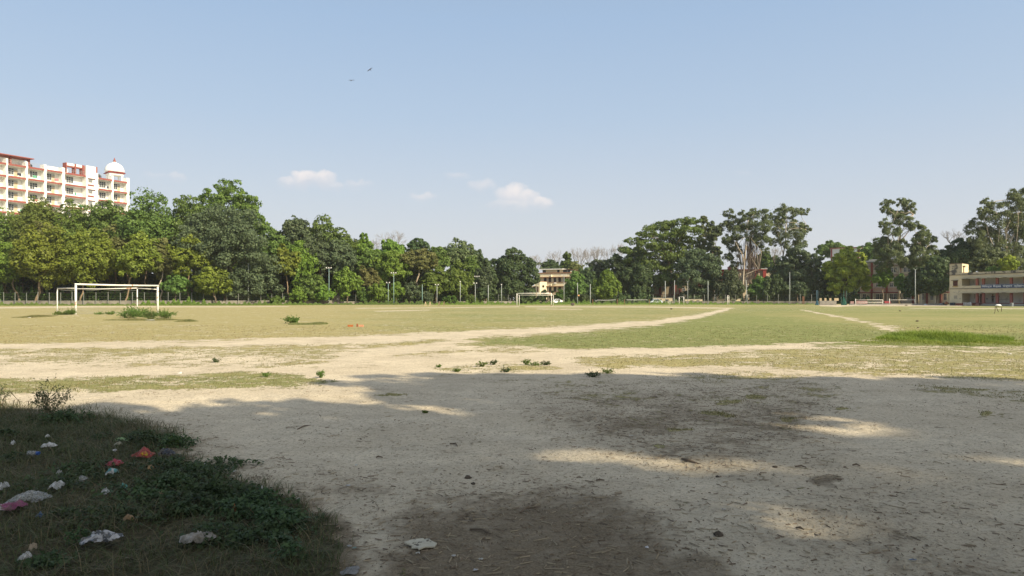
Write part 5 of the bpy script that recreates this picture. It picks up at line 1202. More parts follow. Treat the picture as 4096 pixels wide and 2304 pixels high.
def posts_net(label, p0, p1, d, top, tape, sag, low, group):
    root = thing('court_net', label, 'net', (X(p0, d), d, 0), 0, group)
    for p in (p0, p1): MB().tube([(X(p, d), d, -.1), (X(p, d), d, Z(top, d))], .055, 7).build('net_post', RUSTPOST, root, smooth=True)
    a0, a1 = X(tape[0], d), X(tape[1], d); m = MB(); n = 18
    for k in range(n):
        def pt(t): return a0 + (a1 - a0) * t, Z(tape[2], d) - sag * 4 * t * (1 - t) - (.35 if (low and t < .12) else 0) * math.sin(math.pi * t / .12 if t < .12 else 0)
        (xa, za), (xb, zb) = pt(k / n), pt((k + 1) / n)
        m.hexa([(xa, d - .02, za - .05), (xb, d - .02, zb - .05), (xb, d + .02, zb - .05), (xa, d + .02, za - .05), (xa, d - .02, za + .05), (xb, d - .02, zb + .05), (xb, d + .02, zb + .05), (xa, d + .02, za + .05)])
    m.build('net_tape', LAMPW, root)
    m = MB()
    for k in range(40):
        t = k / 39; x = a0 + (a1 - a0) * t; m.tube([(x, d, Z(tape[2], d) - sag * 4 * t * (1 - t) - .05), (x, d, Z(tape[2], d) - .75)], .007, 3, False)
    for j in range(6): m.tube([(a0, d, Z(tape[2], d) - .18 - .11 * j), ((a0 + a1) / 2, d, Z(tape[2], d) - .22 - .11 * j - sag), (a1, d, Z(tape[2], d) - .18 - .11 * j)], .007, 3, False)
    m.build('net_mesh', surf('net_dark', (.05, .05, .045)), root)
GN = 'court nets on brown posts'
posts_net('white-taped net sagging at one end between brown posts', 2371, 2469, 168, 1197, (2379, 2462, 1199), .10, True, GN)
posts_net('straight white-taped net strung between two brown posts', 2498, 2597, 168, 1197, (2506, 2590, 1199), .03, False, GN)
# stumps, small goal frame, ladder posts
for i, p in enumerate((2672.5, 2679.5)):
    d = 180; root = thing('white_post', ('short white post left of its twin, beside a plain pole', 'short white post nearer the small white goal frame')[i], 'post', (X(p, d), d, 0), 0, 'short white posts')
    MB().tube([(X(p, d), d, -.1), (X(p, d), d, Z(1203, d)), (X(p, d), d, Z(1202.6, d))], [.075, .07, .04], 8).build('post_shaft', GOALW, root, smooth=True)
d = 180; root = thing('small_goal', 'small white goal frame before the cream yard wall', 'goal', (X(2716, d), d, 0))
for p in (2716.5, 2735): MB().tube([(X(p, d), d, -.1), (X(p, d), d, Z(1188, d))], .09, 8).build('goal_post', GOALW, root, smooth=True)
MB().tube([(X(2716, d), d, Z(1187.5, d)), (X(2735.5, d), d, Z(1187.5, d))], .06, 8).build('crossbar', RAILGREY, root, smooth=True)
d = 175; root = thing('ladder_frame', 'two close white posts joined by short rungs like a ladder', 'frame', (X(2909, d), d, 0))
for p in (2909.5, 2915.5): MB().tube([(X(p, d), d, -.1), (X(p, d), d, Z(1182.5, d))], .07, 8).build('upright', GOALW, root, smooth=True)
for y in (1183, 1191, 1200, 1207): MB().tube([(X(2909.5, d), d, Z(y, d)), (X(2915.5, d), d, Z(y, d))], .05, 6).build('rung', GOALW, root)
# white rail frames on the right
def rail_frame(label, p0, p1, d, top, rows):
    root = thing('rail_frame', label, 'rail frame', (X(p0, d), d, 0), 0, 'white pipe rail frames')
    for p, t in ((p0, top), (p1, top + (4 if p0 < 3500 else 3))): MB().tube([(X(p, d), d, -.1), (X(p, d), d, Z(t, d))], .07, 8).build('upright', GOALW, root, smooth=True)
    for y in rows: MB().tube([(X(p0, d), d, Z(y, d)), (X(p1, d), d, Z(y, d))], .05, 8).build('rail', GOALW, root, smooth=True)
rail_frame('white pipe frame with two rails before the pink low wall', 3422, 3531, 162, 1195, (1199.5, 1209))
rail_frame('white pipe frame with one high rail next to the red bench', 3558, 3659, 162, 1193, (1199.5,))
# pink painted low wall, red bench
d = 164; root = thing('pink_wall', 'low faded pink wall behind the two-rail white frame', 'wall', (X(3402, d), d, 0))
PK = surf('faded_pink', (.30, .18, .17), (.26, .165, .155), .7, stain=(.28, .22, .19), stain_scale=.8)
MB().box(X(3402, d), X(3416, d), d, d + .3, 0, Z(1205, d)).build('wall_face', PK, root); MB().box(X(3425, d), X(3470, d), d, d + .3, 0, Z(1203.5, d)).build('wall_face', PK, root)
d = 163; root = thing('red_bench', 'red painted bench with pale feet between the two white rail frames', 'bench', (X(3540, d), d, 0))
RB = surf('bench_red', (.26, .04, .05), (.22, .035, .04), 1)
a0, a1 = X(3539, d), X(3565, d)
MB().box(a0, a1, d - .2, d + .2, .42, .50).build('seat', RB, root); MB().hexa([(a0 + .1, d + .18, .5), (a1 - .1, d + .18, .5), (a1 - .1, d + .24, .5), (a0 + .1, d + .24, .5), (a0 + .02, d + .3, .92), (a1 - .02, d + .3, .92), (a1 - .02, d + .36, .92), (a0 + .02, d + .36, .92)]).build('backrest', RB, root)
for t in (.2, .8):
    x = a0 + (a1 - a0) * t; MB().box(x - .06, x + .06, d - .18, d + .2, 0, .418).build('leg', DOORTAN, root)
# folded practice nets on poles
def net_pole(label, px, d, colr, poles, bulk):
    x = X(px, d); root = thing('practice_net', label, 'net', (x, d, 0), 0, 'gathered practice nets on poles')
    nm = surf('net_' + label.split()[0], colr, tuple(c * .7 for c in colr), 2.5)
    for dx, h in poles: MB().tube([(x + dx, d, -.1), (x + dx, d, h)], .045, 6).build('net_pole', surf('net_pole_' + label.split()[0], tuple(c * .8 + .05 for c in colr)), root, smooth=True)
    m = MB(); rng = random.Random(len(label)); n = 26
    for i in range(n):   # gathered folds flaring to the ground
        a = 2 * math.pi * i / n; r1 = bulk * rng.uniform(.75, 1.2); h = bulk * 3.2 * (.8 + .35 * abs(math.cos(a)))
        p = (x + math.cos(a) * r1, d + math.sin(a) * r1 * .7); q = (x + math.cos(a) * bulk * .35, d + math.sin(a) * bulk * .25)
        m.tube([(p[0], p[1], .02), ((p[0] * .4 + q[0] * .6), (p[1] * .4 + q[1] * .6), h * .45), (q[0], q[1], h)], [.13, .09, .04], 4)
    m.build('gathered_net', nm, root)
net_pole('blue net gathered round two tall thin poles by the ruined wall', 3268, 168, (.05, .15, .21), ((-.12, 3.4), (.18, 3.4)), .30)
net_pole('green net gathered round three poles beside the ruined wall', 3376, 165, (.04, .15, .11), ((-.65, 2.0), (-.05, 3.3), (.6, 3.3)), .5)
# brown guard posts round a young tree
for i, p in enumerate((3211, 3214.5, 3220)):
    d = 186; root = thing('guard_post', ('brown guard post, first of three under the low grey-green tree', 'brown guard post, middle of three under the low grey-green tree', 'brown guard post, last of three under the low grey-green tree')[i], 'post', (X(p, d), d, 0), 0, 'brown guard posts under the low tree')
    MB().tube([(X(p, d), d + i * .3, -.1), (X(p, d), d + i * .3, Z(1186, d)), (X(p, d), d + i * .3, Z(1185.4, d))], [.07, .06, .03], 7).build('post_shaft', RUSTPOST, root, smooth=True)
# wooden trestles, two pairs
for i, (p, col) in enumerate(((1702, DOORTAN), (1720, DOORTAN), (1756, WOOD), (1776, WOOD))):
    d = 150; x = X(p, d); root = thing('trestle', ('pale wooden A-shaped trestle, first of four along the far touchline', 'pale wooden A-shaped trestle, right next to the first pale one', 'dark wooden A-shaped trestle standing between pale and dark ones', 'dark wooden A-shaped trestle at the end nearest the far goal')[i], 'trestle', (x, d, 0), 0, 'wooden trestles along the touchline')
    h = Z(1207 - (i == 3) * 1.5, d)
    for s in (-1, 1): MB().tube([(x + s * .16, d + s * .1, -.05), (x + s * .03, d, h)], .055, 5).build('leg', col, root)
    MB().box(x - .1, x + .1, d - .03, d + .03, h * .45, h * .45 + .08).build('brace', col, root)
# heavy roller lying at the touchline
d = 150; x = X(2291, d); root = thing('pitch_roller', 'dark iron pitch roller with a handle on the grass right of the far goal', 'roller', (x, d, 0))
m = MB(); m.tube([(x - .05, d - .35, .32), (x - .05, d + .35, .32)], .33, 16); m.build('drum', surf('dark_iron', (.06, .055, .05), (.10, .08, .07), 2, rough=.6), root)
MB().tube([(x - .05, d - .4, .32), (x - .5, d - .35, .5), (x - .95, d, .55), (x - .5, d + .35, .5), (x - .05, d + .4, .32)], .035, 6).build('handle', surf('dark_iron', (1, 1, 1)), root)
MB().box(x + .1, x + .42, d - .3, d + .3, .3, .55).build('weight_box', WOOD, root)
# bricks on the turf
bx, by = at(1424, 1307)
for i, (dx, l) in enumerate(((-.28, .26), (.06, .05), (.26, .24))):
    root = thing('brick', ('dark orange brick lying flat, first of three on the turf', 'small upright broken brick between two flat bricks on the turf', 'pale orange brick lying flat beside the upright broken one')[i], 'brick', (bx + dx, by, 0), 0, 'bricks on the turf')
    z = gz(bx, by); MB().box(bx + dx - l / 2, bx + dx + l / 2, by - .06, by + .06, z - .01, z + (.10 if i != 1 else .15)).build('brick_body', surf('brick_orange%d' % i, ((.40, .13, .04), (.30, .08, .03), (.55, .27, .16))[i], None, 6), root, bevel=.01)
# battered white-topped stand on the right of the field
d = GD(1254); root = thing('metal_stand', 'battered stand with a white tub on thin dark crooked legs', 'stand', (X(3990, d), d, 0))
DK = surf('rust_dark', (.07, .05, .035), (.12, .07, .04), 3); x0 = X(3980, d); sc = d / F
for pts in ([(3976, 1255), (3980, 1246), (3981, 1227)], [(3994, 1248), (3989, 1238), (3985, 1227)], [(4009, 1246), (4008, 1238), (4010, 1230)]):
    MB().tube([(X(a, d), d + (.1 if a > 4000 else 0), max(Z(b, d), -.05)) for a, b in pts], .028, 6).build('leg', DK, root)
MB().tube([(X(3981, d), d, Z(1226.5, d)), (X(4009, d), d + .1, Z(1228.5, d))], .022, 6).build('top_rail', DK, root)
c = X(3993, d)
m = MB(); m.lathe(c, d, [(.16, Z(1224.5, d)), (.30, Z(1223, d)), (.28, Z(1220.5, d)), (.17, Z(1217.6, d)), (.12, Z(1217.2, d))], 16, 1, .6); m.build('tub', surf('tub_white', (.80, .80, .80)), root, smooth=True)
MB().tube([(c, d, Z(1227.4, d)), (c, d, Z(1223.6, d))], .02, 6).build('tub_stem', DK, root)
d = 139; root = thing('marker_pillar', 'short pale plaster pillar in front of the pavilion steps', 'pillar', (X(4052, d), d, 0))
MB().box(X(4044, d), X(4048, d) - .002, d, d + .35, 0, Z(1212, d)).build('pillar_back', CONC, root); MB().box(X(4048, d), X(4054, d), d - .05, d + .3, 0, Z(1211, d)).build('pillar_shaft', WHITEWALL, root)
# white slabs stacked at the open bay, ramp, rubbish heap beside the pavilion
for i in range(5):
    d = 150.5 - i * .35; p = 3855 + i * 6.6; root = thing('white_slab', ('white slab leaning at the pavilion\'s open bay, nearest the end block', 'second white slab from the pavilion\'s end block', 'middle white slab of five leaning at the open bay', 'fourth white slab from the pavilion\'s end block', 'last white slab, nearest the ramp at the pavilion')[i], 'slab', (X(p, d), d, 0), 0, 'white slabs leaning at the pavilion')
    MB().hexa([(X(p, d), d, .02), (X(p + 5.6, d), d, .02), (X(p + 5.6, d), d + .06, .02), (X(p, d), d + .06, .02), (X(p, d) + .03, d + .12, .74 - .05 * (i % 2)), (X(p + 5.2, d), d + .12, .72 - .04 * (i % 3)), (X(p + 5.2, d), d + .18, .72 - .04 * (i % 3)), (X(p, d) + .03, d + .18, .74 - .05 * (i % 2))]).build('slab_body', surf('slab_white', (.62, .61, .58), (.52, .51, .48), 2), root)
d = 148; root = thing('access_ramp', 'dull red ramp sloping up to the pavilion floor beside the steps', 'ramp', (X(3890, d), d, 0))
MB().hexa([(X(3886, d), d - 1.2, .01), (X(3902, d), d - 1.2, .01), (X(3916, 151), 151, .01), (X(3904, 151.4), 151.4, .01), (X(3886, d), d - 1.2, .03), (X(3902, d), d - 1.2, .03), (X(3916, 151), 151, .6), (X(3904, 151.4), 151.4, .6)]).build('ramp_body', surf('ramp_red', (.24, .12, .10), (.20, .10, .09), 1), root)

def crumple(name, label, cat, x, y, w, h, rise, mat, seed, group=None, res=14, rz=0.0, z=0.0, holes=0.0, peak=0.0):
    """a crumpled sheet lying on the ground (or on the grass at height z)"""
    rng = np.random.default_rng(seed); n = res
    u, v = np.meshgrid(np.linspace(-1, 1, n), np.linspace(-1, 1, n)); ang = np.arctan2(v, u)
    rr = (1 - .14 * np.sin(ang * 2 + rng.uniform(0, 6)) - .13 * np.sin(ang * 3 + rng.uniform(0, 6)) - .06 * np.sin(ang * 7 + rng.uniform(0, 6))) / np.maximum(1, np.hypot(u, v) ** .7)
    fo = np.sin(u * rng.uniform(2, 4) + v * rng.uniform(-3, 3) + rng.uniform(0, 6)) * .16
    xx = (u * rr + fo * v * .5) * w / 2 + rng.normal(size=(n, n)) * w * .012; yy = (v * rr + fo) * h / 2 + rng.normal(size=(n, n)) * h * .014
    f = sum(1 - np.abs(np.sin(u * a + v * b + c)) for a, b, c in rng.uniform(-5.5, 5.5, (5, 3))) / 5
    ed = 1 - np.clip(np.hypot(u, v) / 1.15, 0, 1) ** 2.2
    zz = rise * (.1 + 1.5 * f * (.25 + .75 * ed)) + rng.random((n, n)) * rise * .22 + peak * np.exp(-7 * ((u - .15) ** 2 + v ** 2)) - .02 * (1 - ed) * (z > .03)
    root = thing(name, label, cat, (x, y, 0), 0, group)
    c, s = math.cos(rz), math.sin(rz); base = gz(x, y)
    V = [(x + a * c - b * s, y + a * s + b * c, base + z + q) for a, b, q in zip(xx.ravel(), yy.ravel(), zz.ravel())]
    Fs = [(i * n + j, i * n + j + 1, (i + 1) * n + j + 1, (i + 1) * n + j) for i in range(n - 1) for j in range(n - 1) if rng.random() > holes]
    m = MB(); m.raw(V, Fs); o = m.build('crumpled_sheet', mat, root); return root
rh = random.Random(9)
for i, (p, c, w, hh, lab) in enumerate([(3762, (.30, .33, .36), 14, .5, 'grey plastic sheet at the start of the rubbish heap by the pavilion'), (3775, (.05, .055, .06), 13, .65, 'black sacking in the rubbish heap by the pavilion'), (3786, (.45, .18, .08), 12, .9, 'rust-red cloth on top of the rubbish heap by the pavilion'), (3768, (.40, .42, .42), 10, .4, 'pale grey scrap in front of the rubbish heap'), (3792, (.30, .24, .16), 10, .7, 'tan scrap against the pavilion\'s end block'), (3702, (.55, .62, .68), 9, .3, 'pale blue litter in the shade below the dark dense tree')]):
    d = 158.5 + (i % 2) * .6; crumple('scrap_sheet', lab, 'scrap', X(p, d), d, w * d / F, .7, hh, surf('scrap%d' % i, c, None, 2), 40 + i, 'rubbish heap beside the pavilion')

# two parked cars glimpsed through the greenery
def car(label, px, d, col, rz=0.0, L=3.8):
    x = X(px, d); root = thing('parked_car', label, 'car', (x, d, 0), rz, 'parked cars')
    prof = [(-.5, .28), (-.5, .62), (-.47, .74), (-.29, .80), (-.17, 1.36), (-.08, 1.44), (.18, 1.42), (.33, 1.10), (.43, .93), (.5, .86), (.5, .30)]
    bm = MB(); W = .78
    rows = []
    for s, k in ((-1, .97), (-.86, 1), (.86, 1), (1, .97)):
        rows.append([(a * L * (1 if abs(s) < .9 else .985), s * W * (1 if z < .9 else .86), z * (1 if abs(s) < .9 else .985)) for a, z in prof])
    n = len(prof); V = [p for r in rows for p in r]; Fs = []
    for i in range(3):
        for j in range(n): Fs.append((i * n + j, i * n + (j + 1) % n, (i + 1) * n + (j + 1) % n, (i + 1) * n + j))
    Fs.append(tuple(range(n))); Fs.append(tuple(3 * n + j for j in reversed(range(n))))
    me = bpy.data.meshes.new('car_body'); me.from_pydata(V, [], Fs); me.materials.append(col); o = bpy.data.objects.new('body', me); COL.objects.link(o); o.parent = root
    for s in (-1, 1):
        for a0, a1, t0, t1 in ((-.235, -.02, -.165, -.02), (0.0, .28, 0.0, .19)):
            y = s * W * .985; m = [(a0 * L, y, .86), (a1 * L, y, .90), (t1 * L, y * .885, 1.36), (t0 * L, y * .885, 1.34)]
            me = bpy.data.meshes.new('side_window'); me.from_pydata(m, [], [(0, 1, 2, 3)]); me.materials.append(DARKGLASS); o = bpy.data.objects.new('side_window', me); COL.objects.link(o); o.parent = root
        for a in (-.31, .31):
            q = MB(); q.tube([(a * L, s * (W - .18), .29), (a * L, s * (W + .01), .29)], .29, 16); me = bpy.data.meshes.new('wheel'); me.from_pydata(q.v, [], q.f); me.materials.append(surf('tyre', (.02, .02, .02))); wl = bpy.data.objects.new('wheel', me); COL.objects.link(wl); wl.parent = root
            q = MB(); q.tube([(a * L, s * (W + .012), .29), (a * L, s * (W + .022), .29)], .17, 12); me = bpy.data.meshes.new('rim'); me.from_pydata(q.v, [], q.f); me.materials.append(RAILGREY); rm = bpy.data.objects.new('rim', me); COL.objects.link(rm); rm.parent = wl
        me = bpy.data.meshes.new('headlight'); me.from_pydata([(.5 * L + .004, s * .5 - .15, .62), (.5 * L + .004, s * .5 + .15, .62), (.5 * L + .004, s * .5 + .15, .78), (.5 * L + .004, s * .5 - .15, .78)], [], [(0, 1, 2, 3)]); me.materials.append(LAMPW); o = bpy.data.objects.new('headlight', me); COL.objects.link(o); o.parent = root
car('white car parked behind the far goal\'s right post', 2226, 214, surf('car_white', (.78, .78, .76), None, 3, rough=.3, spec=.5), .3)
car('pale blue-white car parked before the yellow yard wall', 2622, 206, surf('car_pale_blue', (.60, .66, .70), None, 3, rough=.3, spec=.5), .1)

# people in the pavilion's ground-floor veranda
def person(label, x, y, z, rz, shirt, trousers, pose):
    root = thing('person', label, 'person', (x, y, z), rz)
    J, E, Rr = [], [], []
    def add(p, r, par=None):
        J.append(p); Rr.append(r)
        if par is not None: E.append((par, len(J) - 1))
        return len(J) - 1
    bend = .55 if pose == 'bent' else 0.0
    def b(p):  # lean the upper body forward from the hips
        dz = p[2] - .92
        return (p[0], p[1] - math.sin(bend) * dz, .92 + math.cos(bend) * dz) if dz > 0 else p
    pel = add((0, 0, .94), .125); wa = add(b((0, 0, 1.12)), .115, pel); ch = add(b((0, 0, 1.34)), .135, wa); nk = add(b((0, .0, 1.48)), .055, ch)
    hd0 = add(b((0, -.015, 1.57)), .085, nk); hd = add(b((0, -.02, 1.66)), .092, hd0); add(b((0, -.01, 1.73)), .06, hd); add(b((0, -.11, 1.61)), .016, hd0)
    for s in (-1, 1): add(b((s * .095, 0, 1.63)), .018, hd0)
    hands = []
    for s in (-1, 1):
        sh = add(b((s * .19, 0, 1.42)), .058, ch)
        if pose == 'hips': el, ha = b((s * .36, .05, 1.2)), b((s * .2, -.06, 1.06))
        elif pose == 'bent': el, ha = b((s * .24, -.12, 1.16)), (s * .2, -.62, .84)
        e = add(el, .042, sh); h = add(ha, .030, e); hands.append(h); dv = (Vector(ha) - Vector(el)).normalized()
        pm = add(tuple(Vector(ha) + dv * .07), .028, h)
        for k in range(4): t = Vector(ha) + dv * (.13 + .012 * (1.5 - abs(k - 1.3))) + Vector((.02 * (k - 1.5), -.012, -.01)); add(tuple(t), .009, pm)
        add(tuple(Vector(ha) + dv * .05 + Vector((-s * .045, -.03, 0))), .010, h)
        hip = add((s * .095, 0, .86), .092, pel); kn = add((s * .11, -.03, .50), .062, hip); an = add((s * .115, .02, .09), .042, kn); add((s * .13, -.15, .04), .038, an)
    me = bpy.data.meshes.new('body'); me.from_pydata(J, E, []); o = bpy.data.objects.new('body', me); COL.objects.link(o); o.parent = root
    sk = o.modifiers.new('skin', 'SKIN'); o.modifiers.new('smooth', 'SUBSURF').levels = 1
    for i, r in enumerate(Rr): d = me.skin_vertices[0].data[i]; d.radius = (r, r); d.use_root = (i == 0)
    me.materials.append(surf('skin_brown', (.17, .09, .055), None, 4))
    def cloth(nm, js, es, mat):
        m = bpy.data.meshes.new(nm); m.from_pydata([J[j] for j in js], [(js.index(a), js.index(c)) for a, c in es], []); q = bpy.data.objects.new(nm, m); COL.objects.link(q); q.parent = root
        q.modifiers.new('skin', 'SKIN'); q.modifiers.new('smooth', 'SUBSURF').levels = 1
        for i, j in enumerate(js): dd = m.skin_vertices[0].data[i]; dd.radius = (Rr[j] * 1.13 + .008,) * 2; dd.use_root = (i == 0)
        m.materials.append(mat)
    jj = list(range(len(J))); sh_e = [e for e in E if e in ((pel, wa), (wa, ch))]
    arms = [e for e in E if e[0] == ch and e[1] != nk]; els = [e for e in E if e[0] in [a[1] for a in arms]]
    cloth('shirt', [pel, wa, ch] + [a[1] for a in arms] + [e[1] for e in els][:2], sh_e + arms + els[:2], shirt)
    hips = [e for e in E if e[0] == pel and e[1] != wa]; kns = [e for e in E if e[0] in [a[1] for a in hips]]; ans = [e for e in E if e[0] in [a[1] for a in kns]]
    cloth('trousers', [pel] + [e[1] for e in hips + kns + ans], hips + kns + ans, trousers)
    hr = MB(); c = Vector(b((0, .012, 1.70))); hr.lathe(c.x, c.y, [(.085, c.z - .06), (.102, c.z - .01), (.09, c.z + .05), (.05, c.z + .085), (.01, c.z + .095)], 14)
    hm = bpy.data.meshes.new('hair'); hm.from_pydata(hr.v, [], hr.f); hm.materials.append(surf('hair_black', (.012, .011, .010))); q = bpy.data.objects.new('hair', hm); COL.objects.link(q); q.parent = root
pv = Frame((X(3905, 152), 152), (X(4096, 141.5), 141.5))
pt = pv.p(pv.at_px(3971, -1.2), -1.2, .6)
person('person in dark clothes standing with hands on hips in the pavilion veranda', pt[0], pt[1], .6, R(-70), surf('shirt_dark', (.035, .03, .04)), surf('trousers_dark', (.03, .03, .035)), 'hips')
pt = pv.p(pv.at_px(3913, -.9), -.9, .6)
person('person in navy clothes leaning forward between the first two pink columns', pt[0], pt[1], .6, R(-40), surf('shirt_navy', (.02, .025, .05)), surf('trousers_navy', (.025, .028, .045)), 'bent')

# two kites gliding high up
def bird(label, px, py, d, roll, yaw, pitch=0.0, span=1.45):
    x = X(px, d); z = Z(py, d); root = thing('bird', label, 'bird', (x, d, z), 0, 'birds gliding in the sky')
    V, Fs = [], []; n = 8
    prof = [(-.30, .012, .0), (-.26, .035, .0), (-.15, .065, 0), (0, .085, 0), (.14, .07, .005), (.22, .045, .02), (.28, .05, .03), (.33, .03, .03), (.37, .006, .02)]
    for (a, r, dz) in prof:
        for k in range(n): t = 2 * math.pi * k / n; V.append((r * math.cos(t), a, dz + r * .8 * math.sin(t)))
    for i in range(len(prof) - 1):
        for k in range(n): Fs.append((i * n + k, i * n + (k + 1) % n, (i + 1) * n + (k + 1) % n, (i + 1) * n + k))
    for s in (-1, 1):
        st = [(0.05, .16, -.14, .02), (.22, .20, -.12, .07), (.42, .19, -.10, .10), (.58, .10, -.14, .08), (.72, -.02, -.16, .05)]
        b = len(V)
        for (a, le, te, h) in st:
            for y, dz in ((le, .012), ((le + te) / 2, .022), (te, 0), ((le + te) / 2, -.006)): V.append((s * a * span / 1.45, y, h + dz))
        for i in range(len(st) - 1):
            for k in range(4): Fs.append((b + i * 4 + k, b + i * 4 + (k + 1) % 4, b + (i + 1) * 4 + (k + 1) % 4, b + (i + 1) * 4 + k))
        e = b + (len(st) - 1) * 4; Fs.append((e, e + 1, e + 2, e + 3))
    b = len(V); V += [(-.03, -.24, .01), (.03, -.24, .01), (.12, -.52, .0), (0, -.47, .0), (-.12, -.52, .0), (-.03, -.24, -.01), (.03, -.24, -.01), (.12, -.52, -.008), (0, -.47, -.008), (-.12, -.52, -.008)]
    Fs += [(b, b + 1, b + 2, b + 3, b + 4), (b + 9, b + 8, b + 7, b + 6, b + 5), (b, b + 5, b + 6, b + 1), (b + 1, b + 6, b + 7, b + 2), (b + 2, b + 7, b + 8, b + 3), (b + 3, b + 8, b + 9, b + 4), (b + 4, b + 9, b + 5, b)]
    Mx = Matrix.Rotation(yaw, 4, 'Z') @ Matrix.Rotation(roll, 4, 'Y') @ Matrix.Rotation(pitch, 4, 'X')
    V = [tuple(Mx @ Vector(p)) for p in V]
    me = bpy.data.meshes.new('body'); me.from_pydata(V, [], Fs); me.materials.append(surf('kite_brown', (.025, .02, .017), (.04, .032, .025), 6)); o = bpy.data.objects.new('body', me); COL.objects.link(o); o.parent = root
bird('dark kite banking steeply on raised wing, the higher of two birds', 1480, 279, 170, R(-40), R(20), R(38))
bird('dark kite gliding level, the lower of two birds', 1406, 322, 165, R(3), R(-8), R(32))

# ---------------------------------------------------------------- near ground: grass, weeds, litter
def blades(name, label, P, H, W, rng, lean, mat, seg=2, kind='stuff'):
    """curved grass blades: two quads each"""
    n = len(P); a = rng.uniform(0, 2 * math.pi, n); dv = np.stack([np.cos(a), np.sin(a), np.zeros(n)], 1); sd = np.stack([-np.sin(a), np.cos(a), np.zeros(n)], 1)
    L = (lean * rng.uniform(.2, 1.2, n) * H)[:, None]; H_ = H[:, None]; w = W[:, None]; up = np.array([0, 0, 1.0])
    p0 = P; p1 = P + up * H_ * .55 + dv * L * .3; p2 = P + up * H_ * rng.uniform(.75, 1.0, (n, 1)) + dv * L
    q1 = np.stack([p0 - sd * w, p0 + sd * w, p1 + sd * w * .8, p1 - sd * w * .8], 1); q2 = np.stack([p1 - sd * w * .8, p1 + sd * w * .8, p2 + sd * w * .12, p2 - sd * w * .12], 1)
    o = quad_mesh(name, np.concatenate([q1, q2]), mat); return tag(o, label, None, None, kind)
GRASSM = leaf('grass_blade', (.17, .19, .065), (.25, .24, .10), (.27, .23, .11), .3, 1.3)
GRASSD = leaf('dry_blade', (.30, .25, .12), (.38, .31, .16), (.22, .19, .09), .2, 1.3)
STRAWN = leaf('straw_blade', (.16, .135, .065), (.24, .20, .10), (.12, .105, .05), .2, 1.3)
GRASSN = leaf('near_grass_blade', (.055, .075, .022), (.105, .12, .042), (.12, .10, .048), .25, 1.1)  # dark green, with the bank's shade put into the colour
WEEDM = leaf('weed_leaf', (.045, .078, .030), (.085, .125, .048), (.032, .055, .022), .25, 1.5)
GRASSG = leaf('lush_blade', (.19, .27, .04), (.28, .34, .065), (.13, .20, .035), .4, .8)
rng = np.random.default_rng(11)
def sample_px(n, x0, x1, y0, y1):
    px = rng.uniform(x0, x1, n); py = rng.uniform(y0, y1, n); d = F * CH / (py - HZ)
    return px, py, (px - 2048) / F * d, d
# turf tufts where the ground is grassy
N0 = 330000
px_, py_, x_, y_ = sample_px(N0, -150, 4250, 1300, 1720)
g_, dry_, dk_, lit_ = fields(px_, py_)
cl = .5 + .5 * np.sin(x_ * 2.1 + 2 * np.sin(y_ * 1.3)) * np.sin(y_ * 1.9 + 1.5 * np.sin(x_ * .8))
keep = (rng.random(N0) < np.clip((g_ - .22) * 1.1, 0, 1) * (.25 + .75 * cl)) & (lit_ < .4)
x_, y_, dry_ = x_[keep], y_[keep], dry_[keep]; isd = rng.random(len(x_)) < dry_ * .75
for nm, sel, mt, lab in (('turf_grass', ~isd, GRASSM, 'short green turf scattered over the sandy field'), ('dry_grass', isd, GRASSD, 'short straw-coloured turf scattered over the sandy field')):
    xs, ys = x_[sel], y_[sel]; P = np.stack([xs, ys, bump_z(xs, ys) - .004], 1); dd = ys
    P = np.repeat(P, 2, 0); P[:, :2] += rng.normal(size=(len(P), 2)) * .03
    H = rng.uniform(.010, .034, len(P)) ; Wd = rng.uniform(.003, .006, len(P)) * np.clip(np.repeat(dd, 2) / 12, 1, 3)
    blades(nm, lab, P, H, Wd, rng, 1.0, mt)
# long grass of the littered bank
N1 = 120000
px_, py_, x_, y_ = sample_px(N1, -500, 1420, 1650, 2420)
# even in ground area rather than in rows
x_ = rng.uniform(-8.5, -.4, N1); y_ = np.sqrt(rng.uniform(3.1 ** 2, 9.3 ** 2, N1)); px_ = 2048 + F * x_ / y_; py_ = HZ + F * CH / y_
lit_ = fields(px_, py_)[3]
cl = .5 + .5 * np.sin(x_ * 3.3 + 2 * np.sin(y_ * 2.3)) * np.sin(y_ * 3.1 + 1.5 * np.sin(x_ * 1.8))
keep = rng.random(N1) < np.clip(lit_ * 1.25 - .12, 0, 1) * (.3 + .7 * cl)
x_, y_ = x_[keep], y_[keep]; P = np.stack([x_, y_, bump_z(x_, y_) - .005], 1)
isd = rng.random(len(x_)) < .22
for nm, sel, mt, lab, hs in (('long_grass', ~isd, GRASSN, 'long dark grass of the littered bank', (.03, .10)), ('straw_grass', isd, STRAWN, 'dry straw blades among the long grass of the bank', (.03, .11))):
    Q = np.repeat(P[sel], 2, 0); Q[:, :2] += rng.normal(size=(len(Q), 2)) * .02
    blades(nm, lab, Q, rng.uniform(hs[0], hs[1], len(Q)), rng.uniform(.0012, .0026, len(Q)), rng, 2.2, mt)
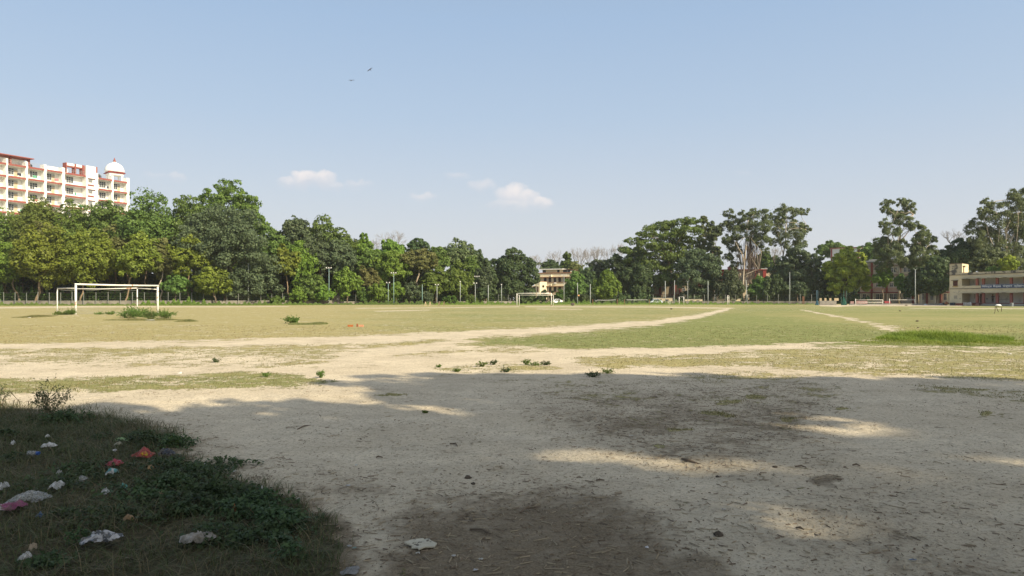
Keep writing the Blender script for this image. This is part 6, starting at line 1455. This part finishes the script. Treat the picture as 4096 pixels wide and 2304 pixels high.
# low broad-leaved weeds on the bank
def weed_mass(name, label, cx, cy, rx, ry, n, h, size, mat, seed):
    r = np.random.default_rng(seed); a = r.uniform(0, 2 * math.pi, n); q = r.random(n) ** .7 * (1 - .35 * np.abs(np.sin(a * 2.5 + seed)) - .25 * np.abs(np.sin(a * 7.3 + seed * 2)))
    x = cx + np.cos(a) * q * rx; y = cy + np.sin(a) * q * ry
    lump = .45 + .55 * np.abs(np.sin(x * 9 + 2 * np.sin(y * 7))) * np.abs(np.cos(y * 8 + x * 3))
    z = bump_z(x, y) + .01 + r.random(n) * h * (1 - .6 * q) * lump
    P = np.stack([x, y, z], 1); Nn = unit(r.normal(size=(n, 3)) * .55 + np.array([0, -.15, 1.0]))
    keep = np.sin(x * 23 + 3 * np.sin(y * 17)) * np.sin(y * 21 + 2 * np.sin(x * 13)) + .35 > r.random(n) * .8 - .25
    o = quad_mesh(name, leaves(P[keep], Nn[keep], size, r, .6, .2), mat); return tag(o, label, None, None, 'stuff')
for i, (a, b, rx, ry, n, h) in enumerate([(1000, 2050, .42, .45, 5200, .14), (860, 2010, .50, .40, 5200, .16), (760, 1950, .50, .45, 5000, .16), (1130, 2100, .36, .35, 3000, .12), (620, 1990, .6, .5, 4200, .13), (930, 2160, .45, .3, 3200, .11), (690, 1890, .6, .4, 3000, .12), (880, 1880, .4, .3, 1800, .08), (580, 1790, .35, .3, 1800, .16), (700, 1800, .3, .35, 1800, .16), (240, 1960, .5, .5, 1800, .12), (330, 1900, .5, .4, 1400, .14), (250, 1710, .45, .35, 3200, .2), (500, 2080, .6, .4, 1800, .1)]):
    x, y = at(a, b); weed_mass('weed_cover', 'dark broad-leaved weeds matting the littered bank', x, y, rx, ry, int(n * .5), h, .03, WEEDM, 30 + i)
rq = np.random.default_rng(77)
for i in range(26):
    a, b = [(rq.uniform(0, 1250), rq.uniform(1720, 2280)), (lambda t: (np.interp(t, [0, .5, 1], [440, 860, 1240]) + rq.normal() * 40, np.interp(t, [0, .5, 1], [1740, 1960, 2290]) + rq.normal() * 20))(rq.random())][i % 2]
    if fields(np.array([a]), np.array([b]))[3][0] < .5: continue
    x, y = at(a, b); weed_mass('weed_cover', 'dark broad-leaved weeds matting the littered bank', x, y, rq.uniform(.1, .24), rq.uniform(.1, .22), int(rq.uniform(150, 520)), rq.uniform(.05, .14), rq.uniform(.018, .036), WEEDM, 130 + i)
# clump of lush long grass out on the field, weeds by the goal, small clumps
def grass_mound(label, px0, px1, py, dd, n, h, mat, seed, name='grass_clump'):
    global rng
    r = np.random.default_rng(seed); d = GD(py); a = r.uniform(0, 2 * math.pi, n); q = np.sqrt(r.random(n))
    w = (px1 - px0) / 2 / F * d; cx = X((px0 + px1) / 2, d); x = cx + np.cos(a) * q * w; y = d + np.sin(a) * q * dd
    q = q * (1 + .15 * np.sin(a * 5 + seed))
    H = h * (.35 + .65 * (1 - q ** 2).clip(0)) * r.uniform(.5, 1.15, n) * (.7 + .3 * np.sin(x * 3.1 + y)); P = np.stack([x, y, bump_z(x, y) - .01], 1)
    sv = rng; o = blades(name, label, P, H, r.uniform(.004, .011, n) * max(1, d / 26), r, .9, mat, kind=None); o['category'] = 'grass clump'; o['kind'] = 'stuff'; return o
grass_mound('lush long green grass clump spreading over the turf on the right', 3530, 4010, 1357, 2.0, 15000, .40, GRASSG, 1)
grass_mound('thin fringe of green grass around the lush clump', 3400, 4180, 1368, 2.2, 9000, .12, GRASSG, 2)
grass_mound('green grass tussock alone on the turf before the bricks', 1155, 1310, 1297, 1.0, 3600, .22, GRASSM, 3)
grass_mound('patch of green grass in front of the rusty goal\'s mouth', 420, 760, 1280, 1.6, 7000, .16, GRASSM, 4)
grass_mound('patch of short green grass left of the rusty goal', 60, 220, 1273, 1.4, 2500, .16, GRASSM, 5)
grass_mound('dark green grass patch right of the rusty goal', 700, 790, 1286, .8, 2000, .18, GRASSM, 6)

def bush(name, label, px, py, w, h, n, size, mat, seed, group=None, stems=16, open_=.5, cat='bush', twig=None, low=.25):
    """small plant: fan of stems carrying leaves"""
    r = np.random.default_rng(seed); x, y = at(px, py); z = gz(x, y)
    root = thing(name, label, cat, (x, y, z), 0, group); st = MB(); PP, NN = [], []
    for i in range(stems):
        a = r.uniform(0, 2 * math.pi); rr = r.uniform(.1, 1.0) ** open_; tip = np.array([x + math.cos(a) * rr * w / 2, y + math.sin(a) * rr * w / 2, z + h * r.uniform(.55, 1.0) * (1 - .35 * rr * rr)])
        b = np.array([x + r.normal() * w * .05, y + r.normal() * w * .05, z - .01]); mid = b * .5 + tip * .5 + np.array([0, 0, h * .1]) + r.normal(size=3) * w * .04
        st.tube([b, mid, tip], [size * .10, size * .07, size * .03], 4, False)
        k = max(3, n // stems); t = r.uniform(low, 1.0, (k, 1)); p = np.where(t < .5, b + (mid - b) * t * 2, mid + (tip - mid) * (t * 2 - 1)) + r.normal(size=(k, 3)) * w * .035
        for j in range(2):
            s = mid + (tip - mid) * r.uniform(.2, .8); e = s + (tip - mid) * .4 + r.normal(size=3) * w * .12; st.tube([s, e], [size * .05, size * .02], 3, False)
            PP.append(s + (e - s) * r.uniform(.3, 1, (max(2, k // 4), 1))); NN.append(unit(r.normal(size=(max(2, k // 4), 3)) + np.array([0, 0, .4])))
        PP.append(p); NN.append(unit(r.normal(size=(k, 3)) + np.array([0, 0, .5])))
    P = np.concatenate(PP); P[:, 2] = np.maximum(P[:, 2], z + .005)
    quad_mesh('foliage', leaves(P, np.concatenate(NN), size, r, .45, .2), mat, root)
    st.build('stem', twig or surf('weed_stem', (.13, .12, .06), (.18, .13, .08), 8), root)
    return root
bush('weed_bush', 'spindly dark weed bush at the bank\'s edge against bright sand', 205, 1688, .44, .47, 900, .022, WEEDM, 1, None, 34, .5)
bush('weed_bush', 'spindly weed partly cut off by the picture\'s edge', 2, 1640, .30, .34, 260, .02, WEEDM, 2, None, 14)
bpy.data.objects['weed_bush.001']['label'] = 'spindly weed against the sand at the bank\'s outermost corner'
GBs = 'weeds round the rusty goal'
for i, (a, b, w, h, n, lab) in enumerate([(284, 1267, 1.0, .55, 800, 'grey-green weed at the rusty goal\'s near left post'), (240, 1266, 1.2, .4, 700, 'low weed at the goal\'s back left post'), (262, 1267, .8, .26, 400, 'low weed between the goal\'s two left posts'), (395, 1266, .7, .28, 300, 'small weed in the goal mouth'), (440, 1266, .8, .34, 360, 'bushy weed in the middle of the goal mouth'),
        (515, 1275, 1.7, .7, 1200, 'leafy weed left of the goal\'s back right post'), (556, 1272, 1.8, .8, 1500, 'tallest weed at the goal\'s back right post'), (605, 1277, 1.5, .6, 1000, 'weed just before the goal\'s front right post'), (660, 1274, 1.6, .62, 1100, 'spreading weed beyond the goal\'s front right post'), (1170, 1294, .95, .42, 800, 'round grey-green weed on the lone tussock')]):
    bush('weed_bush', lab, a, b, w, h, n, .085, KINDS['green'], 60 + i, GBs, 22, .5)
GWs = 'small weeds dotted over the sand'
for i, (a, b, w, h, lab) in enumerate([(864, 1450, .16, .17, 'small weed alone on the sunlit sand'), (1066, 1508, .14, .13, 'small weed at the back of the turf band'), (1283, 1512, .16, .22, 'upright weed at the turf band\'s right end'), (2373, 1508, .26, .16, 'dark weed right on the shadow\'s edge'), (2432, 1493, .30, .13, 'spreading weed just behind the shadow\'s edge'), (1928, 1467, .22, .18, 'bushy weed in the sparse mid-field row'), (1974, 1460, .16, .16, 'upright weed next to the bushy mid-field one'), (2105, 1460, .18, .20, 'tallest weed of the sparse mid-field row'), (2140, 1462, .30, .10, 'wide low weed near the tallest mid-field one'), (2185, 1460, .24, .14, 'last weed of the sparse mid-field row'), (1755, 1468, .12, .10, 'tiny round weed at the start of the mid-field row'), (1826, 1487, .14, .10, 'tiny weed nearest the shadow below the mid-field row'), (2025, 1488, .22, .10, 'low weed below the mid-field row'), (1700, 1652, .06, .05, 'tiny sprout in the middle of the shaded sand'), (700, 1800, .22, .16, 'leafy seedling beside the black plastic bag'), (585, 1790, .26, .16, 'leafy weed behind the red netting')]):
    bush('weed_plant', lab, a, b, w * 1.1, h * .68, 220, .032 if b < 1600 else .022, KINDS['green'] if i % 3 else WEEDM, 90 + i, GWs, 16, .5, 'weed', low=.05)
for i in range(7):   # dry stalks along the top of the bank
    a, b = [(18, 1665), (45, 1668), (62, 1672), (80, 1670), (120, 1676), (5, 1676), (150, 1680)][i]; x, y = at(a, b); z = gz(x, y); r = random.Random(i)
    root = thing('dry_stalk', ['dry stalk at the bank\'s outermost corner', 'dry stalk second along the bank\'s crest', 'dry stalk, middle of the row on the crest', 'dry leaning stalk near the spindly weed bush', 'dry stalk just left of the spindly weed bush', 'bent dry stalk low at the bank\'s corner', 'short dry stalk touching the spindly weed bush'][i], 'stalk', (x, y, z), 0, 'dry stalks on the bank\'s crest')
    h = r.uniform(.12, .26); MB().tube([(x, y, z - .01), (x + r.uniform(-.03, .03), y, z + h * .6), (x + r.uniform(-.07, .07), y, z + h)], [.003, .003, .006], 4).build('stalk_stem', surf('dry_stalk', (.20, .15, .08), (.14, .11, .06), 8), root)
# twigs, chips and leaf fragments trodden into the dirt
def litter(name, label, n, x0, x1, y0, y1, minsz, maxsz, mat, thresh, seed, flat=False):
    r = np.random.default_rng(seed); y = np.sqrt(r.uniform(y0 ** 2, y1 ** 2, n)); x = r.uniform(-1, 1, n) * (.80 * y + .3); px = 2048 + F * x / y; py = HZ + F * CH / y
    g, dr, dk, lt = fields(px, py); keep = r.random(n) < np.clip(dk * 1.2 + thresh, 0, 1) * (lt < .5)
    x, y = x[keep], y[keep]; m = len(x); L = r.uniform(minsz, maxsz, m) * (r.random(m) ** .8 + .3); a = r.uniform(0, math.pi * 2, m); z = bump_z(x, y)
    dx, dy = np.cos(a) * L / 2, np.sin(a) * L / 2; w = (L * .3 if flat else r.uniform(.0014, .0042, m)); sx, sy = -np.sin(a) * w, np.cos(a) * w
    t = r.uniform(-.15, .2, m) * L * (.5 if flat else .35); zb = z + .0025
    def P(u, v, k): return np.stack([x + dx * u + sx * v, y + dy * u + sy * v, zb + k + np.maximum(t * u, -.001)], 1)
    if flat: V = np.stack([P(-1, 0, .004), P(0, 1, .008), P(1, 0, .004), P(0, -1, .002)], 1)
    else:
        hgt = w * 1.3; V = np.concatenate([np.stack([P(-1, -1, 0), P(1, -1, 0), P(1, 0, hgt), P(-1, 0, hgt)], 1), np.stack([P(1, 1, 0), P(-1, 1, 0), P(-1, 0, hgt), P(1, 0, hgt)], 1)])
    o = quad_mesh(name, V, mat); return tag(o, label, None, None, 'stuff')
litter('twig_litter', 'thin twigs strewn over the shaded dirt', 16000, -5, 5, 3.3, 12, .012, .07, surf('twig', (.15, .115, .08), (.26, .20, .14), 9), -.03, 1)
litter('twig_litter', 'pale dry stems strewn over the shaded dirt', 7000, -5, 5, 3.3, 9, .02, .09, surf('pale_twig', (.36, .30, .20), (.28, .23, .16), 9), -.06, 2)
litter('leaf_litter', 'crumbled brown leaf fragments on the dirt', 40000, -5, 5, 3.3, 13, .006, .022, leaf('leaf_crumb', (.10, .075, .045), (.22, .16, .09), None, .1, 3), .03, 3, True)
litter('dirt_crumbs', 'dark clods and crumbs on the trodden sand', 9000, -5, 5, 3.4, 22, .006, .022, surf('crumb', (.085, .07, .05), (.13, .105, .075), 9), .16, 4, True)
# individual sticks and clods
ST = surf('stick_bark', (.11, .085, .06), (.17, .13, .09), 9); GSk = 'sticks lying on the shaded sand'
for i, (a, b, c, e, lab) in enumerate([(1880, 2117, 1964, 2140, 'pale thin stick in the dark leafy dirt'), (2080, 2040, 2145, 2024, 'stick at the back edge of the dark leafy dirt'), (1800, 1782, 1830, 1795, 'short dark stick in the middle of the clear sand'), (1505, 1828, 1531, 1831, 'short flat stick on the clear sand'), (2728, 1827, 2794, 1850, 'thick dark stick between the grassy dirt and the light patches'), (3410, 1870, 3440, 1876, 'thin stick right of the dark ash spot'), (3180, 1868, 3225, 1874, 'thin stick left of the dark ash spot'), (2385, 1920, 2418, 1923, 'dark stick near the first sunlit patch'), (1190, 1722, 1245, 1708, 'low brown root poking from the bare sand'), (3185, 2122, 3215, 2134, 'stick below the broad sunlit patch')]):
    (x0, y0), (x1, y1) = at(a, b), at(c, e); z = gz(x0, y0); r = random.Random(i); root = thing('stick', lab, 'stick', (x0, y0, 0), 0, GSk)
    MB().tube([(x0, y0, z + .006), ((x0 + x1) / 2 + r.uniform(-.02, .02), (y0 + y1) / 2 + r.uniform(-.02, .02), z + .018), (x1, y1, z + .012)], [.006, .008, .004] if i != 4 else [.010, .014, .007], 5).build('stick_wood', ST, root)
for i, (a, b, s, lab) in enumerate([(1871, 1911, .05, 'dark jagged clod alone on the clear sand'), (1893, 1932, .035, 'small dark clod below the jagged one'), (2870, 1908, .03, 'small round clod near the sunlit patches'), (2873, 2155, .05, 'dark clod at the edge of the lower sunlit patch'), (3100, 1868, .035, 'small clod left of the ash spot'), (3625, 1222.5, .45, 'dark dung clod far out on the right turf'), (3600, 1245, .22, 'dark clod on the right turf below the rail frame'), (3669, 1286, .16, 'dark clod on the right turf behind the lush grass'), (2685, 1237.5, .3, 'dark clod on the far turf below the short white posts'), (3672, 1312, .09, 'tiny clod nearest the lush grass clump')]):
    x, y = at(a, b); r = random.Random(i); z = gz(x, y); root = thing('dirt_clod', lab, 'clod', (x, y, 0), 0, 'dark clods on the ground')
    m = MB(); n = 8; rows = [(.6, 0), (1.0, .25), (.8, .6), (.3, .85)]
    for (q, h) in rows:
        for k in range(n): t = 2 * math.pi * k / n; j = r.uniform(.75, 1.2); m.v.append((x + math.cos(t) * q * s * .6 * j, y + math.sin(t) * q * s * .6 * j, z - .004 + h * s * .6 * r.uniform(.8, 1.2)))
    for i_ in range(3):
        for k in range(n): m.f.append((i_ * n + k, i_ * n + (k + 1) % n, (i_ + 1) * n + (k + 1) % n, (i_ + 1) * n + k))
    m.f.append(tuple(3 * n + k for k in range(n))); m.build('clod_body', surf('clod', (.07, .055, .04), (.11, .085, .06), 9), root)

# rubbish
def plastic(name, col, rough=.35, trans=0.0, col2=None, scale=14):
    if name in MATS: return MATS[name]
    m, nt, N, L, b = new_mat(name); geo = N.new('ShaderNodeNewGeometry')
    c = nmix(N, L, nramp(N, L, nnoise(N, L, geo.outputs['Position'], scale, 3), .47, .56), col, col2 or tuple(x * .8 for x in col))
    c = nmix(N, L, nmath(N, L, 'MULTIPLY', nramp(N, L, nnoise(N, L, geo.outputs['Position'], 26, 5, .7), .45, .7), .75), c, (.15, .125, .085)); L.new(c, b.inputs['Base Color'])
    b.inputs['Roughness'].default_value = rough
    if trans:
        t = N.new('ShaderNodeBsdfTransparent'); mx = N.new('ShaderNodeMixShader'); mx.inputs[0].default_value = trans
        L.new(b.outputs[0], mx.inputs[1]); L.new(t.outputs[0], mx.inputs[2]); L.new(mx.outputs[0], N['Material Output'].inputs[0])
    MATS[name] = m; return m
WP = plastic('white_plastic', (.52, .52, .51), .4, 0, (.34, .34, .32), 25); CP = plastic('clear_plastic', (.46, .46, .44), .25, .5)
def litter_sheet(name, label, px, py, wpx, hm, rise, mat, seed, cat='litter', peak=0.0, z=.05, rz=0.0, holes=0.0, res=14, group=None):
    x, y = at(px, py); crumple(name, label, cat, x, y, wpx / F * y * .82, hm * .85, rise * .75, mat, seed, group, max(res, 9), rz, z * .62, holes, peak)
LS = litter_sheet
LS('paper_packet', 'cream paper packet lying by the dark strip on the bank', 476, 1800, 36, .07, .018, plastic('cream_paper', (.52, .49, .37), .8), 1, 'packet', z=.07)
LS('wrapper_strip', 'dark wrapper strip with a green end behind the cream packet', 490, 1786, 80, .05, .02, plastic('dark_wrap', (.03, .035, .05), .3, 0, (.25, .40, .16), 9), 2, 'wrapper', z=.06)
LS('net_sack', 'red netting sack with yellow spots heaped to a peak', 573, 1846, 112, .17, .035, plastic('red_net', (.26, .022, .018), .6, 0, (.36, .04, .025), 30), 3, 'sack', .06, z=.06, res=20, holes=.08)
LS('flower_heap', 'spilled yellow flower heads at the red sack\'s foot', 577, 1852, 34, .05, .03, plastic('yellow_bits', (.50, .34, .03), .8, 0, (.45, .10, .03), 60), 31, 'flowers', z=.09)
LS('plastic_bag', 'black shiny plastic bag next to the red netting sack', 668, 1846, 78, .16, .07, plastic('black_plastic', (.018, .02, .028), .25), 4, 'bag', z=.07, res=18)
LS('plastic_bag', 'plain red plastic bag with a small white mark', 457, 1884, 72, .15, .045, plastic('red_plastic', (.30, .018, .035), .35), 5, 'bag', z=.07, res=16)
x_, y_ = at(459, 1880); LSr = bpy.data.objects['plastic_bag.001']
m = MB(); zb = gz(x_, y_) + .145; m.tube([(x_ - .012, y_ - .01, zb), (x_, y_ + .012, zb + .006), (x_ + .014, y_ - .004, zb)], .004, 5); m.tube([(x_ + .004, y_ - .02, zb), (x_ + .02, y_ - .026, zb)], .004, 5); m.build('bag_mark', WP, LSr)
LS('wrapper', 'crumpled white wrapper with teal stripes below the red bag', 445, 1918, 44, .10, .05, plastic('teal_white', (.52, .52, .50), .4, 0, (.08, .28, .30), 22), 6, 'wrapper', z=.06)
LS('plastic_scrap', 'white crinkled plastic strip at the back of the bank', 199, 1815, 58, .12, .035, WP, 7, z=.07)
LS('plastic_scrap', 'tiny white scrap behind the crinkled strip', 192, 1775, 16, .05, .02, WP, 8, z=.08)
LS('plastic_scrap', 'small white scrap at the bank\'s back corner', 51, 1806, 18, .06, .03, WP, 9, z=.07)
LS('plastic_scrap', 'small white scrap in the middle of the bank', 238, 1917, 20, .06, .02, WP, 10, z=.08)
LS('plastic_scrap', 'grey translucent scrap among long grass', 325, 1944, 54, .12, .03, CP, 11, z=.07)
LS('plastic_scrap', 'bright white crumpled film beside the clear sheet', 228, 1980, 58, .12, .05, WP, 12, z=.07)
LS('plastic_scrap', 'little teal scrap in the green weeds', 496, 1979, 24, .07, .03, plastic('teal_plastic', (.09, .34, .31)), 13, z=.07)
LS('plastic_scrap', 'white curled scrap in the weeds', 420, 2005, 30, .08, .04, WP, 14, z=.07)
LS('plastic_sheet', 'large clear plastic sheet heaped on the grass', 120, 2028, 150, .28, .07, CP, 15, 'sheet', z=.06, res=20)
LS('plastic_bag', 'white bag with magenta edges half sunk in grass', 40, 2060, 100, .18, .05, plastic('magenta_white', (.52, .51, .51), .4, 0, (.20, .035, .10), 9), 16, 'bag', z=.06, res=16)
LS('plastic_scrap', 'white scrap at the bank\'s outer side', 12, 1985, 26, .12, .05, WP, 17, z=.06)
LS('plastic_bag', 'long pale striped bag lying deep in the grass', 405, 2185, 165, .16, .06, plastic('striped_bag', (.42, .42, .43), .35, 0, (.07, .075, .08), 22), 18, 'bag', z=.07, res=20)
LS('plastic_scrap', 'white shred low in the grass near the striped bag', 105, 2250, 52, .07, .03, WP, 19, z=.07)
LS('plastic_scrap', 'tan scrap near the white shred', 129, 2217, 22, .06, .03, plastic('tan_paper', (.45, .36, .25), .8), 20, z=.07)
LS('cloth_rag', 'dirty grey-white rag at the near end of the bank', 785, 2182, 150, .15, .06, plastic('grey_rag', (.34, .32, .29), .9, 0, (.22, .20, .17), 12), 21, 'rag', z=.055, res=18)
LS('plastic_scrap', 'white scrap on the litter behind the weeds', 813, 1874, 30, .06, .015, WP, 22, z=.03)
LS('plastic_scrap', 'pale scrap at the weeds\' back edge', 934, 1908, 18, .05, .012, WP, 23, z=.02)
LS('plastic_scrap', 'tiny white fleck on top of the weeds', 1048, 2008, 9, .02, .012, WP, 24, z=.15, res=6)
LS('dead_leaf', 'orange dead leaf standing in the dark weeds', 938, 2085, 20, .035, .05, plastic('orange_leaf', (.24, .085, .025), .8), 25, 'leaf', z=.10, res=7)
LS('dead_leaf', 'yellow-brown leaf strip beside the dark weeds', 715, 1965, 46, .05, .03, plastic('ochre_leaf', (.38, .22, .06), .8), 26, 'leaf', z=.09, res=8)
LS('dead_leaf', 'tan curled leaf below the red netting sack', 602, 1908, 24, .05, .03, plastic('tan_leaf', (.42, .26, .11), .8), 27, 'leaf', z=.08, res=7)
LS('dead_leaf', 'long brown leaf among the green weeds', 515, 2112, 46, .05, .03, plastic('brown_leaf', (.28, .18, .09), .8), 28, 'leaf', z=.09, res=8)
LS('dead_leaf', 'brown curled leaf near the little yellow flowers', 640, 2015, 30, .05, .03, plastic('brown_leaf', (1, 1, 1)), 29, 'leaf', z=.08, res=7)
# bottle with a blue cap
x, y = at(136, 1848); z = gz(x, y) + .06; root = thing('bottle', 'small clear bottle with a blue cap lying on the bank', 'bottle', (x, y, z))
MB().tube([(x - .05, y, z), (x + .01, y - .005, z), (x + .025, y - .006, z)], [.02, .02, .011], 10).build('bottle_body', CP, root, smooth=True)
MB().tube([(x + .026, y - .006, z), (x + .05, y - .008, z)], [.016, .016], 10).build('cap', plastic('blue_cap', (.02, .07, .26)), root)
LS('plastic_scrap', 'dull blue scrap sunk in the grass beside the clear sheet', 160, 2082, 26, .06, .02, plastic('dull_blue', (.04, .10, .22)), 50, z=.05)
# cracked pale board on the open dirt, mat, bits
def board():
    px = [(1616, 2187), (1652, 2176), (1693, 2163), (1697, 2168), (1719, 2170), (1722, 2178), (1748, 2189), (1738, 2199), (1700, 2203), (1676, 2213), (1671, 2206), (1646, 2203), (1649, 2197)]
    P = [at(a, b) for a, b in px]; cx = sum(p[0] for p in P) / len(P); cy = sum(p[1] for p in P) / len(P); z = gz(cx, cy)
    root = thing('cracked_board', 'cracked pale cardboard square lying on the shaded dirt', 'board', (cx, cy, z)); r = random.Random(2)
    m = MB(); zs = [z + .008 + r.uniform(0, .014) for _ in P]; n = len(P)
    V = [(p[0], p[1], q) for p, q in zip(P, zs)] + [(p[0], p[1], q - .007) for p, q in zip(P, zs)] + [(cx, cy, z + .018), (cx, cy, z + .010)]
    Fs = [(i, (i + 1) % n, 2 * n) for i in range(n)] + [((i + 1) % n + n, i + n, 2 * n + 1) for i in range(n)] + [(i, i + n, (i + 1) % n + n, (i + 1) % n) for i in range(n)]
    m.raw(V, Fs); m.build('board_sheet', surf('pale_board', (.52, .48, .37), (.46, .42, .32), 14, rough=.7, stain=(.10, .085, .06), stain_scale=22, stain_lo=.54, stain_hi=.60), root)
board()
LS('floor_mat', 'corner of a grey ribbed mat at the very near edge', 1402, 2300, 90, .12, .015, surf('mat_grey', (.24, .235, .225), (.19, .185, .175), 30), 60, 'mat', z=.012)
GSb = 'tiny litter on the open dirt'
for i, (a, b, w, c, lab) in enumerate([(1418, 2198, 18, (.20, .36, .33), 'teal round lid on the dirt near the board'), (1398, 2190, 18, (.55, .55, .56), 'white fleck beside the teal lid'), (1815, 2236, 20, (.50, .49, .45), 'pale chip right of the cracked board'), (1924, 2249, 18, (.50, .50, .46), 'pale chip further right of the cracked board'), (1902, 2293, 18, (.52, .52, .54), 'white fleck at the near edge of the dirt'), (1672, 2220, 16, (.42, .41, .37), 'dull chip just below the cracked board'), (2588, 2203, 14, (.75, .76, .80), 'shiny foil bit at the dark dirt\'s edge'), (1392, 1953, 22, (.50, .51, .53), 'pale scrap on the sand beyond the weeds'), (3650, 2247, 28, (.10, .20, .36), 'dull blue scrap on the open sand'), (1192, 2001, 16, (.55, .53, .46), 'cigarette-like pale stub beyond the weeds'), (2525, 1740, 16, (.60, .58, .52), 'pale chip in the grassy dirt'), (1425, 1866, 12, (.58, .57, .53), 'tiny white fleck on clear sand'), (2895, 2055, 18, (.55, .54, .50), 'pale crumb above the lower sunlit patch'), (720, 1506, 20, (.70, .68, .62), 'white chip on the sunlit turf band'), (4040, 1424, 14, (.70, .69, .66), 'white scrap on the right turf'), (600, 1283, 40, (.66, .66, .62), 'white strip on the grass in front of the goal'), (117, 1276, 12, (.70, .70, .66), 'white dot on the grass left of the goal'), (3690, 1358, 26, (.66, .66, .60), 'white stick-like scrap in front of the lush grass')]):
    x, y = at(a, b); crumple('litter_chip', lab, 'litter', x, y, w / F * y, max(.02, .5 * w / F * y), .012 if y < 12 else .05, plastic('chip%d' % i, c, .6), 200 + i, GSb, 6, 0, .004 if y < 12 else .03)

# ---------------------------------------------------------------- the dusty air of the place
def haze():
    m = bpy.data.materials.new('haze'); m.use_nodes = True; nt = m.node_tree; nt.nodes.remove(nt.nodes['Principled BSDF'])
    v = nt.nodes.new('ShaderNodeVolumePrincipled'); v.inputs['Color'].default_value = (.86, .91, 1.0, 1); v.inputs['Density'].default_value = HAZE; v.inputs['Anisotropy'].default_value = .2
    nt.links.new(v.outputs[0], nt.nodes['Material Output'].inputs['Volume'])
    o = MB().box(-1700, 1700, -260, 760, -1.0, 62).build('haze', m); tag(o, 'thin dusty air over the whole ground', None, None, 'stuff')
HAZE = .00012
haze()
